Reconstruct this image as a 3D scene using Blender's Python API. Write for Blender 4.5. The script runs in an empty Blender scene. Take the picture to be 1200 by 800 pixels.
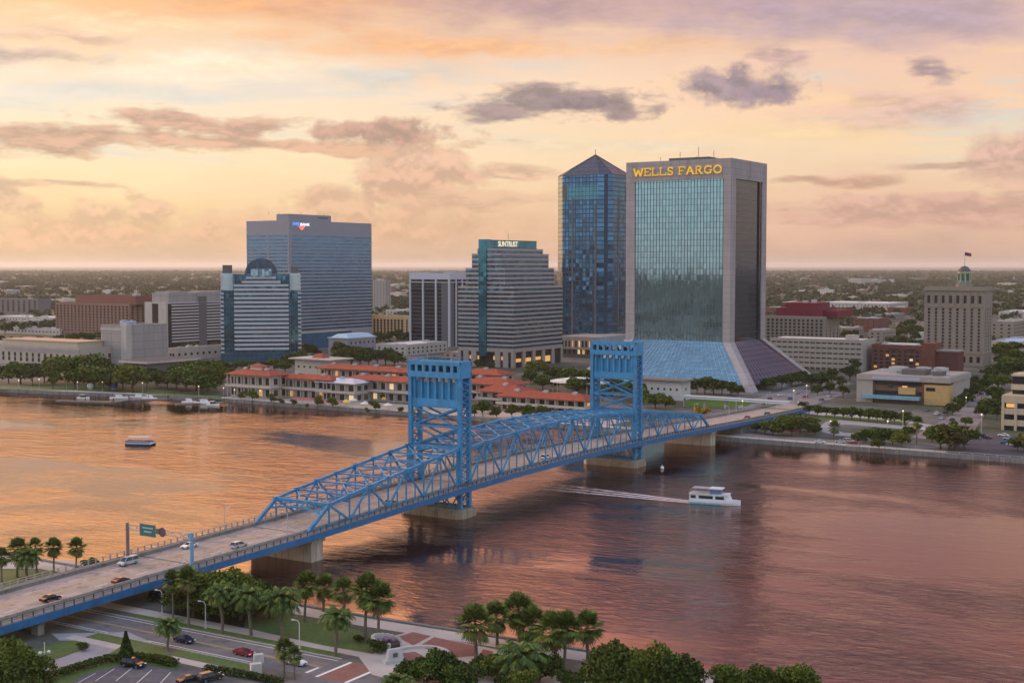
import bpy, math, random
import numpy as np
from mathutils import Vector, Matrix
R = math.radians
random.seed(7)
sc = bpy.context.scene
col = sc.collection

# ------------------------------------------------------------------ camera
FPX, CH, HOR = 1550.0, 78.0, 311.0          # focal length in photo pixels, camera height, horizon row
PITCH = math.atan((400 - HOR) / FPX)
cam = bpy.data.cameras.new('camera'); camo = bpy.data.objects.new('camera', cam); col.objects.link(camo)
cam.sensor_width = 36; cam.lens = 36 * FPX / 1200; cam.clip_end = 90000; cam.clip_start = 1
camo.location = (0, 0, CH); camo.rotation_euler = (math.pi/2 - PITCH, 0, 0)
sc.camera = camo

def lin(r, g, b):
    f = lambda c: (c/255/12.92) if c/255 <= .04045 else ((c/255+.055)/1.055)**2.4
    return (f(r), f(g), f(b), 1)

# ------------------------------------------------------------------ node helper
class NT:
    def __init__(s, tree): s.t = tree; s.l = tree.links
    def n(s, typ, **kw):
        x = s.t.nodes.new(typ)
        for k, v in kw.items(): setattr(x, k, v)
        return x
    def inp(s, sock, v):
        if hasattr(v, 'is_output'): s.l.new(v, sock)
        else: sock.default_value = v
    def m(s, op, a, b=None, c=None, clamp=False):
        x = s.n('ShaderNodeMath', operation=op, use_clamp=clamp)
        s.inp(x.inputs[0], a)
        if b is not None: s.inp(x.inputs[1], b)
        if c is not None: s.inp(x.inputs[2], c)
        return x.outputs[0]
    def vm(s, op, a, b=None):
        x = s.n('ShaderNodeVectorMath', operation=op)
        s.inp(x.inputs[0], a)
        if b is not None: s.inp(x.inputs[1], b)
        return x.outputs['Value'] if op in ('LENGTH', 'DOT_PRODUCT') else x.outputs[0]
    def xyz(s, a, b, c):
        x = s.n('ShaderNodeCombineXYZ')
        for i, v in enumerate((a, b, c)): s.inp(x.inputs[i], v)
        return x.outputs[0]
    def mix(s, f, a, b, blend='MIX'):
        x = s.n('ShaderNodeMix', data_type='RGBA', blend_type=blend)
        s.inp(x.inputs[0], f); s.inp(x.inputs[6], a); s.inp(x.inputs[7], b)
        return x.outputs[2]
    def ss(s, v, lo, hi, a=0.0, b=1.0):
        x = s.n('ShaderNodeMapRange', interpolation_type='SMOOTHSTEP')
        s.inp(x.inputs[0], v)
        for i, q in enumerate((lo, hi, a, b)): x.inputs[i+1].default_value = q
        return x.outputs[0]
    def noise(s, vec, scale, detail=4, rough=.55, dist=0.0):
        x = s.n('ShaderNodeTexNoise')
        if vec is not None: s.inp(x.inputs['Vector'], vec)
        x.inputs['Scale'].default_value = scale; x.inputs['Detail'].default_value = detail
        x.inputs['Roughness'].default_value = rough; x.inputs['Distortion'].default_value = dist
        return x.outputs[0]
    def ramp(s, v, stops):
        x = s.n('ShaderNodeValToRGB'); s.inp(x.inputs[0], v); e = x.color_ramp.elements
        while len(e) < len(stops): e.new(.5)
        for i, (p, c) in enumerate(stops): e[i].position = p; e[i].color = c
        return x.outputs[0]

# ------------------------------------------------------------------ sky
SUN_AZ, SUN_EL = -62.0, 11.0                  # degrees right of straight ahead / above the horizon
SKY_GAIN = 1.0
w = bpy.data.worlds.new('World'); sc.world = w; w.use_nodes = True
t = NT(w.node_tree); w.node_tree.nodes.clear()
D = t.n('ShaderNodeTexCoord').outputs['Generated']
sep = t.n('ShaderNodeSeparateXYZ'); t.l.new(D, sep.inputs[0]); X_, Y_, Z_ = sep.outputs
DEG = 180 / math.pi
el = t.m('MULTIPLY', t.m('ARCSINE', Z_), DEG)
az = t.m('MULTIPLY', t.m('ARCTAN2', X_, Y_), DEG)
AE = t.xyz(az, el, 0.0)
warp = t.noise(t.xyz(t.m('MULTIPLY', az, .10), t.m('MULTIPLY', el, .35), 3.1), 1.0, 5, .6)
elw = t.m('ADD', el, t.m('MULTIPLY', t.m('SUBTRACT', warp, .5), 5.0))
e01 = t.m('DIVIDE', t.m('MAXIMUM', elw, 0.0), 90.0)
def st(*a): return [(d/90.0, lin(*c)) for d, c in a]
left = t.ramp(e01, st((0, (198, 168, 142)), (1.2, (224, 188, 150)), (2.4, (238, 204, 156)), (4.2, (249, 222, 176)), (7.3, (250, 230, 204)), (9.6, (250, 206, 150)), (12, (254, 194, 112)),
                      (17, (255, 184, 104)), (26, (242, 156, 96)), (38, (186, 130, 112)), (60, (128, 136, 170)), (90, (122, 142, 182))))
right = t.ramp(e01, st((0, (192, 160, 148)), (1.2, (222, 180, 160)), (2.4, (232, 190, 164)), (4.5, (244, 214, 176)), (7, (251, 210, 170)), (9, (240, 198, 172)), (11, (208, 170, 172)),
                       (14, (210, 140, 134)), (20, (142, 94, 118)), (30, (90, 72, 110)), (60, (124, 132, 168)), (90, (122, 142, 182))))
back = t.ramp(e01, st((0, (184, 184, 190)), (6, (200, 203, 210)), (18, (206, 213, 224)), (40, (186, 200, 222)), (90, (146, 160, 190))))  # unseen sky behind the camera, brightened to light the facades
fr = t.mix(t.ss(az, -20, 16), left, right)
cirr = t.noise(t.xyz(t.m('MULTIPLY', az, .07), t.m('MULTIPLY', el, .55), 0.0), 1.0, 6, .58, .4)
# pale blue gaps and brighter streaks in the high cloud
fr = t.mix(t.m('MULTIPLY', t.m('MULTIPLY', t.ss(cirr, .52, .66), t.ss(el, 3.0, 5.0)), t.ss(el, 10.0, 8.0, 0, .75)), fr, lin(214, 214, 206))
fr = t.mix(t.m('MULTIPLY', t.ss(cirr, .46, .34), t.ss(el, 4, 7, 0, .5)), fr, lin(255, 214, 160))
wn_ = t.n('ShaderNodeTexNoise'); t.l.new(t.xyz(t.m('MULTIPLY', az, .22), t.m('MULTIPLY', el, .7), 5.0), wn_.inputs['Vector']); wn_.inputs['Scale'].default_value = 1; wn_.inputs['Detail'].default_value = 5
WV = t.vm('MULTIPLY', t.vm('SUBTRACT', wn_.outputs['Color'], (.5, .5, .5)), (3.6, 1.5, 0))
AW = t.vm('ADD', AE, WV)
def puffs(sx, sy, z, det, ro):
    f = lambda dy: t.noise(t.vm('ADD', t.vm('MULTIPLY', AE, (sx, sy, 0)), (0, dy, z)), 1.0, det, ro)
    a = f(0); return t.m('SUBTRACT', a, .5), t.ss(t.m('SUBTRACT', a, f(.30)), -.10, .13)
PF = {'s': puffs(.40, 1.25, 7.7, 8, .62), 'c': puffs(.75, .95, 2.2, 9, .60)}
def cloud(px, py, rx, ry, c, k=1.0, amp=2.6, soft=.4, kind='s', sh=.20):
    global fr
    caz = math.degrees(math.atan((px-600)/FPX)); cel = math.degrees(math.atan((HOR-py)/FPX))
    v = t.vm('DIVIDE', t.vm('SUBTRACT', AW, (caz, cel, 0)), (rx/27.0, ry/27.0, 1.0))
    q = t.m('ADD', t.m('SUBTRACT', 1.0, t.vm('LENGTH', v)), t.m('MULTIPLY', PF[kind][0], amp*1.15))
    l = lin(*c); dk = tuple(x*(1-sh) for x in l[:3])+(1,); lt = tuple(min(1, x*(1+sh*1.5)) for x in l[:3])+(1,)
    fr = t.mix(t.ss(q, -.22, soft+.22, 0, k), fr, t.mix(PF[kind][1], dk, lt))
# broad sheets of high cloud
cloud(330, 6, 330, 36, (250, 172, 92), .9, 1.5, .8, sh=.10)
cloud(150, 38, 150, 14, (255, 226, 176), .7, 2.0, .8, sh=.08)
cloud(250, 84, 190, 20, (255, 240, 210), .75, 2.0, .8, sh=.06)
cloud(640, 14, 320, 32, (184, 146, 148), .9, 1.6, .9, sh=.12)
cloud(520, 56, 220, 14, (251, 176, 106), .8, 2.2, .7, sh=.10)
cloud(760, 58, 200, 16, (252, 194, 134), .7, 2.2, .8, sh=.08)
cloud(470, 92, 130, 14, (206, 206, 200), .75, 2.2, .7, sh=.06)
cloud(120, 122, 180, 14, (216, 214, 206), .7, 2.2, .7, sh=.06)
cloud(30, 82, 120, 12, (196, 164, 148), .8, 2.6, .5)
cloud(90, 58, 110, 8, (228, 184, 152), .7, 2.6, .5)
cloud(1060, 32, 350, 40, (172, 148, 164), .85, 1.6, .9, sh=.12)
cloud(930, 160, 180, 12, (253, 214, 158), .6, 2.2, .8, sh=.08)
cloud(700, 176, 170, 12, (240, 214, 180), .6, 2.2, .8, sh=.08)
# banks near the skyline
cloud(420, 266, 270, 30, (214, 170, 142), .92, 1.8, .5, 'c', .10)
cloud(90, 274, 150, 22, (212, 170, 140), .93, 2.2, .35, 'c', .12)
cloud(478, 210, 70, 42, (212, 164, 138), .97, 2.0, .25, 'c', .14)
cloud(505, 180, 36, 22, (220, 174, 146), .95, 2.0, .25, 'c', .14)
cloud(400, 240, 66, 26, (214, 170, 142), .95, 2.0, .25, 'c', .12)
cloud(556, 234, 90, 14, (210, 166, 142), .8, 2.4, .35, 's', .14)
cloud(6, 238, 26, 24, (206, 168, 140), .95, 2.0, .25, 'c', .15)
cloud(176, 244, 28, 18, (214, 174, 144), .95, 2.0, .25, 'c', .14)
cloud(120, 252, 40, 16, (216, 176, 146), .9, 2.0, .25, 'c', .14)
cloud(64, 221, 80, 5, (202, 164, 136), .9, 2.2, .3)
# darker bars
cloud(60, 172, 165, 17, (192, 146, 118), .97, 2.6, .32)
cloud(235, 152, 120, 13, (198, 150, 122), .97, 2.8, .32)
cloud(330, 172, 205, 12, (202, 154, 124), .97, 2.6, .32)
cloud(455, 156, 80, 17, (186, 140, 118), .97, 2.8, .32, 'c')
cloud(645, 122, 112, 19, (152, 124, 120), .98, 2.6, .28)
cloud(700, 128, 60, 16, (138, 110, 112), .9, 2.6, .3, 'c')
cloud(862, 106, 74, 21, (152, 126, 134), .95, 2.4, .34, 'c', .22)
cloud(900, 112, 36, 12, (138, 114, 126), .8, 2.2, .35, 'c')
cloud(915, 72, 40, 12, (190, 152, 148), .8, 2.6, .35)
cloud(1086, 97, 36, 13, (164, 136, 142), .85, 2.6, .35)
cloud(1070, 134, 130, 24, (208, 166, 158), .7, 2.4, .7)
cloud(1100, 250, 210, 20, (202, 158, 146), .92, 2.4, .35, 's', .14)
cloud(1010, 240, 60, 14, (208, 164, 150), .8, 2.4, .35, 'c', .14)
cloud(1192, 196, 66, 36, (212, 168, 152), .88, 2.0, .3, 'c', .14)
cloud(965, 216, 90, 7, (208, 160, 138), .9, 2.4, .4)
cloud(600, 206, 60, 9, (212, 168, 142), .8, 2.4, .4)
cloud(1130, 200, 80, 5, (200, 160, 142), .8, 2.4, .4)
# added sky gain above the frame, strongest on the left, to brighten the river
gl_ = t.m('ADD', 1.0, t.m('MULTIPLY', t.m('MULTIPLY', t.ss(el, 11.6, 14.0), t.ss(el, 44.0, 26.0)), t.ss(az, 18, -12, .25, 2.7)))
fr = t.vm('MULTIPLY', fr, t.xyz(gl_, gl_, gl_))
hl = t.m('MAXIMUM', t.m('SQRT', t.m('ADD', t.m('MULTIPLY', X_, X_), t.m('MULTIPLY', Y_, Y_))), .001)
ca = t.m('DIVIDE', Y_, hl)
hi = t.ss(el, 22, 60, 1.0, 1.65)  # overhead gain added to lift the ambient light on ground and walls
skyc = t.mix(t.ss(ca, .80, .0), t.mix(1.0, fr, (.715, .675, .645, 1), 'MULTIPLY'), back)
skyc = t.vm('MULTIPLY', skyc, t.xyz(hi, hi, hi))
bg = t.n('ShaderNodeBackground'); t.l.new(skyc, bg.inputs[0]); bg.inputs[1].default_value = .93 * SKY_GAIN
nish = t.n('ShaderNodeTexSky', sky_type='NISHITA'); nish.sun_disc = False
nish.sun_elevation = R(SUN_EL); nish.sun_rotation = R(SUN_AZ); nish.altitude = 10
bg2 = t.n('ShaderNodeBackground'); t.l.new(t.mix(1.0, nish.outputs[0], (.42, .42, .46, 1), 'MULTIPLY'), bg2.inputs[0]); bg2.inputs[1].default_value = .05
add = t.n('ShaderNodeAddShader'); t.l.new(bg.outputs[0], add.inputs[0]); t.l.new(bg2.outputs[0], add.inputs[1])
wo = t.n('ShaderNodeOutputWorld'); t.l.new(add.outputs[0], wo.inputs[0])

# ------------------------------------------------------------------ sun, exposure
sl = bpy.data.lights.new('sun', 'SUN'); so = bpy.data.objects.new('sun', sl); col.objects.link(so)
sl.energy = 2.7; sl.angle = R(14); sl.color = (1.0, .72, .45)
sd = Vector((math.sin(R(SUN_AZ))*math.cos(R(SUN_EL)), math.cos(R(SUN_AZ))*math.cos(R(SUN_EL)), math.sin(R(SUN_EL))))
so.rotation_euler = (-sd).to_track_quat('-Z', 'Y').to_euler(); so.location = (-400, 300, 400)
vs = sc.view_settings; vs.view_transform = 'Standard'; vs.look = 'None'; vs.gamma = 1; vs.exposure = 0.5
sc.cycles.max_bounces = 5; sc.cycles.volume_bounces = 1; sc.cycles.transparent_max_bounces = 8
sc.cycles.glossy_bounces = 3; sc.cycles.diffuse_bounces = 2

# ------------------------------------------------------------------ geometry helpers
cP, sP = math.cos(PITCH), math.sin(PITCH)
def ray(x, y):
    u = x-600; v = y-400
    return u, -v*sP + FPX*cP, -v*cP - FPX*sP
def gp(x, y, z=0.0):                          # where the photo's sight line meets height z
    u, Y, Z = ray(x, y); k = (z-CH)/Z
    return Vector((u*k, Y*k, z))
def zat(x, y, Y):                             # height seen at row y for something Y metres ahead
    u, Yr, Z = ray(x, y); k = Y/Yr
    return CH + Z*k
def xat(x, y, Y): 
    u, Yr, Z = ray(x, y); return u*Y/Yr

class MB:
    def __init__(s): s.v = []; s.f = []; s.m = []
    def poly(s, pts, mi=0):
        b = len(s.v); s.v += [tuple(p) for p in pts]; s.f.append(tuple(range(b, b+len(pts)))); s.m.append(mi); return s
    def hexa(s, p, mi=0):                     # p: bottom ring 0-3, top ring 4-7
        b = len(s.v); s.v += [tuple(q) for q in p]
        for f in ((3,2,1,0), (4,5,6,7), (0,1,5,4), (1,2,6,5), (2,3,7,6), (3,0,4,7)):
            s.f.append(tuple(b+i for i in f)); s.m.append(mi)
        return s
    def box(s, x0, x1, y0, y1, z0, z1, mi=0):
        return s.hexa(((x0,y0,z0),(x1,y0,z0),(x1,y1,z0),(x0,y1,z0),(x0,y0,z1),(x1,y0,z1),(x1,y1,z1),(x0,y1,z1)), mi)
    def prism(s, poly, z0, z1, mi=0, top=None):
        n = len(poly); b = len(s.v); tp = top or poly
        s.v += [(p[0], p[1], z0) for p in poly] + [(p[0], p[1], z1) for p in tp]
        s.f.append(tuple(b+i for i in range(n-1, -1, -1))); s.m.append(mi)
        s.f.append(tuple(b+n+i for i in range(n))); s.m.append(mi)
        for i in range(n):
            j = (i+1) % n; s.f.append((b+i, b+j, b+n+j, b+n+i)); s.m.append(mi)
        return s
    def bar(s, p, q, w, h, mi=0):
        p = Vector(p); q = Vector(q); d = (q-p).normalized()
        up = Vector((0,0,1)) if abs(d.z) < .97 else Vector((1,0,0))
        a = d.cross(up).normalized()*w/2; c = a.cross(d).normalized()*h/2
        return s.hexa((p-a-c, p+a-c, q+a-c, q-a-c, p-a+c, p+a+c, q+a+c, q-a+c), mi)
    def tube(s, pts, rad, n=8, mi=0, cap=True):
        rings = []
        for i, p in enumerate(pts):
            p = Vector(p); d = (Vector(pts[min(i+1, len(pts)-1)]) - Vector(pts[max(i-1, 0)])).normalized()
            a = d.cross(Vector((0,0,1)) if abs(d.z) < .95 else Vector((0,1,0))).normalized(); c = d.cross(a)
            r = rad[i] if isinstance(rad, (list, tuple)) else rad
            b = len(s.v); rings.append(b)
            s.v += [tuple(p + (a*math.cos(2*math.pi*k/n) + c*math.sin(2*math.pi*k/n))*r) for k in range(n)]
        for b0, b1 in zip(rings, rings[1:]):
            for k in range(n):
                s.f.append((b0+k, b1+k, b1+(k+1)%n, b0+(k+1)%n)); s.m.append(mi)
        if cap:
            s.f.append(tuple(rings[0]+k for k in range(n))); s.m.append(mi)
            s.f.append(tuple(rings[-1]+n-1-k for k in range(n))); s.m.append(mi)
        return s
    def ball(s, c, r, n=8, mi=0, sz=1.0):
        prof = [(r*math.sin(math.pi*i/n), -r*sz*math.cos(math.pi*i/n)) for i in range(n+1)]
        b = len(s.v)
        for (q, z) in prof:
            s.v += [(c[0]+q*math.cos(2*math.pi*k/(n*2)), c[1]+q*math.sin(2*math.pi*k/(n*2)), c[2]+z) for k in range(n*2)]
        for i in range(n):
            for k in range(n*2):
                s.f.append((b+i*n*2+k, b+i*n*2+(k+1)%(n*2), b+(i+1)*n*2+(k+1)%(n*2), b+(i+1)*n*2+k)); s.m.append(mi)
        return s
    def mesh(s, name, mats):
        me = bpy.data.meshes.new(name); me.from_pydata(s.v, [], s.f)
        for m_ in (mats if isinstance(mats, (list, tuple)) else [mats]): me.materials.append(m_)
        if any(s.m): me.polygons.foreach_set('material_index', s.m)
        me.update(); return me
    def build(s, name, mats, parent=None, smooth=False):
        me = s.mesh(name, mats)
        if smooth: me.polygons.foreach_set('use_smooth', [True]*len(me.polygons))
        o = bpy.data.objects.new(name, me); col.objects.link(o)
        if parent: o.parent = parent
        return o

def tag(o, label=None, cat=None, group=None, kind=None):
    if label: o['label'] = label
    if cat: o['category'] = cat
    if group: o['group'] = group
    if kind: o['kind'] = kind
    return o
def thing(name, label, cat, loc=(0,0,0), rz=0.0, group=None):
    o = bpy.data.objects.new(name, None); col.objects.link(o); o.empty_display_size = .1
    o.location = loc; o.rotation_euler = (0, 0, rz)
    return tag(o, label, cat, group)
KIDS = {}
def copy_tree(o, parent=None):
    c = o.copy(); col.objects.link(c)
    if parent: c.parent = parent
    for ch in o.children: copy_tree(ch, c)
    return c
def place(o, loc, rz=0.0, s=1.0, label=None, group=None):
    o.location = loc; o.rotation_euler = (0, 0, rz); o.scale = (s, s, s)
    if label: o['label'] = label
    if group: o['group'] = group
    return o
def numpy_mesh(name, V, Fq, mat):             # V (n,3), Fq (m,4)
    me = bpy.data.meshes.new(name)
    me.vertices.add(len(V)); me.vertices.foreach_set('co', V.astype(np.float32).ravel())
    m_ = len(Fq); me.loops.add(m_*4); me.loops.foreach_set('vertex_index', Fq.astype(np.int32).ravel())
    me.polygons.add(m_); me.polygons.foreach_set('loop_start', np.arange(0, m_*4, 4, dtype=np.int32))
    me.update(calc_edges=True); me.materials.append(mat)
    return me

# ------------------------------------------------------------------ materials
MATS = {}
def mat(name, c, rough=.7, metal=0.0, var=.18, vs_=.6, spec=None, dirt=None, bump=0.0, bs=4.0, joint=0.0):
    if name in MATS: return MATS[name]
    m_ = bpy.data.materials.new(name); m_.use_nodes = True; MATS[name] = m_
    t = NT(m_.node_tree); p = m_.node_tree.nodes['Principled BSDF']
    c = (*c[:3], 1)
    if var:
        oc = t.n('ShaderNodeTexCoord').outputs['Object']
        n1 = t.noise(oc, vs_, 5, .6); n2 = t.noise(t.vm('MULTIPLY', oc, (1, 1, .12)), vs_*2.2, 4, .6)
        f = t.m('ADD', t.m('MULTIPLY', n1, .6), t.m('MULTIPLY', n2, .4))
        dk = tuple(x*(1-var) for x in c[:3]) + (1,); lt = tuple(min(1, x*(1+var)) for x in c[:3]) + (1,)
        cc = t.ramp(f, [(.32, dk), (.68, lt)])
        if dirt: cc = t.mix(t.ss(n2, .50, .66, 0, .6), cc, (*dirt[:3], 1))
        if joint:                             # panel joints and a slightly different tone for each panel
            s3 = t.n('ShaderNodeSeparateXYZ'); t.l.new(oc, s3.inputs[0]); z = t.m('DIVIDE', s3.outputs[2], joint); h = t.m('DIVIDE', t.m('ADD', s3.outputs[0], s3.outputs[1]), joint*1.6)
            wn = t.n('ShaderNodeTexWhiteNoise'); t.l.new(t.xyz(t.m('FLOOR', h), t.m('FLOOR', z), 0.0), wn.inputs['Vector'])
            cc = t.mix(t.m('MULTIPLY', wn.outputs['Value'], .22), cc, tuple(x*.6 for x in c[:3])+(1,))
            ln = t.m('MAXIMUM', t.m('LESS_THAN', t.m('FRACT', z), .06), t.m('LESS_THAN', t.m('FRACT', h), .035)); cc = t.mix(t.m('MULTIPLY', ln, .55), cc, tuple(x*.35 for x in c[:3])+(1,))
        t.l.new(cc, p.inputs['Base Color'])
    else: p.inputs['Base Color'].default_value = c
    p.inputs['Roughness'].default_value = rough; p.inputs['Metallic'].default_value = metal
    p.inputs['Specular IOR Level'].default_value = spec if spec is not None else (.12 if rough > .55 else (.3 if rough > .3 else .5))
    if bump:
        b = t.n('ShaderNodeBump'); b.inputs['Strength'].default_value = bump; b.inputs['Distance'].default_value = .1
        t.l.new(t.noise(t.n('ShaderNodeTexCoord').outputs['Object'], bs, 4), b.inputs['Height']); t.l.new(b.outputs[0], p.inputs['Normal'])
    return m_
def emat(name, c, s):
    if name in MATS: return MATS[name]
    m_ = bpy.data.materials.new(name); m_.use_nodes = True; MATS[name] = m_
    p = m_.node_tree.nodes['Principled BSDF']; p.inputs['Base Color'].default_value = (*c[:3], 1)
    p.inputs['Emission Color'].default_value = (*c[:3], 1); p.inputs['Emission Strength'].default_value = s
    return m_
def glass(name, c, mull=None, cell=(1.5, 3.6), wob=.02, lines=.08, metal=.75, rough=.06, var=.25, lh=None):
    """tinted curtain-wall glass: every pane tilts a hair and differs a little; mullion lines from object position"""
    if name in MATS: return MATS[name]
    m_ = bpy.data.materials.new(name); m_.use_nodes = True; MATS[name] = m_
    t = NT(m_.node_tree); p = m_.node_tree.nodes['Principled BSDF']
    oc = t.n('ShaderNodeTexCoord').outputs['Object']; s3 = t.n('ShaderNodeSeparateXYZ'); t.l.new(oc, s3.inputs[0])
    h = t.m('ADD', t.m('MULTIPLY', s3.outputs[0], 1.12), t.m('MULTIPLY', s3.outputs[1], .86))
    a = t.m('DIVIDE', h, cell[0]); z = t.m('DIVIDE', s3.outputs[2], cell[1])
    wn = t.n('ShaderNodeTexWhiteNoise'); t.l.new(t.xyz(t.m('FLOOR', a), t.m('FLOOR', z), 0.0), wn.inputs['Vector'])
    cc = t.mix(wn.outputs['Value'], tuple(x*(1-var) for x in c[:3])+(1,), tuple(min(1, x*(1+var)) for x in c[:3])+(1,))
    if mull:
        fa = t.m('FRACT', a); fz = t.m('FRACT', z)
        ln = t.m('MAXIMUM', t.m('LESS_THAN', fa, lines), t.m('LESS_THAN', fz, lines*.9 if lh is None else lh))
        cc = t.mix(ln, cc, (*mull[:3], 1)); t.l.new(t.m('MULTIPLY', t.m('SUBTRACT', 1.0, ln), metal), p.inputs['Metallic'])
        t.l.new(t.m('ADD', t.m('MULTIPLY', ln, .5), rough), p.inputs['Roughness'])
    else:
        p.inputs['Metallic'].default_value = metal; p.inputs['Roughness'].default_value = rough
    t.l.new(cc, p.inputs['Base Color'])
    g = t.n('ShaderNodeNewGeometry').outputs['Normal']
    off = t.vm('MULTIPLY', t.vm('SUBTRACT', wn.outputs['Color'], (.5, .5, .5)), (wob, wob, wob))
    wv = t.vm('MULTIPLY', t.vm('SUBTRACT', t.n('ShaderNodeTexNoise').outputs['Color'], (.5, .5, .5)), (wob*.5,)*3)
    t.l.new(t.vm('NORMALIZE', t.vm('ADD', t.vm('ADD', g, off), wv)), p.inputs['Normal'])
    return m_
# ------------------------------------------------------------------ setting: water, land, haze
def structure(o): return tag(o, kind='structure')
GZ = 1.6
# river water
def water_mat():
    m_ = bpy.data.materials.new('river_water'); m_.use_nodes = True
    t = NT(m_.node_tree); p = m_.node_tree.nodes['Principled BSDF']
    oc = t.n('ShaderNodeTexCoord').outputs['Object']
    rot = t.n('ShaderNodeMapping'); rot.inputs['Rotation'].default_value = (0, 0, R(24)); t.l.new(oc, rot.inputs['Vector']); rv = rot.outputs[0]
    st_ = t.vm('MULTIPLY', rv, (.45, 1.0, 1.0))
    fine_ = t.noise(st_, .50, 5, .60, .6)
    chop = t.noise(t.vm('MULTIPLY', rv, (.5, 1, 1)), .13, 4, .55, .6)
    swell = t.noise(rv, .035, 3, .5)
    patch = t.noise(t.vm('MULTIPLY', rv, (.5, 1.3, 1)), .011, 5, .62, .6)
    h = t.m('ADD', t.m('ADD', t.m('MULTIPLY', fine_, 1.15), t.m('MULTIPLY', chop, 1.7)), t.m('MULTIPLY', swell, 1.6))
    b = t.n('ShaderNodeBump'); b.inputs['Distance'].default_value = 1.0
    t.l.new(t.ss(patch, .40, .62, .05, .33), b.inputs['Strength']); t.l.new(h, b.inputs['Height']); t.l.new(b.outputs[0], p.inputs['Normal'])
    m_.node_tree.nodes.remove(p); nb = b.outputs[0]; N_ = m_.node_tree.nodes
    df = t.n('ShaderNodeBsdfDiffuse'); t.l.new(t.mix(t.ss(patch, .35, .65), (.022, .009, .007, 1), (.010, .006, .009, 1)), df.inputs['Color'])
    gl = t.n('ShaderNodeBsdfGlossy'); gl.inputs['Roughness'].default_value = .045; gl.inputs['Color'].default_value = (1.0, .82, .76, 1); t.l.new(nb, gl.inputs['Normal'])
    fz = t.n('ShaderNodeFresnel'); fz.inputs['IOR'].default_value = 2.1; t.l.new(nb, fz.inputs['Normal'])
    mx = t.n('ShaderNodeMixShader'); t.l.new(fz.outputs[0], mx.inputs[0]); t.l.new(df.outputs[0], mx.inputs[1]); t.l.new(gl.outputs[0], mx.inputs[2])
    t.l.new(mx.outputs[0], [x for x in N_ if x.type == 'OUTPUT_MATERIAL'][0].inputs['Surface'])
    return m_
ob = MB().poly([(-60000, -8000, 0), (60000, -8000, 0), (60000, 80000, 0), (-60000, 80000, 0)]).build('river_water', water_mat()); structure(ob)

# land
def ground_mat(name, cols, scale):
    m_ = bpy.data.materials.new(name); m_.use_nodes = True
    t = NT(m_.node_tree); p = m_.node_tree.nodes['Principled BSDF']
    oc = t.n('ShaderNodeTexCoord').outputs['Object']
    rot = t.n('ShaderNodeMapping'); rot.inputs['Rotation'].default_value = (0, 0, R(32.6)); t.l.new(oc, rot.inputs['Vector'])
    a = t.noise(rot.outputs[0], scale, 6, .65); b_ = t.noise(rot.outputs[0], scale*12, 5, .6)
    c = t.ramp(a, [(p_, (*q, 1)) for p_, q in cols])
    c = t.mix(t.ss(b_, .3, .7, 0, .45), c, (.02, .022, .014, 1))
    t.l.new(c, p.inputs['Base Color']); p.inputs['Roughness'].default_value = .9
    return m_
land_m = ground_mat('city_ground', [(.30, (.028, .040, .016)), (.46, (.045, .055, .026)), (.52, (.10, .098, .094)), (.60, (.15, .135, .12)), (.70, (.05, .05, .05))], .010)
south_m = ground_mat('south_ground', [(.3, (.05, .05, .05)), (.5, (.12, .11, .10)), (.7, (.04, .06, .02))], .03)
SHN = [(-3000, 2100), (-316.7, 815), (-169.5, 758.4), (-53.3, 684.7), (-17.2, 662), (91.5, 587.2), (202.1, 518.4), (520, 330), (3000, -1100)]
ln = MB(); ln.poly([(x, y, GZ) for x, y in SHN] + [(60000, -1100, GZ), (60000, 80000, GZ), (-60000, 80000, GZ), (-60000, 2100, GZ)])
structure(ln.build('north_ground', land_m))
SHS = [(-3000, 1700), (-300, 445), (-136.3, 348.1), (-111.9, 333), (-29.6, 283), (16.9, 257.5), (35.4, 245.1), (120, 198), (3000, -1400)]
ls = MB(); ls.poly([(x, y, GZ) for x, y in reversed(SHS)] + [(-60000, 1700, GZ), (-60000, -8000, GZ), (60000, -8000, GZ), (60000, -1400, GZ)])
structure(ls.build('south_ground', south_m))

# seawalls along both banks
conc = mat('concrete', (.33, .30, .27), .85, var=.22, vs_=.25, dirt=(.16, .13, .10))
concd = mat('concrete_dark', (.20, .185, .17), .85, var=.25, vs_=.4, dirt=(.08, .07, .05))
conct = mat('concrete_tan', (.42, .36, .29), .85, var=.18, vs_=.3, dirt=(.2, .17, .13))
pave = mat('pavement', (.44, .38, .34), .85, var=.15, vs_=.12)
def seawall(name, pts, label, sgn):
    m_ = MB()
    for (a, b) in zip(pts, pts[1:]):
        a = Vector((*a, 0)); b = Vector((*b, 0)); d = (b-a).normalized(); nn = Vector((-d.y, d.x, 0))*sgn
        m_.hexa((a-nn*.35+Vector((0,0,-2)), b-nn*.35+Vector((0,0,-2)), b+nn*.6+Vector((0,0,-2)), a+nn*.6+Vector((0,0,-2)),
                 a-nn*.35+Vector((0,0,GZ+.35)), b-nn*.35+Vector((0,0,GZ+.35)), b+nn*.6+Vector((0,0,GZ+.35)), a+nn*.6+Vector((0,0,GZ+.35))))
        k = int((b-a).length//6)
        for i in range(min(k, 120)):
            q = a + d*(i*6+3) - nn*.42
            m_.box(q.x-.22, q.x+.22, q.y-.22, q.y+.22, -2, GZ+.1)
    return tag(m_.build(name, concd), label, 'wall')
seawall('seawall', SHN[1:8], 'long dark concrete seawall along the far downtown bank', 1)
seawall('seawall', SHS[1:8], 'low concrete seawall along the near bank beside the palms', 1)

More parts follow.
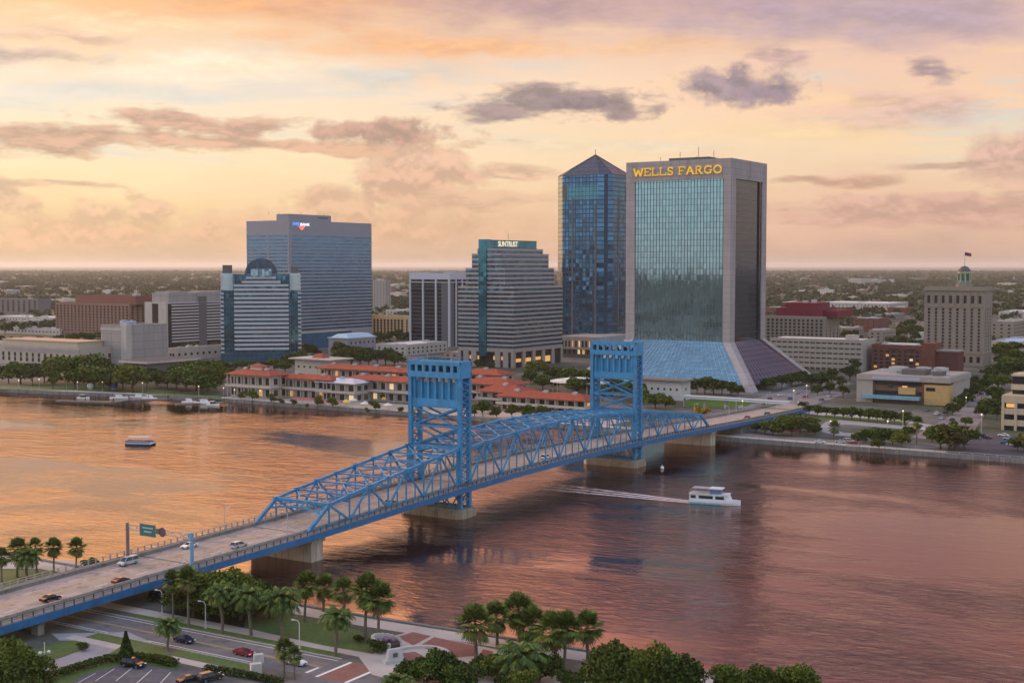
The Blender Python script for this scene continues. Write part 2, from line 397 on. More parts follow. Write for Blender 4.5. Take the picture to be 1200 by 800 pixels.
def strip(name, pts, off0, off1, z, m_):
    """flat ribbon between two sideways offsets of a polyline"""
    b = MB(); P = [Vector((x, y, 0)) for x, y in pts]; N = []
    for i in range(len(P)):
        d = (P[min(i+1, len(P)-1)] - P[max(i-1, 0)]).normalized(); N.append(Vector((-d.y, d.x, 0)))
    for i in range(len(P)-1):
        b.poly([(P[i]+N[i]*off0)+Vector((0,0,z)), (P[i+1]+N[i+1]*off0)+Vector((0,0,z)), (P[i+1]+N[i+1]*off1)+Vector((0,0,z)), (P[i]+N[i]*off1)+Vector((0,0,z))])
    return structure(b.build(name, m_))
strip('riverwalk', SHN[1:8], .6, 9, GZ+.012, pave)
lawn_m = ground_mat('lawn', [(.3, (.055, .105, .014)), (.5, (.08, .14, .02)), (.7, (.11, .15, .035))], .12)
asph = mat('asphalt', (.165, .15, .155), .9, var=.28, vs_=.22, dirt=(.08, .072, .075))
asphw = mat('asphalt_worn', (.22, .19, .185), .9, var=.2, vs_=.10, dirt=(.12, .09, .08))
white = mat('white_paint', (.72, .70, .68), .7, var=.12, vs_=2)
yellow = mat('yellow_paint', (.55, .36, .08), .7, var=.15, vs_=2)
brick = mat('brick_paving', (.235, .11, .09), .85, var=.2, vs_=.5)
def sheet(name, pts, z, m_):
    """flat ground sheet with the given outline; runs counter-clockwise or is turned"""
    a = sum(p[0]*q[1]-q[0]*p[1] for p, q in zip(pts, pts[1:]+pts[:1]))
    if a < 0: pts = pts[::-1]
    return structure(MB().poly([(p[0], p[1], z) for p in pts]).build(name, m_))
def px(pts, z=GZ): return [tuple(gp(x, y, z)[:2]) for x, y in pts]

# air: one closed box of thin haze
hz = bpy.data.materials.new('haze'); hz.use_nodes = True; hz.node_tree.nodes.clear(); t = NT(hz.node_tree)
pv = t.n('ShaderNodeVolumePrincipled'); pv.inputs['Density'].default_value = 2.7e-5; pv.inputs['Color'].default_value = (.90, .86, .85, 1); pv.inputs['Anisotropy'].default_value = .3
t.l.new(pv.outputs[0], t.n('ShaderNodeOutputMaterial').inputs['Volume'])
hb = MB().box(-59000, 59000, -7900, 79000, -1.2, 190).build('haze', hz); tag(hb, kind='stuff')
# ------------------------------------------------------------------ the lift bridge
BU = Vector((.523, .852, 0)); BN = Vector((-.852, .523, 0)); BA = Vector((-53.4, 344.1, 0)); BRZ = math.atan2(.852, .523)
ZP = [(-160, 4.9), (-97, 6.0), (-60, 6.8), (0, 7.8), (35, 8.9), (70, 9.8), (100, 10.4), (130, 10.6), (160, 10.5), (190, 10.1), (230, 9.1), (265, 7.9), (290, 7.0), (330, 5.6), (380, 3.8), (430, 2.1), (470, 1.75), (520, 1.7)]
WP = [(-160, 0), (265, 0), (300, .6), (344, 2), (400, 5), (482, 12), (520, 15)]
def ip(tab, v):
    for (a, p), (b, q) in zip(tab, tab[1:]):
        if v <= b: return p + (q-p)*(v-a)/(b-a)
    return tab[-1][1]
dz = lambda t_: ip(ZP, t_)
dw = lambda t_: ip(WP, t_)
def bw(t_, w_, h=0.0): return BA + BU*t_ + BN*(w_+dw(t_)) + Vector((0, 0, dz(t_)+h))
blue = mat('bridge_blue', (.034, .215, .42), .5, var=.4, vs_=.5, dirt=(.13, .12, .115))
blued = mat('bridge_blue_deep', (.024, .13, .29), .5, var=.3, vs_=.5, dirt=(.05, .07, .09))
bluel = mat('bridge_blue_panel', (.046, .245, .45), .5, var=.3, vs_=.4, dirt=(.08, .17, .24))
lift = thing('lift_bridge', 'blue steel vertical lift bridge with two towers crossing the river', 'bridge', BA, BRZ)
TS = [-160, -130, -97, -78, -60, -40, -20, 0, 17, 35, 52, 70, 85, 100, 115, 130, 145, 160, 175, 190, 210, 230, 248, 265, 278, 290, 310, 330, 355, 380, 405, 430]
def run(m_, w0, w1, h0, h1, mi=0, ts=TS, t0=-1e9, t1=1e9):
    ts = [x for x in ts if t0 <= x <= t1]
    for a, b in zip(ts, ts[1:]):
        P = []
        for h in (h0, h1):
            P += [(a, w0+dw(a), dz(a)+h), (b, w0+dw(b), dz(b)+h), (b, w1+dw(b), dz(b)+h), (a, w1+dw(a), dz(a)+h)]
        m_.hexa(P, mi)
    return m_
deck_m = mat('bridge_deck', (.38, .30, .26), .88, var=.24, vs_=.2, dirt=(.16, .12, .11))
dk = MB(); run(dk, 1.6, 18.6, -.5, 0); dk.build('roadway', deck_m, lift)
wk = MB(); run(wk, -2.2, 1.2, -.4, .18); run(wk, 19.0, 22.6, -.4, .18); wk.build('sidewalk', concd, lift)
run(MB(), 1.2, 1.6, -.5, .75).build('parapet', conc, lift); run(MB(), 18.6, 19.0, -.5, .85).build('parapet', concd, lift)
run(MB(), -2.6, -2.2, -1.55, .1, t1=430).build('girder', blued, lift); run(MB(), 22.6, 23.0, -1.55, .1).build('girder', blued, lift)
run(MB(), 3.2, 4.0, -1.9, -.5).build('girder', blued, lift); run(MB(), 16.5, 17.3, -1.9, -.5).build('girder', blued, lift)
fb = MB()
for t_ in np.arange(-150, 420, 8.0):
    fb.hexa([(t_, -2.2+dw(t_), dz(t_)-1.3), (t_+.4, -2.2+dw(t_), dz(t_)-1.3), (t_+.4, 22.6+dw(t_), dz(t_)-1.3), (t_, 22.6+dw(t_), dz(t_)-1.3),
             (t_, -2.2+dw(t_), dz(t_)-.5), (t_+.4, -2.2+dw(t_), dz(t_)-.5), (t_+.4, 22.6+dw(t_), dz(t_)-.5), (t_, 22.6+dw(t_), dz(t_)-.5)])
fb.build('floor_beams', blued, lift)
rail_m = mat('rail_grey', (.34, .32, .31), .6, var=.15)
raild = mat('rail_dark', (.07, .07, .08), .6, var=.15)
def railing(w_, m_, h, step, th=.09):
    b = MB(); run(b, w_-.06, w_+.06, h-.1, h); run(b, w_-.04, w_+.04, h*.55, h*.55+.06)
    for t_ in np.arange(-159, 428, step):
        z = dz(t_); b.box(t_-th, t_+th, w_+dw(t_)-th, w_+dw(t_)+th, z+.1, z+h)
    return b.build('railing', m_, lift)
railing(-2.1, raild, 1.25, 2.6, .10); railing(22.5, rail_m, 1.35, 2.2, .14)
# painted lines
ym = MB()
for t_ in np.arange(-150, 425, 12.0):
    for w_ in (5.8, 14.4): run(MB(), w_-.09, w_+.09, .004, .012, ts=[t_, t_+3.4]).build('lane_line', white, lift)
run(ym, 9.75, 9.93, .004, .012); run(ym, 10.2, 10.38, .004, .012)
ym.build('centre_line', yellow, lift)
for t_ in (-97, -40.5, -1.2, 77.5, 190, 266): run(MB(), 1.7, 18.5, .014, .02, ts=[t_, t_+.5]).build('expansion_joint', raild, lift)

# trusses
def truss_span(t0, t1, n, top, name='truss_span', portal0=True, portal1=True):
    ts = [t0 + (t1-t0)*i/n for i in range(n+1)]
    root = MB(); WN, WF_ = .35, 19.1
    for w_ in (WN, WF_): run(root, w_-.38, w_+.38, -.75, .35, ts=ts)
    for x_ in ts: root.bar((x_, WN, dz(x_)-.6), (x_, WF_, dz(x_)-.6), .4, .25)
    sp = root.build(name, blue, lift)
    for w_ in (WN, WF_):
        b = MB()
        B = lambda i: Vector((ts[i], w_, dz(ts[i])+.1)); T = lambda i: Vector((ts[i], w_, top(ts[i])))
        lo = 1 if portal0 else 0; hi = n-1 if portal1 else n
        for i in range(lo, hi): b.bar(T(i), T(i+1), .66, .8)
        if portal0: b.bar(B(0), T(1), .75, .9)
        if portal1: b.bar(B(n), T(n-1), .8, .95)
        for i in range(lo, hi+1): b.bar(B(i), T(i), .34, .4)
        for i in range(n):
            if (i == 0 and portal0) or (i == n-1 and portal1): continue
            if i % 2 == 1: b.bar(T(i), B(i+1), .42, .52)
            else: b.bar(B(i), T(i+1), .42, .52)
            mid = (B(i)+T(i+1))/2 if i % 2 == 0 else (T(i)+B(i+1))/2
            if (t1-t0)/n > 8.6: b.bar(mid, (B(i)+B(i+1))/2, .28, .3)
        for i in range(lo, hi+1):                       # gusset plates
            for q in (B(i), T(i)): b.box(q.x-.75, q.x+.75, w_-.43, w_+.43, q.z-.6, q.z+.6)
        b.build('truss_side', blue, sp)
    b = MB(); lo = 1 if portal0 else 0; hi = n-1 if portal1 else n
    for i in range(lo, hi+1):
        z = top(ts[i]); b.bar((ts[i], WN, z), (ts[i], WF_, z), .45, .5)
        zb = z - min(2.2, (z-dz(ts[i]))*.25)
        if i > lo or not portal0: b.bar((ts[i], WN, zb), (ts[i], WF_, zb), .3, .35)
        for a_, c_ in ((.0, .5), (.5, 1.0)):
            wa = WN + (WF_-WN)*a_; wc = WN + (WF_-WN)*c_
            b.bar((ts[i], wa, zb if a_ == 0 else z), (ts[i], wc, z if a_ == 0 else zb), .22, .24)
        if i < hi:
            z2 = top(ts[i+1]); wm = (WN+WF_)/2
            b.bar((ts[i], WN, z), (ts[i+1], wm, z2), .26, .26); b.bar((ts[i], WF_, z), (ts[i+1], wm, z2), .26, .26)
            b.bar((ts[i], wm, z), (ts[i+1], WN, z2), .26, .26); b.bar((ts[i], wm, z), (ts[i+1], WF_, z2), .26, .26)
    b.build('top_bracing', blue, sp)
    for on, i0, i1 in ((portal0, 0, 1), (portal1, n, n-1)):
        if not on: continue
        b = MB(); a = Vector((ts[i0], 0, dz(ts[i0])+.1)); c = Vector((ts[i1], 0, top(ts[i1])))
        b.bar((c.x, WN, c.z), (c.x, WF_, c.z), .7, .9)
        pts = []
        for k in range(9):
            s = k/8; w_ = WN + (WF_-WN)*s; f = .66 + .14*math.sin(math.pi*s)
            q = a.lerp(c, f); pts.append(Vector((q.x, w_, q.z)))
        for p_, q_ in zip(pts, pts[1:]): b.bar(p_, q_, .5, .5)
        for k in range(1, 8, 2): b.bar(pts[k], (c.x, pts[min(8, k+1)].y, c.z), .25, .25); b.bar(pts[k], (c.x, pts[k-1].y, c.z), .25, .25)
        b.build('portal_frame', blue, sp)
    return sp
topL = lambda t_: 14.2 + (21.4-14.2)*((t_-8.4)/(67-8.4))**.92 if t_ > 8.4 else 14.2
truss_span(0, 70.2, 8, lambda t_: 13.9 + 7.6*max(0, (t_-8.8)/61.4)**.9, portal1=False)
truss_span(77.2, 191, 12, lambda t_: 21.2 + 2.5*(1-((t_-134)/57)**2), portal0=False, portal1=False)
truss_span(198, 266, 8, lambda t_: 14.0 + 7.2*max(0, (257.5-t_)/59.5)**.9, portal0=False)

# towers
def lift_tower(t0, lift_z):
    LW, LE = (.1, 18.7), (t0, t0+4.9)
    legs = MB(); ztop = 48.4
    for w_ in LW:
        for tt in LE:
            legs.box(tt-.62, tt+.62, w_-.62, w_+.62, 2.6, ztop-1.4)
        for z in np.arange(4.5, ztop-7, 2.1):          # lattice lacing between each pair of columns
            for ww in (w_-.5, w_+.5):
                legs.bar((LE[0]+.6, ww, z), (LE[1]-.6, ww, z+1.05), .16, .26); legs.bar((LE[0]+.6, ww, z+2.1), (LE[1]-.6, ww, z+1.05), .16, .26)
    tw = legs.build('lift_tower', blue, lift)
    for tt in LE:
        b = MB()
        for za, zb in ((21.8, 28.0), (28.0, 34.2)):
            b.bar((tt, .6, za), (tt, 18.1, zb), .5, .55); b.bar((tt, 18.1, za), (tt, .6, zb), .5, .55)
            b.bar((tt, .6, zb), (tt, 18.1, zb), .55, .65)
        b.bar((tt, .6, 21.6), (tt, 18.1, 21.6), .7, .9)
        b.build('cross_bracing', blue, tw); b = MB()
        for k in range(6):
            b.bar((tt, .6+k*2.9, 3.2 if k % 2 else 7.6), (tt, 3.5+k*2.9, 7.6 if k % 2 else 3.2), .3, .35)
        b.bar((tt, .6, 7.8), (tt, 18.1, 7.8), .6, .7); b.bar((tt, .6, 3.1), (tt, 18.1, 3.1), .5, .5)
        b.build('base_bracing', blue, tw)
    for w_ in (.6, 18.1):
        b = MB()
        for za, zb in ((21.6, 28.0), (28.0, 34.2)): b.bar((LE[0], w_, za), (LE[1], w_, zb), .3, .3)
        b.build('side_bracing', blue, tw)
    # machinery house: two deep beams and posts between which the sheaves show
    b = MB(); o0, o1 = t0-.75, t0+5.65
    for tt in (o0+.25, o1-.25):
        b.box(tt-.25, tt+.25, -.6, 19.4, ztop-1.3, ztop); b.box(tt-.22, tt+.22, -.6, 19.4, ztop-5.2, ztop-3.3)
        for k in range(8):
            ww = 0 + k*(18.8/7); b.box(tt-.2, tt+.2, ww-.5, ww+.5, ztop-3.3, ztop-1.3)
    for w_ in (-.4, 19.2):
        b.box(o0, o1, w_-.2, w_+.2, ztop-1.3, ztop-.02); b.box(o0, o1, w_-.2, w_+.2, ztop-5.2, ztop-1.32)
    b.box(o0+.3, o1-.3, -.18, 18.98, ztop-.5, ztop-.3)
    b.build('head_frame', bluel, tw)
    b = MB()
    for k in range(5):
        yy = 1.9 + k*3.7
        b.tube([(t0+2.45, yy-.35, ztop-3.8), (t0+2.45, yy+.35, ztop-3.8)], 1.75, 14)
    b.build('sheave', raild, tw)
    b = MB(); b.box(t0+.8, t0+4.1, 1.5, 17.3, 35.2, 41.7)
    for tt in (t0+.3, t0+4.6):
        for k in range(7): b.box(tt-.35, tt+.35, 1.5+k*2.63-.36, 1.5+k*2.63+.36, 36.6, 43.2)
        b.box(tt-.45, tt+.45, .8, 18.0, 34.4, 36.6)
    b.build('counterweight', bluel, tw)
    for k in range(6): MB().bar((t0+2.45, 1.8+k*3.0, 41.6), (t0+2.45, 1.8+k*3.0, 44.4), .2, .2).build('cable', raild, tw)
    b = MB()
    for k in range(16): b.box(o0+.1+(k % 2)*6.1, o0+.2+(k % 2)*6.1, -.4+k*1.3, -.3+k*1.3, ztop, ztop+1.1)
    run_z = ztop+1.1
    for tt in (o0+.15, o1-.15): b.bar((tt, -.5, run_z), (tt, 19.3, run_z), .09, .09)
    for w_ in (-.4, 19.2): b.bar((o0+.1, w_, run_z), (o1-.1, w_, run_z), .09, .09)
    b.build('roof_railing', blue, tw)
    for x, y, h in ((1, 4, 2.6), (4, 15, 2.2)): MB().tube([(t0+x, y, ztop), (t0+x, y, ztop+h)], .09, 6).build('mast', rail_m, tw)
    b = MB(); e0, e1 = t0-2.4, t0+7.8
    pl = [(e0, 0.2), (e0+1.2, -1.6), (e1-1.2, -1.6), (e1, .2), (e1, 20), (e1-1.2, 21.8), (e0+1.2, 21.8), (e0, 20)]
    b.prism(pl, -3, 1.9); ins = [(x+(.35 if x < t0+2 else -.35), y+(.3 if y < 10 else -.3)) for x, y in pl]; b.prism(ins, 1.9, 2.7)
    b.build('pier', pier_m, lift)
    return tw
pier_m = mat('pier_concrete', (.30, .25, .19), .88, var=.3, vs_=.35, dirt=(.10, .085, .06))
lift_tower(71.6, 0); lift_tower(193, 0)
for (t0, t1, w0, w1) in ((.2, 5.0, -.6, 20.6), (264.8, 270, -1.0, 21)):
    b = MB(); z = dz(t0)-1.9
    b.box(t0, t1, w0, w1, -3, z-.9); b.box(t0-.4, t1+.4, w0-.5, w1+.5, z-.9, z)
    b.build('pier', conct, lift)
for t_ in (-86, -128, 318, 352, 385):
    for w_ in (.2, 10, 20):
        b = MB(); z = dz(t_)-1.95; b.prism([(t_-.8, w_-1.1), (t_+.8, w_-1.1), (t_+.8, w_+1.1), (t_-.8, w_+1.1)], GZ-.4, z-.7)
        b.prism([(t_-.8, w_-1.1), (t_+.8, w_-1.1), (t_+.8, w_+1.1), (t_-.8, w_+1.1)], z-.7, z, top=[(t_-.8, w_-1.8), (t_+.8, w_-1.8), (t_+.8, w_+1.8), (t_-.8, w_+1.8)])
        b.build('column', conc, lift)
# earth bank closing the far approach
b = MB()
for a, c in zip((300, 318, 340, 365, 395, 425), (318, 340, 365, 395, 425, 450)):
    b.hexa([(a, -1.5+dw(a), 0), (c, -1.5+dw(c), 0), (c, 22+dw(c), 0), (a, 22+dw(a), 0), (a, -1.5+dw(a), max(.1, dz(a)-2.0)), (c, -1.5+dw(c), max(.1, dz(c)-2.0)), (c, 22+dw(c), max(.1, dz(c)-2.0)), (a, 22+dw(a), max(.1, dz(a)-2.0))])
b.build('abutment', concd, lift)
for ch in lift.children_recursive: pass
# road beyond the bridge, dropping onto the street grid
st2 = MB()
for a, c in zip((430, 450, 470, 495), (450, 470, 495, 520)):
    st2.poly([bw(a, 1.6, -.02), bw(a, 18.6, -.02), bw(c, 18.6, -.02), bw(c, 1.6, -.02)][::-1])
structure(st2.build('street', asphw))
# ------------------------------------------------------------------ buildings: helpers
GU = Vector((.54, .842, 0)); GN = Vector((-.842, .54, 0)); GRZ = math.atan2(.842, .54)
SITES = []
class Site:
    """a street-grid plot: near corner at photo column xc, Y metres off; front wall runs left to xl, side wall runs right to xr"""
    def __init__(s, xc, xl, xr, Y, ytop=None, face=False):
        s.Y = Y; X0 = xat(xc, 380, Y)
        if face:
            a = math.atan2(xc-600, FPX); u = Vector((math.sin(a), math.cos(a), 0)); s.rz = math.atan2(u.y, u.x)
        else: u = GU; s.rz = GRZ
        n = Vector((-u.y, u.x, 0)); s.u, s.n = u, n
        rl = (xl-600)/1549.0; rr = (xr-600)/1549.0
        s.N = (X0-rl*Y)/(-n.x+rl*n.y) if xl < xc else 0
        s.U = (rr*Y-X0)/(u.x-rr*u.y) if xr > xc else 0
        SITES.append((Vector((X0, Y, 0)) + u*max(s.U, 20)/2 + n*max(s.N, 8)/2, math.hypot(max(s.U, 20), max(s.N, 8))/2 + 4))
        s.loc = Vector((X0, Y, GZ)); s.H = zat(xc, ytop, Y)-GZ if ytop is not None else 0
def F_(m_, a0, a1, z0, z1, d0, d1, mi=0, x=0.0): return m_.box(x-d1, x-d0, a0, a1, z0, z1, mi)
def R_(m_, a0, a1, z0, z1, d0, d1, mi=0, y=0.0): return m_.box(a0, a1, y-d1, y-d0, z0, z1, mi)
def ring(m_, x0, x1, y0, y1, z0, z1, d, mi=0):
    """a band standing d proud of the box all round"""
    m_.box(x0-d, x1+d, y0-d, y0+.3, z0, z1, mi); m_.box(x0-d, x1+d, y1-.3, y1+d, z0, z1, mi)
    m_.box(x0-d, x0+.3, y0+.3, y1-.3, z0, z1, mi); m_.box(x1-.3, x1+d, y0+.3, y1-.3, z0, z1, mi); return m_
WMESH = {}
lit = emat('lit_window', (1.0, .50, .14), .30)
litw = emat('lit_window_pale', (1.0, .72, .38), .42)
frame_m = mat('window_frame', (.12, .11, .11), .6, var=0)
gdark = glass('glass_dark', (.030, .034, .04), metal=.35, wob=.03)
gbrown = glass('glass_brown', (.038, .028, .028), metal=.3, wob=.03)
NWIN = {}
class Wins:
    """windows of one building: the first 100 are parts of their own, the rest one part"""
    def __init__(s, root): s.root = root; s.k = 0; s.rest = MB()
    def one(s, face, a, z, ww, wh, g=None, off=0.0, fm=None):
        g = g or gdark; fm = fm or frame_m
        if s.k < 100:
            key = (round(ww, 2), round(wh, 2), g.name, fm.name)
            if key not in WMESH:
                b = MB(); f = min(.18, ww*.12)
                b.box(-.10, .05, -ww/2, -ww/2+f, -wh/2, wh/2, 0); b.box(-.10, .05, ww/2-f, ww/2, -wh/2, wh/2, 0)
                b.box(-.10, .05, -ww/2+f, ww/2-f, -wh/2, -wh/2+f, 0); b.box(-.10, .05, -ww/2+f, ww/2-f, wh/2-f, wh/2, 0)
                b.box(-.03, .05, -ww/2+f, ww/2-f, -wh/2+f, wh/2-f, 1)
                if ww > 1.6: b.box(-.07, -.031, -.06, .06, -wh/2+f, wh/2-f, 0)
                WMESH[key] = b.mesh('window', [fm, g])
            o = bpy.data.objects.new('window', WMESH[key]); col.objects.link(o); o.parent = s.root
            if face == 'F': o.location = (off, a, z)
            else: o.location = (a, off, z); o.rotation_euler = (0, 0, math.pi/2)
        else:
            (F_ if face == 'F' else R_)(s.rest, a-ww/2, a+ww/2, z-wh/2, z+wh/2, -.05, .05, 0, off)
        s.k += 1
    def grid(s, face, a0, a1, z0, z1, nc, nr, ww, wh, g=None, off=0.0, plit=0.0, fm=None):
        for j in range(nr):
            for i in range(nc):
                a = a0 + (a1-a0)*(i+.5)/nc; z = z0 + (z1-z0)*(j+.5)/nr
                gg = (lit if random.random() < .6 else litw) if random.random() < plit else g
                s.one(face, a, z, ww, wh, gg, off, fm)
    def done(s, g=None):
        if s.rest.v: tag(s.rest.build('windows', g or gdark, s.root), kind='stuff')
def parapet(m_, x0, x1, y0, y1, z, h=.9, th=.4, mi=0):
    m_.box(x0, x1, y0, y0+th, z, z+h, mi); m_.box(x0, x1, y1-th, y1, z, z+h, mi)
    m_.box(x0, x0+th, y0+th, y1-th, z, z+h, mi); m_.box(x1-th, x1, y0+th, y1-th, z, z+h, mi)
hvac_m = mat('roof_plant', (.38, .37, .36), .6, var=.25, vs_=.5)
roof_m = mat('roof_gravel', (.30, .275, .25), .9, var=.2, vs_=.15, dirt=(.18, .16, .14))
roofw_m = mat('roof_white', (.60, .57, .54), .8, var=.14, vs_=.12, dirt=(.38, .35, .32))
def roof_units(root, x0, x1, y0, y1, z, n, big=1.0):
    for i in range(n):
        a = random.uniform(1.2, 3.2)*big; c = random.uniform(1.2, 3.2)*big; h = random.uniform(.8, 2.0)*big
        x = random.uniform(x0+a+1, max(x0+a+1.1, x1-a-1)); y = random.uniform(y0+c+1, max(y0+c+1.1, y1-c-1))
        b = MB(); b.box(x-a, x+a, y-c, y+c, z, z+h); b.box(x-a*.5, x+a*.3, y-c*.6, y+c*.6, z+h, z+h+.35)
        b.build('roof_unit', hvac_m, root)
def bld(name, label, s, cat='building', group=None): return thing(name, label, cat, s.loc, s.rz, group)

# ---- tall flared tower with the gold sign
wf = Site(855.5, 733, 897, 829, 185); U, N, H = wf.U, wf.N, wf.H
cw = mat('tower_concrete', (.36, .31, .305), .75, var=.12, vs_=.05, dirt=(.22, .18, .175), joint=3.7)
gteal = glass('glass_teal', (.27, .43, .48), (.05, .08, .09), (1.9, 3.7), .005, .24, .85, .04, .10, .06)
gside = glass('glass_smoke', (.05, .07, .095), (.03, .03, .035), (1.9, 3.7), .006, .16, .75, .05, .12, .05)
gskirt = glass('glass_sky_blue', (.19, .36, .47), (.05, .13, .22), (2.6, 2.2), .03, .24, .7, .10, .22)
tower = bld('office_tower', 'grey framed teal glass tower with flared legs and gold lettering on top', wf, 'skyscraper')
FZ = 28.0; K = 27.5; cf, cr = 5.0, 7.5        # flare height and reach, column widths on the two faces
b = MB(); b.box(2.2, U-2.2, 2.2, N-2.2, 2, H-2)
tower_core = b.build('core', frame_m, tower)
b = MB()
def corner_leg(m_, x0, x1, y0, y1, sx, sy):
    m_.box(x0, x1, y0, y1, FZ, H-12.5)
    e = .9
    xo0, xo1, yo0, yo1 = x0+sx*K, x1+sx*K, y0+sy*K, y1+sy*K
    m_.hexa(((xo0,yo0,0),(xo1,yo0,0),(xo1,yo1,0),(xo0,yo1,0),(x0,y0,FZ),(x1,y0,FZ),(x1,y1,FZ),(x0,y1,FZ)))
for nm, a in (('n', (0, cr, 0, cf, -1, -1)), ('l', (0, cr, N-cf-1.4, N, -1, 1)), ('r', (U-cr, U, 0, cf, 1, -1)), ('b', (U-cr, U, N-cf, N, 1, 1))):
    b = MB(); corner_leg(b, *a); b.build('leg', cw, tower)
b = MB(); b.box(0, U, 0, N, H-12.5, H-1.2); parapet(b, 0, U, 0, N, H-1.2, 1.2, .8); b.build('crown_band', cw, tower)
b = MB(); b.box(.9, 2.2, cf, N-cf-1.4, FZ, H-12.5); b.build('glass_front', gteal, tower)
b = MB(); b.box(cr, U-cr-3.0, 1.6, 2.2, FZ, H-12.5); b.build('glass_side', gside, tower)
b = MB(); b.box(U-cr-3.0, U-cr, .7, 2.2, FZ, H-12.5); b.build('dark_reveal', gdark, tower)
# sloping skirts between the splayed legs
def skirt(p, nm, m_):
    b = MB(); n_ = (Vector(p[1])-Vector(p[0])).cross(Vector(p[3])-Vector(p[0])).normalized()*.5
    b.hexa([Vector(q)-n_ for q in p] + [Vector(q) for q in p]); return b.build(nm, m_, tower)
fk = .86
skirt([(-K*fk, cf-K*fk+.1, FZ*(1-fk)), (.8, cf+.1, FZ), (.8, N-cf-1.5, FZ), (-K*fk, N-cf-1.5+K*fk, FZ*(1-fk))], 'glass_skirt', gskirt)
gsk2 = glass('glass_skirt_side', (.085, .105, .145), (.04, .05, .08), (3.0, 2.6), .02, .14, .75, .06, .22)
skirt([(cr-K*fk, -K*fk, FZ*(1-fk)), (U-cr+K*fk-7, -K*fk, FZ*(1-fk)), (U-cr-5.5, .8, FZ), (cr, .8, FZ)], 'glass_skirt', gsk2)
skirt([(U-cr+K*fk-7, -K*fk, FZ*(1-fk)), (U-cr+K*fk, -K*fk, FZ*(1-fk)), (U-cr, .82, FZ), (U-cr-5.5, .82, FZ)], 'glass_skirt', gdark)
bar_m = mat('glazing_bar', (.30, .40, .46), .5, var=.1); barp = mat('glazing_bar_side', (.22, .22, .26), .5, var=.1)
def skirt_bars(p, nu, nv, m_, th=.16):
    p = [Vector(q) for q in p]; n_ = (p[1]-p[0]).cross(p[3]-p[0]).normalized()*.55; b = MB()
    if n_.z < 0: n_ = -n_
    for i in range(1, nu): b.bar(p[0].lerp(p[1], i/nu)+n_, p[3].lerp(p[2], i/nu)+n_, th, th)
    for j in range(1, nv): b.bar(p[0].lerp(p[3], j/nv)+n_, p[1].lerp(p[2], j/nv)+n_, th, th)
    return b.build('glazing_bars', m_, tower)
skirt_bars([(-K*fk, N-cf-1.5+K*fk, FZ*(1-fk)), (-K*fk, cf-K*fk+.1, FZ*(1-fk)), (.8, cf+.1, FZ), (.8, N-cf-1.5, FZ)], 30, 11, bar_m)
skirt_bars([(cr-K*fk, -K*fk, FZ*(1-fk)), (U-cr+K*fk-7, -K*fk, FZ*(1-fk)), (U-cr-5.5, .8, FZ), (cr, .8, FZ)], 14, 9, barp)
b = MB(); b.box(-K-1, 3, cf-K+6, N-cf+K-6, 0, FZ*(1-fk)-.3); b.box(3.01, U+K-12, -K-1, 3, 0, FZ*(1-fk)-.3); b.build('base_wall', cw, tower)
roof_units(tower, 8, U-8, 8, N-8, H-1.2, 7, 1.4)
for (x, y, h) in ((10, 40, 6), (12, 28, 9), (9, 16, 6), (22, 34, 4), (6, 52, 3)):
    b = MB(); b.tube([(x, y, H-1.2), (x, y, H+h)], .16, 6); b.build('mast', frame_m, tower)
b = MB(); parapet(b, 6, 20, 18, 46, H-.2, 2.2, .25); b.build('roof_screen', frame_m, tower)
def lettering(txt, parent, m_, size, loc, rot, width=None, depth=.25, name='lettering', bold=0.0):
    cu = bpy.data.curves.new(name, 'FONT'); cu.body = txt; cu.size = size; cu.extrude = depth; cu.align_x = 'CENTER'; cu.align_y = 'CENTER'; cu.offset = bold
    o = bpy.data.objects.new(name, cu); col.objects.link(o)
    dg = bpy.context.evaluated_depsgraph_get(); dg.update()
    me = bpy.data.meshes.new_from_object(o.evaluated_get(dg)); bpy.data.objects.remove(o)
    o = bpy.data.objects.new(name, me); col.objects.link(o); me.materials.clear(); me.materials.append(m_)
    if width:
        xs = [v.co.x for v in me.vertices]; k = width/(max(xs)-min(xs))
        for v in me.vertices: v.co.x *= k
    o.location = loc; o.rotation_euler = rot
    if parent: o.parent = parent
    return o
# serif capitals made of blocks, for the sign on the tower
SERIF = {
 'W': ([(0,1,.22,0),(.22,0,.46,.8),(.46,.8,.72,0),(.72,0,.96,1)], [(-.1,1,.12,1),(.84,1,1.06,1)], 1.0),
 'E': ([(.12,0,.12,1)], [(0,0,.7,0),(0,1,.7,1),(.12,.52,.5,.52)], .72), 'L': ([(.12,0,.12,1)], [(0,0,.7,0),(0,1,.3,1)], .72),
 'F': ([(.12,0,.12,1)], [(0,0,.3,0),(0,1,.7,1),(.12,.5,.52,.5)], .70), 'A': ([(.06,0,.40,1),(.40,1,.76,0)], [(-.04,0,.2,0),(.64,0,.88,0),(.2,.36,.62,.36)], .84),
 'R': ([(.12,0,.12,1),(.38,.5,.7,0)], [(0,0,.28,0),(.6,0,.82,0)], .80), 'G': ([(.74,.1,.74,.46)], [(.56,.46,.86,.46)], .86), 'O': ([], [], .92), 'S': ([], [], .66)}
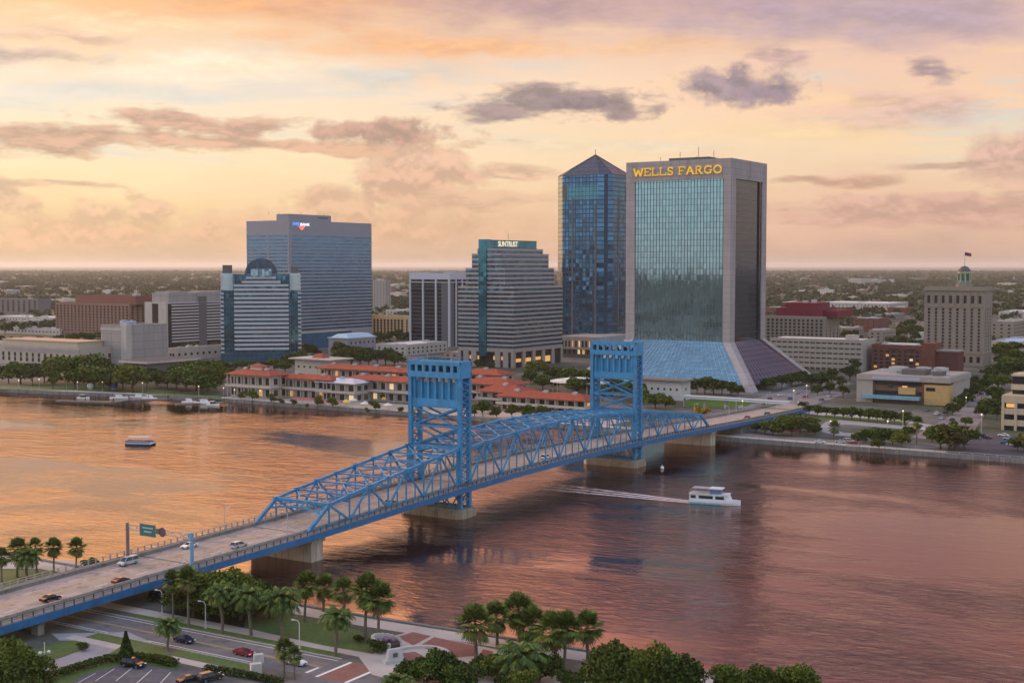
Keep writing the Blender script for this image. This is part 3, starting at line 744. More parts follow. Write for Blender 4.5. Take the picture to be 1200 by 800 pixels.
def serif_sign(txt, parent, m_, h, x, y0, z0, total, depth=.45):
    adv = sum((SERIF[c][2]+.14) if c != ' ' else .42 for c in txt); k = total/adv; cx = 0
    P = lambda q, r: Vector((x, y0 - (cx+q)*k, z0 + r*h))
    def seg(b, q0, r0, q1, r1, th): b.bar(P(q0, r0), P(q1, r1), depth, th)
    for c in txt:
        if c == ' ': cx += .42; continue
        st_, th_, adv_ = SERIF[c]; b = MB()
        for s_ in st_:
            p0, p1 = P(s_[0], s_[1]), P(s_[2], s_[3]); d = (p1-p0).normalized(); b.bar(p0-d*.02, p1+d*.02, depth, h*.20)
        for s_ in th_: seg(b, s_[0], .05 if s_[1] == 0 else (.95 if s_[1] == 1 else s_[1]), s_[2], .05 if s_[3] == 0 else (.95 if s_[3] == 1 else s_[3]), h*.13)
        if c in 'EF':
            seg(b, .70, .70, .70, 1, h*.12)
            if c == 'E': seg(b, .70, 0, .70, .32, h*.12)
        if c == 'L': seg(b, .70, 0, .70, .34, h*.12)
        def arc(cxx, cy, rx, ry, a0, a1, th, n=12):
            for i in range(n):
                u0 = R(a0+(a1-a0)*i/n); u1 = R(a0+(a1-a0)*(i+1)/n)
                seg(b, cxx+rx*math.cos(u0), cy+ry*math.sin(u0), cxx+rx*math.cos(u1), cy+ry*math.sin(u1), th)
        if c == 'O': arc(.44, .5, .38, .45, 0, 360, h*.19, 20)
        if c == 'G': arc(.44, .5, .38, .45, 40, 320, h*.18, 16); seg(b, .74, .74, .74, 1, h*.1)
        if c == 'R': arc(.34, .74, .26, .21, -90, 90, h*.17, 8); seg(b, .12, .95, .36, .95, h*.12); seg(b, .12, .53, .36, .53, h*.12)
        if c == 'S': arc(.32, .72, .24, .23, 20, 270, h*.16, 10); arc(.32, .27, .25, .23, 90, -160, h*.16, 10); seg(b, .56, .72, .56, 1, h*.1); seg(b, .07, 0, .07, .28, h*.1)
        b.build('letter', m_, parent); cx += adv_+.14
gold = mat('gold_letters', (.86, .50, .03), .45, var=.05)
gold.node_tree.nodes['Principled BSDF'].inputs['Emission Color'].default_value = (1, .55, .04, 1)
gold.node_tree.nodes['Principled BSDF'].inputs['Emission Strength'].default_value = .22
sg = MB(); sg.box(-.06, .01, 3.6, N-4.6, H-10.2, H-3.0); sgo = sg.build('sign', cw, tower)
serif_sign('WELLS FARGO', sgo, gold, 5.0, -.35, N-6.0, H-9.2, N-11.2)

# ---- dark blue glass tower with a pyramid top
s = Site(709, 655, 748, 1150, 204); Y0 = 1150
ap_z = zat(702, 181, Y0+25)-GZ; hz_ = zat(705, 205, Y0+10)-GZ
gblue = glass('glass_deep_blue', (.05, .15, .27), (.012, .025, .05), (3.0, 3.9), .03, .20, .8, .05, .35)
gwarm = glass('glass_warm_reflection', (.36, .34, .30), (.05, .05, .06), (3.0, 3.9), .02, .2, .8, .08, .2)  # pale warm tint holds the yellowish reflection on the corner face
gpyr = glass('glass_pyramid', (.055, .085, .13), (.10, .11, .13), (4, 4), .03, .07, .65, .12, .2)
gaqua = glass('glass_aqua', (.06, .20, .27), (.02, .05, .07), (3.0, 3.9), .02, .1, .8, .05, .15)
S_ = 0.5*(s.U+s.N)*1.0; c_ = S_*.17
root = bld('office_tower', 'dark blue glass tower with pointed pyramid roof behind the flared tower', s, 'skyscraper')
oct_ = [(c_, 0), (S_-c_, 0), (S_, c_), (S_, S_-c_), (S_-c_, S_), (c_, S_), (0, S_-c_), (0, c_)]
root.location = s.loc - GU*c_*.5 - GN*c_*.5
b = MB(); b.prism(oct_, 0, hz_, 0); b.build('glass_wall', gblue, root)
m_ = S_/2; b = MB(); n = len(oct_)
for i in range(n):
    p, q = oct_[i], oct_[(i+1) % n]; b.poly([(p[0], p[1], hz_+.02), (q[0], q[1], hz_+.02), (m_, m_, ap_z)])
b.poly([(p[0], p[1], hz_+.01) for p in reversed(oct_)]); b.build('pyramid_roof', gpyr, root)
b = MB()
for p in oct_: b.bar((p[0], p[1], hz_), (m_, m_, ap_z+.4), .45, .45)
for p, q in zip(oct_, oct_[1:]+oct_[:1]): b.bar((*p, hz_), (*q, hz_), .6, .6)
b.tube([(m_, m_, ap_z), (m_, m_, ap_z+5)], .25, 6); b.build('roof_frame', frame_m, root)
b = MB(); b.prism([(-.12, S_-c_-1), (-.12, S_-c_), (c_-.1, S_+.02), (c_-.9, S_+.02)], 8, hz_-.6); b.build('corner_glass', gwarm, root)
b = MB()
for a0 in (c_+1.5, S_*.62): F_(b, a0, a0+1.8, 10, hz_-26 if a0 < S_*.4 else hz_-20, -.2, .25)
R_(b, S_*.34, S_*.34+2.2, 10, hz_-20, -.2, .25)
b.build('notch_strip', frame_m, root)  # raised dark strips standing in for vertical notches
b = MB(); F_(b, S_*.16, S_*.74, hz_-21.5, hz_-9.5, -.2, .22); b.build('sky_lobby_glass', gaqua, root)
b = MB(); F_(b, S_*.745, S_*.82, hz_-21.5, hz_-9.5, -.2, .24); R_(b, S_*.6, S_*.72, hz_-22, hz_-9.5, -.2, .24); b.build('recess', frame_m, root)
b = MB()
for z in np.arange(12, hz_-3, 3.9*2): ring(b, 0+c_*0, S_, 0, S_, z, z+.001, -.2) if False else None
# podium at its foot
s = Site(700, 652, 742, 1085, 395); root = bld('office_podium', 'low dark podium with a pale lit band below the dark blue tower', s)
tan_st = mat('pale_stone', (.32, .265, .235), .8, var=.12, vs_=.2)
b = MB(); b.box(0, s.U, 0, s.N, 0, s.H-10.5); b.build('wall', mat('dark_stone', (.10, .09, .09), .7), root)
b = MB(); b.box(-1, s.U+1, -1, s.N+1, s.H-10.5, s.H-.6); parapet(b, -1, s.U+1, -1, s.N+1, s.H-.6, .6); b.build('upper_wall', tan_st, root)
W = Wins(root); W.grid('F', 2, s.N-2, s.H-9, s.H-3, 11, 1, 1.6, 5.5, gbrown, -1.0, .45); W.grid('F', 2, s.N-2, 2, 8, 8, 1, 2.6, 4, gbrown, 0, .5); W.done()

# ---- wide banded tower with blue and red sign
s = Site(340, 290, 436, 1290, 258); U, N, H = s.U, s.N, s.H
bandm = mat('band_grey', (.26, .25, .285), .7, var=.08); gband = glass('glass_band_blue', (.06, .18, .31), metal=.75, wob=.02, cell=(1.6, 4), var=.25)
root = bld('office_tower', 'broad banded grey and blue office slab with a small red logo near its roof', s, 'skyscraper')
b = MB(); b.box(.4, U-.4, .4, N-.4, 0, H-13); core = b.build('core', gband, root)
nf = 28; zt = H-13; f0 = 12.0; fh = (zt-f0)/nf
b = MB(); ring(b, 0, U, 0, N, 3.2, f0, .05)
for i in range(nf): ring(b, 0, U, 0, N, f0+i*fh+fh*.56, f0+(i+1)*fh, .1)
b.box(0, U, 0, N, zt, H-.8); parapet(b, 0, U, 0, N, H-.8, .8, .5)
b.box(.2, 3.0, -.12, .4, f0, zt); b.box(-.12, .4, .2, 2.0, f0, zt); b.box(-.12, .4, N*.5-.8, N*.5+.8, f0, zt)
b.build('wall', bandm, root)
for i in range(nf):
    z = f0+i*fh; b = MB(); ring(b, .05, U-.05, .05, N-.05, z+.02, z+fh*.56-.02, -.02); b.build('window_band', gband, root)
b = MB(); x0, x1 = .02, U*.50; b.box(.6, x1, N*.02, N*.30, H-.8, H+6.2); b.build('penthouse', bandm, root)
b = MB(); b.box(U*.34, U*.46, N*.02-.06, N*.02, H+2.8, H+4.2); b.build('vent', frame_m, root)
for (x, y, h) in ((2, N*.5, 9), (10, N*.4, 8.2), (20, 3, 8), (U*.48, 3, 8), (U*.45, 5, 8)):
    b = MB(); b.tube([(x, y, H+6.2), (x, y, H+h)], .2, 6); b.build('mast', frame_m, root)
sgn = MB(); R_(sgn, 3.5, 33, H-9.4, H-1.2, 0, .12); sg = sgn.build('sign', bandm, root)
lb = emat('sign_blue_letters', (.10, .28, .75), .7); lw = emat('sign_white_letters', (.75, .75, .85), .75); lr = emat('sign_red', (.8, .16, .14), .7)
lettering('EVER', sg, lb, 4.2, (9.5, -.4, H-3.6), (math.pi/2, 0, 0), 10, .12, 'letters', .12); lettering('BANK', sg, lw, 3.6, (22.5, -.4, H-3.8), (math.pi/2, 0, 0), 14, .12, 'letters', .12)
b = MB(); p = [(-5.2, 1.8), (-1.6, 2.2), (0, 1.2), (2.5, 2.4), (5.6, 2.6), (1.2, -1.8), (0, -2.2), (-1.6, -1.6)]
b.poly([(18+q[0], -.45, H-7.2+q[1]) for q in reversed(p)]); b.poly([(18+q[0], -.15, H-7.2+q[1]) for q in p])
for q0, q1 in zip(p, p[1:]+p[:1]): b.poly([(18+q0[0], -.45, H-7.2+q0[1]), (18+q1[0], -.45, H-7.2+q1[1]), (18+q1[0], -.15, H-7.2+q1[1]), (18+q0[0], -.15, H-7.2+q0[1])])
b.build('logo', lr, sg)
# its blue glass base and the low grey annexe
bg_ = glass('glass_base_blue', (.06, .20, .36), (.03, .08, .14), (4, 5), .01, .06, .6, .1, .15)
s2 = Site(352, 349, 412, 1180, 391); b = MB(); r2 = bld('glass_annexe', 'deep blue glazed entrance block at the foot of the broad banded tower', s2)
b.box(0, s2.U, 0, max(8, s2.N), .8, s2.H); b.build('glass_wall', bg_, r2); b = MB(); b.box(-.3, s2.U+.3, -.3, max(8, s2.N)+.3, 0, .8); b.box(-.3, s2.U+.3, -.3, max(8, s2.N)+.3, s2.H, s2.H+.5); b.build('roof', roof_m, r2)
s2 = Site(408, 404, 440, 1130, 394); r2 = bld('low_office', 'low grey office with pale glazed roof beside the blue glazed entrance', s2)
b = MB(); b.box(0, s2.U, 0, 22, 0, s2.H-2.2); b.build('wall', bandm, r2); b = MB(); b.box(-.8, s2.U+.8, -.8, 22.8, s2.H-2.2, s2.H-1.4); b.prism([(0, 0), (s2.U, 0), (s2.U, 20), (0, 20)], s2.H-1.4, s2.H+1.6, top=[(4, 5), (s2.U-4, 5), (s2.U-4, 15), (4, 15)]); b.build('roof', mat('roof_pale_blue', (.36, .47, .56), .5), r2)
W = Wins(r2); W.grid('R', 1, s2.U-1, 1, s2.H-3, 6, 2, 2.0, 2.4); W.done()

# ---- stepped tower with the teal strip
g12 = glass('glass_stepped', (.06, .14, .20), metal=.7, wob=.03, cell=(1.6, 3.6), var=.4); pk = mat('band_pink_grey', (.36, .29, .275), .7, var=.1)
gst = glass('glass_teal_strip', (.035, .19, .26), (.02, .07, .09), (2.4, 3.4), .02, .06, .7, .06, .2)
s = Site(602, 537, 659, 985, 336); root = bld('office_tower', 'stepped pink banded tower with a teal glass strip and pale sign on its crown', s, 'skyscraper')
U, N = s.U, s.N; zs = [s.H, zat(602, 314, 990)-GZ, zat(602, 297, 993)-GZ, zat(602, 291, 996)-GZ]
ztop = zat(602, 281, 998)-GZ
z_pod = zat(602, 409, 985)-GZ; fh = 3.35; wall = MB(); bands = []
cores = MB(); prev = z_pod
for (zt, (y0, y1)) in zip(zs, ((0, N), (7.6, N-6.8), (12.7, N-12.7), (18.0, N-17.8))):
    cores.box(.4, U-.4, y0+.4, y1-.4, prev, zt-.3)
    k = max(1, round((zt-prev)/fh)); f = (zt-prev)/k
    for j in range(k):
        z = prev+j*f; ring(wall, 0, U, y0, y1, z+f*.60, z+f-.02, .08); bands.append((0, U, y0, y1, z+.02, z+f*.60-.02))
    wall.box(.31, U-.31, y0+.31, y1-.31, zt-.3, zt+.02)
    prev = zt
cores.build('core', g12, root); wall.build('wall', pk, root)
for q in bands:
    b = MB(); ring(b, q[0]+.05, q[1]-.05, q[2]+.05, q[3]-.05, q[4], q[5], -.02); b.build('window_band', g12, root)
ya, yb = 24.0, 31.0
b = MB(); F_(b, ya, yb, z_pod-6, ztop+.4, -6.0, .9); b.build('teal_strip', gst, root)
b = MB(); b.box(6.1, U, ya, yb, zs[-1], ztop); b.build('crown', gst, root)
b = MB(); ring(b, 6.2, U, ya, yb, zs[-1]+.1, zs[-1]+1.0, .08); ring(b, 6.2, U, ya, yb, ztop-.6, ztop+.1, .10); b.build('crown_band', mat('dark_trim', (.09, .10, .12), .6), root)
lc = emat('sign_cream', (.80, .74, .50), .45)
b = MB(); R_(b, 10, 46, zs[-1]+1.4, ztop-.8, .02, .12, 0, ya); sg = b.build('sign', gst, root)
lettering('SUNTRUST', sg, lc, 5.6, (29, ya-.3, (zs[-1]+ztop)/2+.2), (math.pi/2, 0, 0), 28, .12, 'letters', .10)
b = MB(); b.box(.9, U-.9, .9, N-.9, 0, z_pod-.6); b.build('podium_core', gbrown, root)
b = MB()
for k in range(8):
    a = N*k/7
    if k not in (3, 4): F_(b, a-2.4 if k else 0, a+2.4 if k < 7 else N, 0, z_pod, -2.4, .3)
for k in range(6):
    a = U*k/5; R_(b, max(a-2, .01) if k else 2.5, a+2 if k < 5 else U, 0, z_pod, -2.4, .3)
F_(b, 0, N, z_pod-2.6, z_pod+.2, -2.3, .35); R_(b, 0, U, z_pod-2.6, z_pod+.2, -2.3, .36); b.build('podium_wall', tan_st, root)
b = MB()
for k in (1, 2, 4, 5): F_(b, N*k/7+2.9, N*(k+1)/7-2.9+.6*0, 5.4, 8.2, -.92, -.7)
for k in range(4): R_(b, U*k/5+3, U*(k+1)/5-3, 2.0 if k % 2 else 4, 6.5, -.92, -.7)
b.build('lit_shopfront', lit, root)
b = MB(); b.tube([(8, 10, ztop), (8, 10, ztop+5)], .15, 6); b.build('mast', frame_m, root)

# ---- black slab with white piers
s = Site(527, 480, 556, 1240, 321); U, N, H = s.U, s.N, s.H
root = bld('office_block', 'black glass slab with thin white vertical piers and a pale flat cap', s)
gblk = glass('glass_black', (.022, .024, .032), (.10, .10, .11), (60, 3.6), .02, .16, .5, .08, .35); wp = mat('pier_white', (.50, .48, .52), .7, var=.08)
b = MB(); b.box(.8, U-.8, .8, N-.8, 0, H-7.5); b.build('glass_wall', gblk, root)
b = MB(); b.box(0, U, 0, N, H-5.2, H); parapet(b, 0, U, 0, N, H, 1.0, .5); b.build('cap', wp, root)
b = MB(); b.box(1.2, U-1.2, 1.2, N-1.2, H-7.5, H-5.2); b.build('top_recess', gbrown, root)
for k in range(4):
    a = (N-1.6)*k/3; b = MB(); F_(b, a, a+1.6, 0, H-5.2, -1.2, .5); b.build('pier', wp, root)
for k in range(1, 5):
    a = (U-1.4)*k/4; b = MB(); R_(b, a, a+1.4, 0, H-5.2, -1.2, .5); b.build('pier', wp, root)
b = MB(); F_(b, 0, N, H-8.3, H-7.5, -.9, .3); R_(b, .2, U, H-8.3, H-7.5, -.9, .3); b.build('cornice', wp, root)
roof_units(root, 2, U-2, 2, N-2, H, 4, 1.3); b = MB(); b.box(3, 10, N*.3, N*.5, H, H+1.6); b.build('roof_housing', frame_m, root)

# ---- front left glass tower with a round top, turned to face the river
s = Site(340, 273, 350, 1050, 321, face=True); N = s.N; H = s.H
root = bld('office_tower', 'blue glass tower with white bands and a round dark vault on its roof', s, 'skyscraper')
g7 = glass('glass_round_tower', (.06, .19, .28), (.03, .08, .11), (1.7, 3.6), .02, .08, .75, .05, .3); wb = mat('band_white', (.47, .43, .45), .7, var=.08)
NN = N; DP = 30.0
b = MB(); b.box(.5, DP, .2, NN-.2, 0, H); b.build('centre_glass', g7, root)
fh = (zat(340, 333, 1050)-GZ-8)/ 16.0; wall = MB()
for i in range(16):
    z = 8+i*fh; F_(wall, 1.0, NN-1.0, z+fh*.5, z+fh, -.6, .25)
    b = MB(); F_(b, 1.0, NN-1.0, z+.05, z+fh*.5-.05, -.6, .06); b.build('window_band', g7, root)
z = 8+16*fh
for k, (i_, dz_) in enumerate(((.16, 0), (.24, 1))): F_(wall, NN*i_, NN*(1-i_), z+dz_*fh+fh*.3, z+dz_*fh+fh*.8, -.6, .25)
wall.build('wall', wb, root)
b = MB(); F_(b, NN*.32, NN*.68, H-2.5, H+4.0, -1.2, .4); b.build('bay', glass('glass_pale', (.26, .42, .50), metal=.7), root)
b = MB(); r_ = NN*.285; cy = NN*.5; pr = [(cy+r_*math.cos(R(a)), H+r_*.98*math.sin(R(a))) for a in range(0, 181, 12)]
b2 = MB(); nb = len(pr); x0, x1 = 1.5, DP
for (q, nx) in ((x0, 0), (x1, 1)): b2.v += [(q, p[0], p[1]) for p in pr]
b2.f += [tuple(range(nb))[::-1], tuple(range(nb, 2*nb))] + [(i, i+1, nb+i+1, nb+i) for i in range(nb-1)]; b2.m = [0]*len(b2.f)
b2.build('vault_roof', glass('glass_vault', (.05, .095, .165), (.02, .03, .05), (2, 2), .02, .1, .6, .1, .1), root)
for (y0, y1, nm) in ((NN, NN+9.5, 'l'), (-8.5, 0, 'r')):
    b = MB(); b.box(6, DP+6, y0, y1, 0, H-13); g_ = b.build('wing_glass', g7, root)
    b = MB(); b.box(5.6, DP+5, y0+.3*(nm == 'r'), y1-.3*(nm == 'l'), H-13, H+.5); b.build('wing_top', mat('wing_pale', (.50, .56, .55), .6, var=.1), root)
    b = MB(); yy = (y1-2.2, y1+.3) if nm == 'l' else (y0-.3, y0+2.2)
    for i in range(19): b.box(5.4, DP+6.2, yy[0], yy[1], 5+i*fh+fh*.5, 5+i*fh+fh)
    b.build('wing_bands', wb, root)
b = MB(); b.box(8, DP+2, NN+1.5, NN+8, H+.5, H+7); b.box(9, DP, -7, -1, H-1+1.5, H+6); b.build('roof_frame', frame_m, root)
b = MB(); b.box(-1.5, DP, -9.5, NN+9.5, 0, 7.2); b.build('base', glass('glass_base_teal', (.04, .14, .22), (.02, .05, .08), (3.2, 3.6), .01, .08, .6, .1, .2), root)
# ------------------------------------------------------------------ buildings: the rest of downtown
stone_b = mat('brown_brick', (.235, .135, .105), .85, var=.12, vs_=.3); stone_r = mat('red_brown_metal', (.19, .075, .065), .7, var=.12)
beige = mat('beige_stone', (.265, .212, .172), .85, var=.12, vs_=.2, dirt=(.22, .18, .15)); cream = mat('cream_stucco', (.42, .35, .26), .85, var=.1)
offw = mat('off_white_wall', (.43, .38, .345), .85, var=.1, vs_=.15, dirt=(.34, .30, .27)); greyw = mat('grey_wall', (.32, .285, .275), .85, var=.09, vs_=.15, joint=6.0)
brickw = mat('red_brick', (.17, .062, .045), .85, var=.18, vs_=.5); maroon = mat('maroon_panel', (.16, .022, .035), .6, var=.12)
tanw = mat('tan_panel', (.47, .30, .13), .8, var=.1); warmb = mat('brown_panel', (.17, .095, .06), .8, var=.15); peach = mat('peach_stucco', (.55, .38, .20), .85, var=.1)
def punched(name, label, s, wallm, rows, cF, cR, ww, wh, rfm=None, top=1.2, bottom=3.5, plit=0.0, units=2, g=None, depth=None, ledges=False, endR=None):
    root = bld(name, label, s); U = depth or max(s.U, 8); N = max(s.N, 8); H = s.H
    b = MB(); b.box(0, U, 0, N, 0, H); parapet(b, 0, U, 0, N, H, .9, .4)
    if ledges:
        for j in range(rows+1): ring(b, 0, U, 0, N, bottom+(H-top-bottom)*j/rows-.25, bottom+(H-top-bottom)*j/rows+.25, .22)
    b.build('wall', wallm, root)
    b = MB(); b.box(.4, U-.4, .4, N-.4, H, H+.12); b.build('roof', rfm or roof_m, root)
    W = Wins(root)
    if cF: W.grid('F', .8, N-.8, bottom, H-top, cF, rows, ww, wh, g, 0, plit)
    if cR: W.grid('R', .8, U-.8, bottom, H-top, cR, rows, ww, wh, g, 0, plit)
    W.done(g)
    if units: roof_units(root, 1, U-1, 1, N-1, H+.12, units)
    return root, U, N, H
# far left dark slab
s = Site(45, -30, 47, 2040, 351)
punched('office_block', 'small dark grey office block at the far left edge of the skyline', s, mat('dark_grey_wall', (.15, .13, .13), .8), 6, 12, 0, 5.2, 2.6, bottom=4, depth=24)
# brown hotel
s = Site(152, 65, 171, 1390, 357); root, U, N, H = punched('hotel', 'long brown brick block with rows of windows and a dark red upper storey', s, stone_b, 10, 20, 3, 2.5, 2.0, bottom=5, units=0, ledges=True, g=gbrown)
b = MB(); b.box(3, U+6, -6, N*.75, H+.1, H+8.6); parapet(b, 3, U+6, -6, N*.75, H+8.6, .7); b.build('upper_storey', stone_r, root)
b = MB(); b.box(6, 12, -4, 2, H+8.6, H+12); b.tube([(9, -1, H+12), (9, -1, H+17)], .3, 6); b.build('roof_housing', offw, root)
# dark slab with white bands
s = Site(195, 170, 269, 1215, 356); U, N, H = s.U, s.N, s.H
root = bld('office_block', 'dark brown office slab with thin white bands and white end piers', s)
b = MB(); b.box(.3, U, .3, N, 0, H); b.build('core', gbrown, root)
wb3 = mat('band_pale', (.46, .41, .40), .75, var=.08); b = MB(); k = 13; f = (H-5)/k
for i in range(k):
    R_(b, 6.5, U*.50, 4+i*f+f*.52, 4+i*f+f, -.6, .15); R_(b, U*.63, U, 4+i*f+f*.52, 4+i*f+f, -.6, .15)
b.box(.1, U-.1, .1, N-.1, H, H+1); b.build('bands', wb3, root)
b = MB(); F_(b, 0, N*.36, 0, H+1.4, -2, .3); F_(b, N*.66, N, 0, H+1.4, -2, .3); b.build('pier', offw, root)
for i in range(k):
    b = MB(); R_(b, 6.5, U*.50, 4+i*f+.05, 4+i*f+f*.5, -.6, .03); b.build('window_band', gbrown, root); b = MB(); R_(b, U*.63, U, 4+i*f+.05, 4+i*f+f*.5, -.6, .03); b.build('window_band', gbrown, root)
b = MB(); R_(b, U*.50+.02, U*.63-.02, 0, H+6, -3, -.1); b.build('dark_slot', frame_m, root)
b = MB(); b.box(6, U*.5, 3, N-3, H+1, H+9.5); b.box(U*.5+.01, U, 1, N-3, H+1, H+10.5); b.box(8, U*.4, 5, N-5, H+9.5, H+11); b.build('penthouse', greyw, root)
# windowless cube
s = Site(147.5, 116, 197, 1000, 382); U, N, H = s.U, s.N, s.H
root = bld('theatre', 'blank pale grey windowless cube building with a corner pier', s)
b = MB(); b.box(1.5, U, 1.0, N, 0, H-1); parapet(b, 1.5, U, 1.0, N, H-1, 1.4, .8); b.build('wall', greyw, root)
b = MB(); b.box(-.3, 5, -.5, 5.5, 0, H+1.2); F_(b, 5.5, N, H-3.6, H-2.2, -1.6, -1.2); b.build('corner_pier', offw, root)
b = MB(); b.box(2, U-1, 3, N-1, H-1, H-.7); b.build('roof', roof_m, root)
for i, (x, y) in enumerate(((8, 8), (14, 9), (18, 14), (12, 16))):
    b = MB(); b.box(x-2.4, x+2.4, y-2, y+2, H-.7, H+2.0+i*.5); b.tube([(x, y, H+1), (x, y, H+3+i*.4)], .8, 8); b.build('roof_unit', mat('plant_blue_grey', (.28, .36, .45), .6), root)
# podium in front of the cube
s = Site(172, 150, 232, 905, 424); U, N, H = s.U, s.N, s.H
root = bld('theatre_foyer', 'low flat dark roofed hall in front of the windowless cube', s)
b = MB(); b.box(1, U-1, 1, 26, 0, H-1.4); b.build('wall', frame_m, root); b = MB(); b.box(-1, U+1, -1, 28, H-1.4, H); b.build('roof_edge', offw, root); b = MB(); b.box(0, U, 0, 27, H, H+.15); b.build('roof', mat('roof_dark', (.07, .07, .085), .8), root)
s = Site(205, 198, 263, 1060, 409); punched('low_building', 'long low white building at the foot of the dark banded slab', s, offw, 1, 2, 8, 2.4, 2.2, rfm=roofw_m, top=1.5, bottom=1.5, depth=None, units=3)
# long pale building on the far left
s = Site(93, -60, 119, 985, 409); root, U, N, H = punched('long_hall', 'long low beige hall with two rows of dark windows at the far left', s, mat('beige_hall', (.37, .315, .27), .85, var=.12, vs_=.15), 2, 22, 3, 2.6, 3.2, top=4.5, bottom=2.5, units=6, depth=34)
b = MB(); b.box(6, 30, 10, N*.62, H+.1, H+4.2); b.build('upper_storey', cream, root); b = MB(); b.box(5.4, 30.6, 9.4, N*.62+.6, H+4.2, H+4.8); b.build('roof', mat('roof_warm_lit', (.50, .33, .22), .85, var=.15, vs_=.2), root)  # orange roof colour holds the warm evening light
b = MB(); F_(b, .5, N*.55, H-3.4, H-.4, 0, .4); b.build('frieze', greyw, root)
# buildings behind it, each a low roof
LOW = [  # xc, xl, xr, ytop, ybase, wall, roof, label
 (70, -20, 92, 386, 393, offw, 'blue', 'low shed with a long pale blue roof at the far left'),
 (64, -10, 96, 373, 380, offw, 'w', 'flat white warehouse roof left of the long brown block'),
 (50, 30, 88, 352, 357, offw, 'w', 'pale long building behind the red brown upper storey on the left'),
 (140, 120, 172, 354, 364, offw, 'w', 'white roofed block behind the right end of the brown hotel'),
 (30, 8, 66, 377, 384, beige, 'w', 'beige low block with white roof between trees at far left'),
 (86, 66, 116, 404, 412, beige, 'o', 'flat roof with warm light painted on it just left of the windowless cube'),
 (452, 437, 458, 329, 362, greyw, 'g', 'slender grey and white slab far behind between the big towers'),
 (470, 452, 492, 364, 371, offw, 'w', 'low white shed behind the tan hotel'),
 (476, 440, 524, 405, 417, offw, 'w', 'low white office in front of the black slab'),
 (545, 520, 560, 414, 420, beige, 'w', 'small pale pavilion beside the foot of the black slab'),
 (1042, 956, 1064, 356, 366, offw, 'w', 'long white flat roofed building among trees on the right'),
 (1028, 1000, 1042, 374, 390, brickw, 'blue', 'red and white house block with pale blue roof on the right'),
 (1060, 1040, 1070, 361, 369, brickw, 'w', 'small brick building with white roof right of the long white building'),
 (1040, 1026, 1060, 369, 374, beige, 'g', 'low beige wing behind the pale blue roof'),
 (1034, 1018, 1050, 388, 402, beige, 'w', 'small cream block behind the brick block'),
 (1000, 968, 1012, 385, 394, beige, 'w', 'pale low block right of the maroon topped block'),
 (1090, 1064, 1100, 392, 399, offw, 'w', 'low white shed left of the tall beige hotel'),
 (1188, 1160, 1212, 378, 402, beige, 'g', 'tan flat block at the right edge behind the beige hotel'),
 (1200, 1170, 1216, 366, 374, offw, 'w', 'pale low building at the right edge under the forest'),
 (1196, 1160, 1220, 402, 412, cream, 'blue', 'low cream building with blue grey roof at the right edge'),
 (921, 897, 932, 361, 369, brickw, 'w', 'brick block with white roof just right of the flared tower'),
 (936, 899, 960, 400, 408, beige, 'w', 'low beige podium behind the parking garage'),
 (1010, 993, 1020, 327, 334, offw, 'w', 'pale apartment block far off in the forest'),
 (1022, 1012, 1038, 328, 333, offw, 'w', 'second pale apartment block far off in the forest'),
]
roofb_m = mat('roof_blue', (.30, .42, .56), .6, var=.12); roofo_m = mat('roof_warm_lit', (.50, .33, .22), .85)  # warm low sunlight is put into the orange roof colour
for (xc, xl, xr, yt, yb, wm, rk, lab) in LOW:
    Y = 76.4*FPX/(yb-HOR); s = Site(xc, xl, xr, Y, yt)
    if s.H > 30: rows = 12
    else: rows = max(1, int(s.H/3.6))
    ww = 2.2
    punched('low_building', lab, s, wm, rows, max(2, int(s.N/6)), max(2, int(s.U/6)), ww, min(1.7, s.H/rows*.55), rfm={'w': roofw_m, 'g': roof_m, 'blue': roofb_m, 'o': roofo_m}[rk], top=min(1.0, s.H*.2), bottom=min(1.0, s.H*.2), units=5)
# tan hotel
s = Site(474, 436, 484, 1395, 371); punched('hotel', 'tan hotel with a white roof edge between the broad tower and the black slab', s, peach, 6, 9, 2, 2.6, 2.6, rfm=roofw_m, top=3.0, bottom=2, units=2)
# parking garage
s = Site(1011, 903, 1026, 955, 399); U, N, H = max(s.U, 14), s.N, s.H
root = bld('parking_garage', 'long white open parking garage with dark deck slots', s)
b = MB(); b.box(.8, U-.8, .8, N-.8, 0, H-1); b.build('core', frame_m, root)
gar = mat('garage_concrete', (.38, .325, .285), .85, var=.1, vs_=.15, dirt=(.33, .29, .26)); b = MB(); k = 6; f = H/k
for i in range(k): F_(b, 0, N, i*f+f*.42, (i+1)*f+.4, -.8, .1)
for i in range(17): F_(b, (N-1)*i/16, (N-1)*i/16+1.0, 0, H, -.8, .18)
R_(b, 0, U, 0, H+.5, -.75, .12); b.build('wall', gar, root)
W = Wins(root); W.grid('R', U*.2, U*.8, 3, H-1, 1, 6, 2.4, 1.6); W.done()
b = MB(); b.box(.2, U-.2, .2, N-.2, H-.6, H-.2); b.build('deck', roofw_m, root); b = MB(); b.box(4, 11, 6, 14, H-.2, H+3.5); b.build('stair_head', offw, root)
# maroon topped block
s = Site(966, 897, 984, 1160, 372); root, U, N, H = punched('office_block', 'beige block with a deep maroon stepped upper storey right of the flared tower', s, beige, 8, 13, 4, 2.2, 2.2, top=1.5, bottom=5, units=0, ledges=True)
b = MB(); b.box(1, U, 3, N*.82, H+.1, H+8); b.box(6, U+8, -9, N*.55, H+.1, H+6); b.build('upper_storey', maroon, root); b = MB(); b.box(6, U-4, 8, N*.70, H+8, H+12.5); b.build('plant_storey', maroon, root)
for (y, h) in ((N*.2, 15.5), (N*.35, 14.5)):
    b = MB(); b.box(8, 12, y, y+4, H+12.5, H+h); b.build('roof_unit', offw, root)
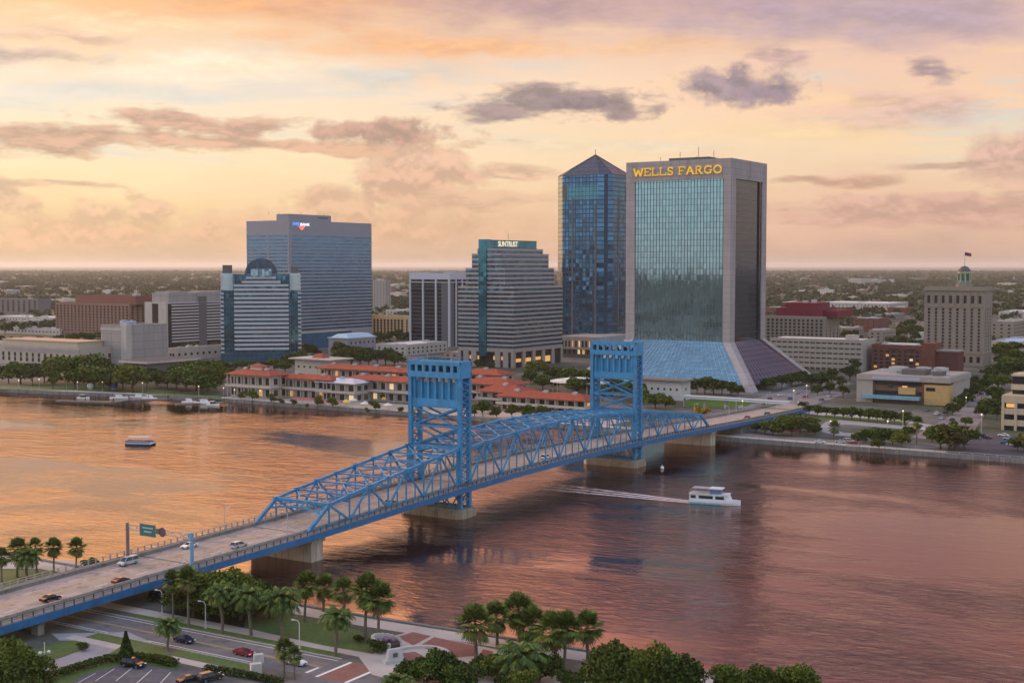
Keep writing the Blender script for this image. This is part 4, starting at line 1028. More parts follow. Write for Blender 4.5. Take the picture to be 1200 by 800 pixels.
# brick block
s = Site(1095, 1022, 1111, 935, 407); root, U, N, H = punched('brick_block', 'red brick block with lit windows in front of the tall beige hotel', s, brickw, 5, 10, 0, 2.6, 1.9, top=2.5, bottom=2, plit=.16, units=3, depth=20)
b = MB(); b.box(-.6, 18, -.6, 8.4, 0, H+2.8); b.build('end_block', brickw, root); b = MB(); b.box(4, 19, -16, -.61, 0, H-3); b.build('side_wing', mat('red_brick_dark', (.13, .05, .04), .85), root)
b = MB(); b.box(3.5, 19.5, -16.4, -.62, H-3, H-2); b.build('wing_roof', roof_m, root)
b = MB()
for k in range(2):
    for i in range(4): F_(b, N*(.36+.28*k)-3.2, N*(.36+.28*k)+3.2, 3+i*4.6, 3.5+i*4.6, .0, 1.2)
b.build('balcony', frame_m, root)
b = MB(); b.box(2, 16, 14, N-10, H+.12, H+1.6); b.build('roof_deck', roofw_m, root)
# modern low building
s = Site(1113, 1008, 1137, 715, 442); U, N, H = s.U, s.N, s.H
root = bld('news_building', 'wide low brown and tan panelled building with a white roof edge', s)
U = max(U, 30)
b = MB(); b.box(.5, U, .5, N, 0, H-3.2); b.build('wall', warmb, root)
b = MB(); b.box(-1.5, U+.5, -1, N+1, H-3.2, H-.3); b.box(0, U, 0, N, H-.3, H); b.box(-.8, 10, N*.84, N+1.2, 0, H-3.21); R_(b, 8, U, 0, H-3.21, -.4, .5); b.build('pale_frame', mat('tan_grey_frame', (.34, .295, .26), .85, var=.12, vs_=.2, dirt=(.28, .24, .21)), root)
b = MB(); F_(b, -.4, N*.26, .3, H-4.6, 0, .9); R_(b, -.8, 7.8, .3, H-4.6, -.4, .7); b.build('tan_panel', tanw, root); b = MB(); F_(b, N*.36, N*.55, H*.34, H*.58, 0, .3); b.build('tan_panel', tanw, root)
b = MB(); F_(b, N*.30, N*.82, H-5.6, H-3.8, -.45, .1); F_(b, N*.30, N*.82, H*.30, H*.44, -.45, .08); F_(b, N*.14, N*.24, H*.5, H*.62, .9, 1.0); b.build('window_band', gdark, root)
b = MB(); F_(b, N*.30, N*.94, 2.6, 4.4, 0, 4.2); b.build('blue_awning', mat('awning_blue', (.17, .33, .42), .6), root)
b = MB(); F_(b, N*.30, N*.84, H-2.7, H-1.0, 1.5, 1.7); b.build('clerestory', mat('lavender_panel', (.38, .36, .45), .6), root)
W = Wins(root)
for i in range(5): W.one('F', N*(.40+.08*i), H*.60 if i % 2 else H*.22, 3.2, 1.5, lit if i in (1, 4) else gdark, 0)
W.done(); roof_units(root, 3, U-3, 3, N-3, H, 9, 1.4)
b = MB(); b.box(5, 16, N*.28, N*.55, H, H+3); b.box(4, 14, N*.1, N*.2, H, H+2.4); b.build('roof_plant', frame_m, root)
# tall beige hotel with cupola and flag
s = Site(1153, 1083, 1163, 1000, 338); root = bld('hotel', 'tall beige stone hotel with a green domed cupola and a flag', s); U = 26.0; N, H = s.N, s.H
b = MB(); b.box(0, U, 0, N, 0, H); ring(b, 0, U, 0, N, H-2.0, H-.2, .9); ring(b, 0, U, 0, N, H-14.5, H-13.6, .35); ring(b, 0, U, 0, N, 9, 10, .35); parapet(b, 0, U, 0, N, H, 1.2, .5)
for k in range(9): F_(b, N*k/8-.55 if k else 0, N*k/8+.55 if k < 8 else N, H-13.6, H-2.0, 0, .3)
b.build('wall', beige, root); b = MB(); b.box(.5, U-.5, .5, N-.5, H, H+.2); b.build('roof', roof_m, root)
W = Wins(root); W.grid('F', .5, N-.5, H-12.4, H-4.6, 8, 1, 2.2, 6.0, gbrown); W.grid('F', 1, N-1, 11, H-15, 8, 13, 1.7, 1.9); W.grid('R', 2, U-2, 11, H-15, 4, 13, 1.5, 1.9); W.grid('F', 1, N-1, 1, 8.5, 8, 1, 2.4, 4.5, None, 0, .4); W.done()
cx, cy = U*.45, N*.40; copper = mat('cupola_green', (.22, .42, .36), .6, var=.2, vs_=.5)
b = MB(); oc = lambda r: [(cx+r*math.cos(R(22.5+45*i)), cy+r*math.sin(R(22.5+45*i))) for i in range(8)]
b.prism(oc(6.6), H+.2, H+3.4); b.prism(oc(5.6), H+3.4, H+4.6); b.build('cupola_base', beige, root)
b = MB(); b.prism(oc(4.2), H+4.6, H+11.5); 
cupo = b.build('cupola', copper, root)
b = MB()
for i in range(8):
    a = R(45*i); b.box(cx+4.0*math.cos(a)-.9, cx+4.0*math.cos(a)+.9, cy+4.0*math.sin(a)-.9, cy+4.0*math.sin(a)+.9, H+6, H+10.5)
b.build('cupola_opening', mat('cupola_dark', (.05, .13, .12), .5), cupo)
b = MB()
for i in range(8):
    a = R(22.5+45*i); b.tube([(cx+4.9*math.cos(a), cy+4.9*math.sin(a), H+4.6), (cx+4.9*math.cos(a), cy+4.9*math.sin(a), H+11.5)], .42, 6)
b.prism(oc(5.6), H+11.5, H+12.4); b.build('cupola_column', mat('cupola_yellow', (.48, .42, .22), .7), cupo)
b = MB(); pr = oc(5.0)
for (z0, z1, r0, r1) in ((12.4, 14.4, 5.0, 4.2), (14.4, 16.2, 4.2, 2.6), (16.2, 17.0, 2.6, .5)): b.prism(oc(r0), H+z0, H+z1, top=oc(r1))
b.build('dome', mat('dome_dark', (.08, .085, .08), .5), cupo)
b = MB(); b.tube([(cx, cy, H+17), (cx, cy, H+28)], [.22, .12], 6); pole = b.build('flagpole', rail_m, root)
b = MB(); n_ = 8
for i in range(n_):
    f0, f1 = i/n_, (i+1)/n_; wv = lambda f: .5*math.sin(f*6.5)
    p0 = Vector((cx+2.6*f0+wv(f0), cy-4.2*f0, H+27.6-.9*f0)); p1 = Vector((cx+2.6*f1+wv(f1), cy-4.2*f1, H+27.6-.9*f1))
    b.poly([p0-Vector((0,0,2.6)), p1-Vector((0,0,2.6)), p1, p0], 0 if i > 2 else 1)
b.build('flag', [mat('flag_red', (.30, .06, .06), .8), mat('flag_blue', (.04, .06, .18), .8)], root)
# cream terraced building at the right edge
s = Site(1240, 1176, 1262, 600, 442); root = bld('terraced_office', 'cream terraced office with ribbon windows at the right edge', s); U = 24.0; N, H = s.N, s.H
b = MB(); b.box(.6, U-.6, .6, N-.6, 0, H*.62); b.box(8, U-1, 2, N-3, H*.62, H-.8); b.build('core', gdark, root)
b = MB(); f = H*.62/3
for i in range(4): ring(b, 0, U, 0, N, i*f+f*.42-(0 if i < 3 else 0), i*f+f*.95, .1) if i < 3 else None
b.box(0, U, 0, N, H*.62-.4, H*.62+.4); b.box(7, U, 1.5, N-2.5, H*.72, H*.82); b.box(7, U, 1.5, N-2.5, H-.9, H)
for k in range(5): F_(b, (N-1.2)*k/4, (N-1.2)*k/4+1.2, 0, H*.62, -.6, .2)
b.build('wall', mat('cream_terrace', (.46, .36, .25), .85, var=.1), root); roof_units(root, 9, U-2, 3, N-4, H, 3)
b = MB(); F_(b, N-6, N-2, H*.42, H*.49, -.5, -.3); b.build('lit_window', lit, root)
# white block by the foot of the flared tower
s = Site(799, 738, 805, 745, 449); root, U, N, H = punched('low_building', 'plain white two storey block in front of the sloping blue glass', s, mat('white_wall', (.52, .49, .48), .8, var=.06), 1, 8, 1, 1.2, 1.4, top=2.6, bottom=5.0, units=0, depth=12, rfm=roofw_m)
b = MB(); F_(b, -3, N+6, H+1.0, H+1.6, -12, 2.5); b.build('roof_slab', mat('slab_dark', (.16, .14, .13), .8), root)

# ---- riverside market: red hipped roofs over white two storey wings
redr = mat('roof_red_tile', (.30, .072, .044), .75, var=.32, vs_=.35, dirt=(.20, .055, .04), bump=.3, bs=3); whitew = mat('market_white', (.43, .375, .325), .8, var=.08, dirt=(.42, .37, .32))
def wing(label, xc, xl, xr, Y, ye, yt, floors=2, depth=None, terrace=True, plit=.08, roofm=None, cat='building', name='market_wing'):
    """two storey wing: eaves at photo row ye, ridge at yt"""
    s = Site(xc, xl, xr, Y, ye); root = bld(name, label, s, cat); U = depth or max(s.U, 9); N = max(s.N, 6); H = s.H; rise = zat(xc, yt, Y+U*.4)-GZ-H
    f = H/floors; b = MB()
    b.box(1.6, U-.3, .5, N-.5, 0, H); b.build('wall', whitew, root)
    b = MB()
    for i in range(floors):
        if i: b.box(-1.6, U, -.8, N+.8, i*f-.35, i*f+.1)
        k = max(2, int(N/5.5))
        for j in range(k+1): b.box(-.6, -.1, N*j/k-.25, N*j/k+.25, i*f+.1, (i+1)*f-.36 if i < floors-1 else H-.05)
        k2 = max(2, int(U/5.5))
        for j in range(1, k2+1): b.box(U*j/k2-.25, U*j/k2+.2, -.5, -.1, i*f+.1, (i+1)*f-.36 if i < floors-1 else H-.05)
        if i and terrace: b.box(-1.62, -1.5, -.8, N+.8, i*f+.1, i*f+1.0)
    b.build('colonnade', whitew, root)
    W = Wins(root)
    for i in range(floors):
        k = max(2, int(N/5.5)); W.grid('F', .5, N-.5, i*f+.4, (i+1)*f-.5, k, 1, 3.6, f*.62, gbrown, 1.6, plit)
        k2 = max(1, int(U/6)); W.grid('R', 1.6, U-.5, i*f+.4, (i+1)*f-.5, k2, 1, 3.2, f*.55, gbrown, .5, plit)
    W.done(gbrown)
    e = 1.4; x0, x1, y0, y1 = -e-.4, U+e, -e, N+e; d = min(x1-x0, y1-y0)/2*.92
    b = MB(); b.prism([(x0, y0), (x1, y0), (x1, y1), (x0, y1)], H, H+.28)
    b.prism([(x0, y0), (x1, y0), (x1, y1), (x0, y1)], H+.28, H+max(rise, .8), top=[(x0+d, y0+d), (x1-d, y0+d), (x1-d, y1-d), (x0+d, y1-d)])
    b.build('roof', roofm or redr, root)
    for i in range(max(1, int(N/16))):
        yy = N*(i+.5)/max(1, int(N/16)); xx = x0+d*.96; q = MB(); q.box(xx-.9, xx+.9, yy-1.0, yy+1.0, H+max(rise, .8)-.5, H+max(rise, .8)+.9); q.box(xx-.5, xx+.3, yy+1.4, yy+2.0, H+max(rise, .8)-.5, H+max(rise, .8)+.5); q.build('roof_unit', hvac_m, root)
    return root, U, N, H, max(rise, .8)
root, U, N, H, rs = wing('riverside pavilion with a broad red hip roof and lantern at the market left end', 316, 266, 338, 752, 441, 433.5)
b = MB(); b.box(U*.35, U*.65, N*.35, N*.62, H+rs*.6, H+rs+1.6); b.build('lantern', whitew, root)
b = MB(); b.prism([(U*.3, N*.3), (U*.7, N*.3), (U*.7, N*.67), (U*.3, N*.67)], H+rs+1.6, H+rs+3.2, top=[(U*.48, N*.46), (U*.52, N*.46), (U*.52, N*.52), (U*.48, N*.52)]); b.build('lantern_roof', redr, root)
wing('long low market wing with red roof joining the left pavilion', 388, 326, 392, 742, 446, 440, depth=13)
wing('market bay with a pale blue glass roof between the red wings', 415, 372, 420, 733, 450, 444, depth=14, roofm=mat('glass_roof_pale', (.36, .44, .54), .4))
wing('middle market wing with red roof left of the nearer bridge tower', 492, 404, 496, 725, 449, 442.5, depth=14)
wing('upper market range with a curved red roof set back behind', 500, 372, 508, 790, 438, 432, depth=14, plit=.05)
wing('small red roofed range behind the right side of the bridge tower', 586, 540, 600, 800, 440, 433, depth=16, plit=.05)
wing('gable wing with broad red roof right of the nearer bridge tower', 598, 540, 612, 735, 452, 443.5, depth=18)
wing('red roofed corner pavilion in the middle of the right market half', 610, 560, 618, 705, 461, 452, depth=16)
wing('long red roofed market wing running toward the farther bridge tower', 686, 584, 694, 668, 470, 462, depth=13)
# white hexagon roof pavilion behind, and the white canopy
s = Site(388, 345, 400, 865, 424); root, U, N, H = punched('pavilion', 'white three storey pavilion with flared flat roof and small red cap', s, whitew, 2, 6, 3, 1.6, 1.4, top=1.5, bottom=1.5, units=0, depth=16)
b = MB(); b.prism([(-3, -3), (U+3, -3), (U+3, N+3), (-3, N+3)], H+.9, H+1.7); b.build('roof_edge', offw, root)
b = MB(); b.prism([(4, N*.35), (12, N*.35), (12, N*.65), (4, N*.65)], H+1.7, H+4.4, top=[(6.5, N*.42), (9.5, N*.42), (9.5, N*.58), (6.5, N*.58)]); b.build('red_cap', redr, root)
q = gp(655, 468, GZ); root = thing('canopy', 'low round white canopy roof behind the long red roofed wing', 'canopy', (q.x+14, q.y+42, GZ), GRZ)
b = MB(); cc = lambda r, n=20: [(r*1.0*math.cos(2*math.pi*i/n), r*1.5*math.sin(2*math.pi*i/n)) for i in range(n)]
b.prism(cc(13), 6.2, 7.0); b.prism(cc(13), 7.0, 9.0, top=cc(4)); b.build('roof', roofw_m, root)
b = MB()
for p in cc(11.5, 10): b.tube([(*p, 0), (*p, 6.2)], .3, 6)
b.build('column', whitew, root); b = MB(); b.prism(cc(9), 0, 6.1); b.build('wall', beige, root)
# white balustrade terrace along the water in front of the market
SHP = [Vector((x, y, 0)) for x, y in SHN]
def shore(f0, f1, n=20):                       # points along the far bank between two photo columns
    P = []
    for i in range(n+1):
        xp = f0+(f1-f0)*i/n; r_ = (xp-600)/1547.0
        for a, c in zip(SHP[:-1], SHP[1:]):
            k = (r_*a.y-a.x)/((c.x-a.x)-r_*(c.y-a.y)) if abs((c.x-a.x)-r_*(c.y-a.y)) > 1e-6 else -1
            if 0 <= k <= 1: P.append(a.lerp(c, k)); break
    return P
SN_ = Vector((.496, .868, 0)); SD_ = Vector((.868, -.496, 0))
tw_m = mat('terrace_white', (.46, .39, .34), .8, var=.1)
def rail_line(name, label, P, off, h, m_, step=2, w_=.12, solid=False):
    b = MB()
    for a, c in zip(P, P[1:]):
        a2 = a+SN_*off+Vector((0,0,GZ)); c2 = c+SN_*off+Vector((0,0,GZ))
        b.bar(a2+Vector((0,0,h)), c2+Vector((0,0,h)), .25, .14)
        if solid: b.bar(a2+Vector((0,0,h*.45)), c2+Vector((0,0,h*.45)), .16, h*.8)
        L = (c2-a2).length; k = max(1, int(L/step))
        for i in range(k): q = a2.lerp(c2, i/k); b.box(q.x-w_, q.x+w_, q.y-w_, q.y+w_, GZ, GZ+h)
    return tag(b.build(name, m_), label, 'railing')
rail_line('balustrade', 'white waterside balustrade in front of the red roofed market', shore(262, 690, 30), .8, 1.15, tw_m)
rail_line('terrace_wall', 'low cream terrace wall between the market and the waterside walk', shore(350, 560, 16), 14, 1.6, tw_m, solid=True)
rail_line('railing', 'thin grey railing along the far right seawall', shore(846, 1230, 26), .7, 1.05, rail_m, 3.0)
rail_line('railing', 'thin grey railing along the far left park seawall', shore(-20, 255, 20), .7, 1.05, rail_m, 3.0)
# ------------------------------------------------------------------ vegetation
def leaf_mat(name, dk, lt, hue=.5):
    m_ = bpy.data.materials.new(name); m_.use_nodes = True; t = NT(m_.node_tree); p = m_.node_tree.nodes['Principled BSDF']
    g = t.n('ShaderNodeNewGeometry').outputs['Random Per Island']; ob_ = t.n('ShaderNodeObjectInfo').outputs['Random']
    c = t.mix(g, (*dk, 1), (*lt, 1)); c = t.mix(t.m('MULTIPLY', ob_, hue), c, (lt[0]*1.35, lt[1]*.95, lt[2]*.7, 1))  # wide tone range per leaf stands in for light and shade within crowns
    t.l.new(c, p.inputs['Base Color']); p.inputs['Roughness'].default_value = .75; p.inputs['Specular IOR Level'].default_value = .08
    return m_
leaf_d = leaf_mat('leaf_dark', (.004, .011, .003), (.075, .112, .024)); leaf_g = leaf_mat('leaf_green', (.008, .022, .004), (.115, .165, .030))
leaf_o = leaf_mat('leaf_olive', (.05, .06, .018), (.12, .13, .04)); palm_l = leaf_mat('palm_leaf', (.016, .038, .008), (.14, .19, .050), .15); palm_f = leaf_mat('fan_palm_leaf', (.014, .034, .007), (.15, .20, .045), .2)
palm_dead = leaf_mat('palm_dead', (.10, .07, .035), (.20, .15, .08)); bark = mat('bark', (.11, .085, .06), .9, var=.3, vs_=2); barkp = mat('palm_bark', (.16, .125, .095), .9, var=.3, vs_=3)
rng = np.random.default_rng(5)
def clump_mesh(name, P, size, mat_, flat=.5):
    """one randomly turned quad per point"""
    n = len(P); A = rng.normal(size=(n, 3)); A[:, 2] *= flat; A /= np.linalg.norm(A, axis=1)[:, None]
    B = rng.normal(size=(n, 3)); B -= (A*B).sum(1)[:, None]*A; B /= np.linalg.norm(B, axis=1)[:, None]
    s = (size*(.55+.9*rng.random(n)))[:, None]*.5
    V = np.stack([P-A*s-B*s*.7, P+A*s-B*s*.35, P+A*s*.9+B*s*.8, P-A*s*.5+B*s], 1).reshape(-1, 3)
    return numpy_mesh(name, V, np.arange(n*4).reshape(-1, 4), mat_)
def crown_pts(n, r, h, z0, lobes, seed):
    g = np.random.default_rng(seed); L = []
    for i in range(lobes):
        a = g.random()*2*math.pi; q = r*(.25+.5*g.random()); zz = z0 + h*(.25+.6*g.random()); rr = r*(.30+.30*g.random())*(1.15-.5*abs((zz-z0)/h-.45))
        L.append((q*math.cos(a), q*math.sin(a), zz, rr))
    L.append((0, 0, z0+h*.72, r*.5)); P = []
    w_ = np.array([l[3]**2 for l in L]); w_ /= w_.sum()
    for l, k in zip(L, g.multinomial(n, w_)):
        d = g.normal(size=(k, 3)); d /= np.linalg.norm(d, axis=1)[:, None]; d[:, 2] = np.where(d[:, 2] < -.4, -d[:, 2]*.5, d[:, 2])
        rr = l[3]*(.62+.45*g.random(k)); q = d*rr[:, None]; q[:, 2] *= .8; P.append(q+np.array(l[:3]))
    return np.concatenate(P)
def tree_proto(name, label, r, h, trunk_h, n, leaf, mat_, lobes, seed):
    root = thing(name, label, 'tree'); b = MB(); g = random.Random(seed)
    b.tube([(0, 0, -.3), (.1, 0, trunk_h*.5), (0, .1, trunk_h), (.1, 0, trunk_h+h*.4)], [r*.075, r*.06, r*.05, r*.02], 7)
    for i in range(5):
        a = g.random()*6.28; b.tube([(0, 0, trunk_h*.85), (r*.3*math.cos(a), r*.3*math.sin(a), trunk_h+h*.2), (r*.6*math.cos(a), r*.6*math.sin(a), trunk_h+h*.45)], [r*.04, r*.03, r*.012], 5)
    b.build('trunk', bark, root)
    me = clump_mesh('crown', crown_pts(n, r, h*1.15, trunk_h*.45, lobes, seed), leaf, mat_); o = bpy.data.objects.new('crown', me); col.objects.link(o); o.parent = root
    root['_h'] = trunk_h*.8+h; return root
PROTO = [tree_proto('tree', 'x', 6.0, 8.5, 3.0, 1700, 1.0, leaf_d, 11, 1), tree_proto('tree', 'x', 7.0, 8.0, 2.6, 1900, 1.05, leaf_g, 13, 2),
         tree_proto('tree', 'x', 4.6, 8.0, 2.8, 1400, .9, leaf_d, 9, 3), tree_proto('tree', 'x', 5.2, 7.0, 2.4, 1500, .9, leaf_g, 9, 4), tree_proto('tree', 'x', 4.0, 5.2, 1.6, 1100, .8, leaf_o, 8, 6)]
FINE = [tree_proto('tree', 'x', 5.5, 7.0, 2.2, 6500, .50, leaf_d, 14, 11), tree_proto('tree', 'x', 5.0, 6.0, 1.6, 6000, .48, leaf_g, 13, 12), tree_proto('shrub', 'x', 3.4, 3.2, .5, 3200, .40, leaf_d, 9, 13), tree_proto('shrub', 'x', 2.6, 2.6, .4, 2400, .36, leaf_g, 8, 14)]
def height_of(o): return o['_h']
USED = set()
def plant(pr, loc, h, label, group=None, squash=None, name=None, cat='tree'):
    k = id(pr)
    if pr.name in USED: o = copy_tree(pr)
    else: o = pr; USED.add(pr.name)
    s_ = h/pr['_h']; o.location = loc; o.rotation_euler = (0, 0, random.uniform(0, 6.28)); o.scale = (s_*(squash or 1), s_*(squash or 1), s_)
    o['label'] = label; o['category'] = cat
    if group: o['group'] = group
    return o
def plant_px(pr, x, yb, yt, label, group=None, squash=None, cat='tree'):
    q = gp(x, yb, GZ); h = max(1.0, zat(x, yt, q.y)-GZ); return plant(pr, q, h, label, group, squash, cat=cat)
# far bank, row by row: (group label, individual label, [(x, base row, top row)...], proto indices)
ROWS = [
 ('trees in the riverside park on the far left', 'leafy round tree in the riverside park before the long beige hall', [(10,449,428),(24,450,426),(38,452,430),(52,449,424),(64,450,420),(78,448,417),(92,447,416),(104,449,418),(62,456,434),(88,456,432),(110,455,430)], (0,1,2)),
 ('trees before the windowless cube', 'dark leafy tree along the park lawn below the blank pale cube', [(122,450,420),(134,454,428),(128,458,438),(144,456,432),(172,455,436),(184,453,433),(196,455,437),(176,447,430),(190,449,434)], (0,2,0)),
 ('', 'large bright green round tree in front of the flat dark roofed hall', [(155,459,430)], (1,)),
 ('trees left of the red hip roof pavilion', 'leafy tree in the park just left of the red hip roof pavilion', [(207,456,434),(218,459,432),(230,457,429),(243,459,430),(252,455,434),(236,462,440),(214,447,425),(226,446,424),(246,447,423)], (0,1,3)),
 ('trees at the foot of the round topped tower', 'dark tree in the row between the round topped tower and the red roofs', [(262,438,422),(274,437,424),(286,436,423),(298,437,424),(310,437,423),(322,436,421),(334,437,422),(346,434,419),(268,446,431),(352,430,410)], (0,2,3)),
 ('trees around the white pavilion', 'dark tree beside the white pavilion with the red cap', [(358,418,402),(366,421,404),(338,430,414),(404,430,408),(412,428,404),(422,430,407),(432,430,408),(442,429,409),(452,428,408),(398,418,400),(416,414,397),(462,430,412)], (0,2,0)),
 ('trees before the tan hotel', 'tree between the tan hotel and the low white office', [(446,404,389),(456,402,388),(466,400,386),(476,402,389),(438,404,391)], (0,2)),
 ('trees below the stepped tower', 'tree on the street below the stepped pink tower', [(506,432,418),(518,433,420),(560,434,421),(574,434,424),(628,440,424),(640,446,428),(652,448,430),(664,449,432),(676,452,433),(622,450,434),(636,456,440),(648,458,442),(660,458,441),(676,462,444),(690,462,442)], (0,1,2)),
 ('trees between the market and the flared tower', 'leafy tree behind the farther bridge tower beside the flared tower', [(690,452,434),(716,460,440),(728,466,446),(742,470,450),(754,474,456),(706,470,452),(768,478,462),(780,480,464),(757,466,448),(748,450,436)], (1,3,0)),
 ('trees along the blue sloping glass', 'round tree in the row below the sloping blue glass skirt', [(808,461,446),(817,461,443),(826,461,441),(836,462,443),(846,462,445),(856,463,447),(865,464,451),(800,456,444),(790,450,440)], (0,2,0)),
 ('trees right of the flared leg', 'dark tree on the street right of the flared tower leg', [(896,456,443),(906,458,441),(916,456,439),(928,452,436),(940,450,434),(950,456,438),(962,455,436),(974,450,432),(984,456,440),(996,446,428),(972,462,447),(988,466,450),(958,464,450),(1002,436,420)], (0,2,2)),
 ('small round street trees', 'small round street tree lining the lawn below the wide panelled building', [(948,486,474),(958,488,475),(968,489,476),(978,490,477),(988,491,477),(998,492,477),(1008,493,478),(1018,494,478),(1028,495,479),(1038,496,480),(1048,497,481),(1060,498,482),(940,480,470)], (2,0)),
 ('park bushes by the bridge end', 'bushy green tree on the bank beside the far bridge end', [(886,506,496),(896,508,494),(906,510,495),(916,511,492),(928,511,491),(938,508,488),(948,506,489),(930,500,485),(955,510,496),(918,502,487)], (1,3,4)),
 ('park trees on the right bank', 'spreading tree in the small park behind the right seawall', [(1005,520,506),(1014,518,503),(1024,520,503),(1036,521,502),(1046,521,504),(1056,524,508),(1030,527,514),(1064,515,500)], (0,3,1)),
 ('trees near the right parking lot', 'bushy tree beside the parking lot near the right seawall', [(1092,518,499),(1102,526,503),(1112,527,500),(1122,528,498),(1130,526,503),(1192,528,512),(1200,530,510),(1132,500,489)], (4,3,0)),
 ('street trees up the right hand avenue', 'dark tree lining the avenue that climbs away at the right', [(1116,486,472),(1124,482,466),(1132,476,460),(1128,470,454),(1138,468,452),(1146,464,448),(1134,458,444),(1142,454,440),(1152,458,444),(1124,462,450),(1160,452,438)], (0,2)),
 ('trees beyond the tall beige hotel', 'dark tree in the mass right of the tall beige hotel', [(1168,444,426),(1176,442,424),(1186,440,420),(1196,442,422),(1172,430,414),(1184,428,410),(1194,430,412),(1166,420,406),(1178,416,402),(1190,415,400),(1158,448,432),(1170,456,440),(1164,470,452),(1172,478,460),(1162,484,468),(1154,490,474),(1168,492,476)], (0,2,1)),
 ('trees among the low blocks on the right', 'tree among the low pale blocks between the maroon top and the beige hotel', [(1050,398,384),(1060,396,382),(1070,394,380),(1046,408,394),(1056,406,392),(1072,402,388),(992,398,386),(1002,396,386),(1078,412,398),(1066,408,396),(940,376,368),(952,374,366),(1068,384,374),(1078,380,370)], (0,2)),
 ('trees at the far left among warehouses', 'tree among the low warehouses left of the brown hotel', [(6,392,378),(16,390,376),(28,391,377),(40,389,376),(52,391,378),(62,389,377),(86,404,390),(98,402,389),(108,402,390),(118,400,388),(8,404,396),(60,402,395),(44,378,368),(74,376,366)], (0,2)),
]
for grp, lab, pts, pid in ROWS:
    for i, (x, yb, yt) in enumerate(pts):
        plant_px(PROTO[pid[i % len(pid)]], x, yb, yt, lab, grp or None, random.uniform(.9, 1.25))
# woodland beyond downtown: one uncountable canopy
def woodland():
    V = []; n_all = 0
    def ok(X, Y):
        m_ = np.ones(len(X), bool)
        for c, r in SITES: m_ &= (X-c.x)**2+(Y-c.y)**2 > (r*1.05)**2
        return m_
    g = np.random.default_rng(9); parts = []
    for (y0, y1, n, r0, hh, q, sz, dens) in ((1180, 1800, 1300, 6.5, 9, 46, 2.6, .62), (1800, 3200, 3200, 8.5, 10, 30, 4.4, .80), (3200, 6500, 4200, 13, 11, 18, 8.5, .9), (6500, 16000, 5200, 26, 13, 10, 20, .97)):
        Y = np.sqrt(g.random(n)*(y1*y1-y0*y0)+y0*y0); X = (g.random(n)*2-1)*.52*Y
        f = np.sin(X*.011+1.3)*np.sin(Y*.009+X*.004)+.5*np.sin(X*.031)*np.sin(Y*.027+2)
        k = ok(X, Y) & (f > np.quantile(f, 1-dens)); X, Y = X[k], Y[k]; m_ = len(X)
        R_ = r0*(.6+.8*g.random(m_)); Hh = hh*(.75+.6*g.random(m_))
        d = g.normal(size=(m_, q, 3)); d /= np.linalg.norm(d, axis=2)[:, :, None]; d[:, :, 2] = np.abs(d[:, :, 2])*1.0-.15
        P = d*(.65+.4*g.random((m_, q)))[:, :, None]*np.stack([R_, R_, Hh*.62], 1)[:, None, :] + np.stack([X, Y, GZ+Hh*.42], 1)[:, None, :]
        parts.append((P.reshape(-1, 3), np.full(m_*q, sz)))
    n = 5200; X = g.uniform(-5200, 1200, n); Y = g.uniform(-3600, 1500, n)         # the near bank off to the left and behind
    k = (Y < np.interp(X, [p[0] for p in SHS], [p[1] for p in SHS])-90) & ((X < -.62*np.abs(Y)) | (Y < 0)) & (X*X+Y*Y > 330**2); X, Y = X[k], Y[k]; m_ = len(X); q = 20
    d = g.normal(size=(m_, q, 3)); d /= np.linalg.norm(d, axis=2)[:, :, None]; d[:, :, 2] = np.abs(d[:, :, 2]); R_ = 15*(.6+.8*g.random(m_)); Hh = 12*(.7+.6*g.random(m_))
    parts.append(((d*np.stack([R_, R_, Hh*.7], 1)[:, None, :]+np.stack([X, Y, GZ+Hh*.35], 1)[:, None, :]).reshape(-1, 3), np.full(m_*q, 9.0)))
    P = np.concatenate([a for a, _ in parts]); S = np.concatenate([b for _, b in parts])
    me = clump_mesh('woodland', P, S, leaf_mat('woodland_leaf', (.014, .025, .012), (.058, .076, .036)), .35)
    o = bpy.data.objects.new('woodland', me); col.objects.link(o); tag(o, 'dark green woodland spreading to the horizon beyond downtown', kind='stuff')
woodland()
# small pale buildings scattered through it
far_w = [mat('far_white', (.48, .44, .40), .8, var=.1), mat('far_cream', (.50, .43, .34), .8, var=.1), mat('far_grey', (.36, .34, .33), .8, var=.1), mat('far_brick', (.24, .12, .09), .8, var=.1)]
g_ = random.Random(21)
FARB = [(1000, 331, 40, 12), (1025, 331, 36, 10), (1044, 331, 26, 7), (912, 336, 20, 5), (1180, 336, 60, 7), (1188, 330, 12, 16), (940, 346, 50, 5), (968, 345, 40, 7), (1010, 345, 34, 6), (890, 321, 150, 10), (1170, 319, 260, 12), (470, 319, 200, 12), (30, 323, 120, 10), (150, 327, 30, 5), (270, 327, 44, 6), (190, 341, 22, 5), (205, 331, 24, 6), (930, 362, 46, 6), (1140, 349, 18, 5), (1110, 372, 30, 5), (460, 345, 18, 16), (30, 340, 60, 6), (1000, 354, 30, 5), (1054, 351, 30, 5)]
for i in range(26): FARB.append((g_.choice([g_.uniform(-40, 262), g_.uniform(900, 1240), g_.uniform(436, 480)]), g_.uniform(322, 358), g_.uniform(14, 44), g_.uniform(4, 8)))
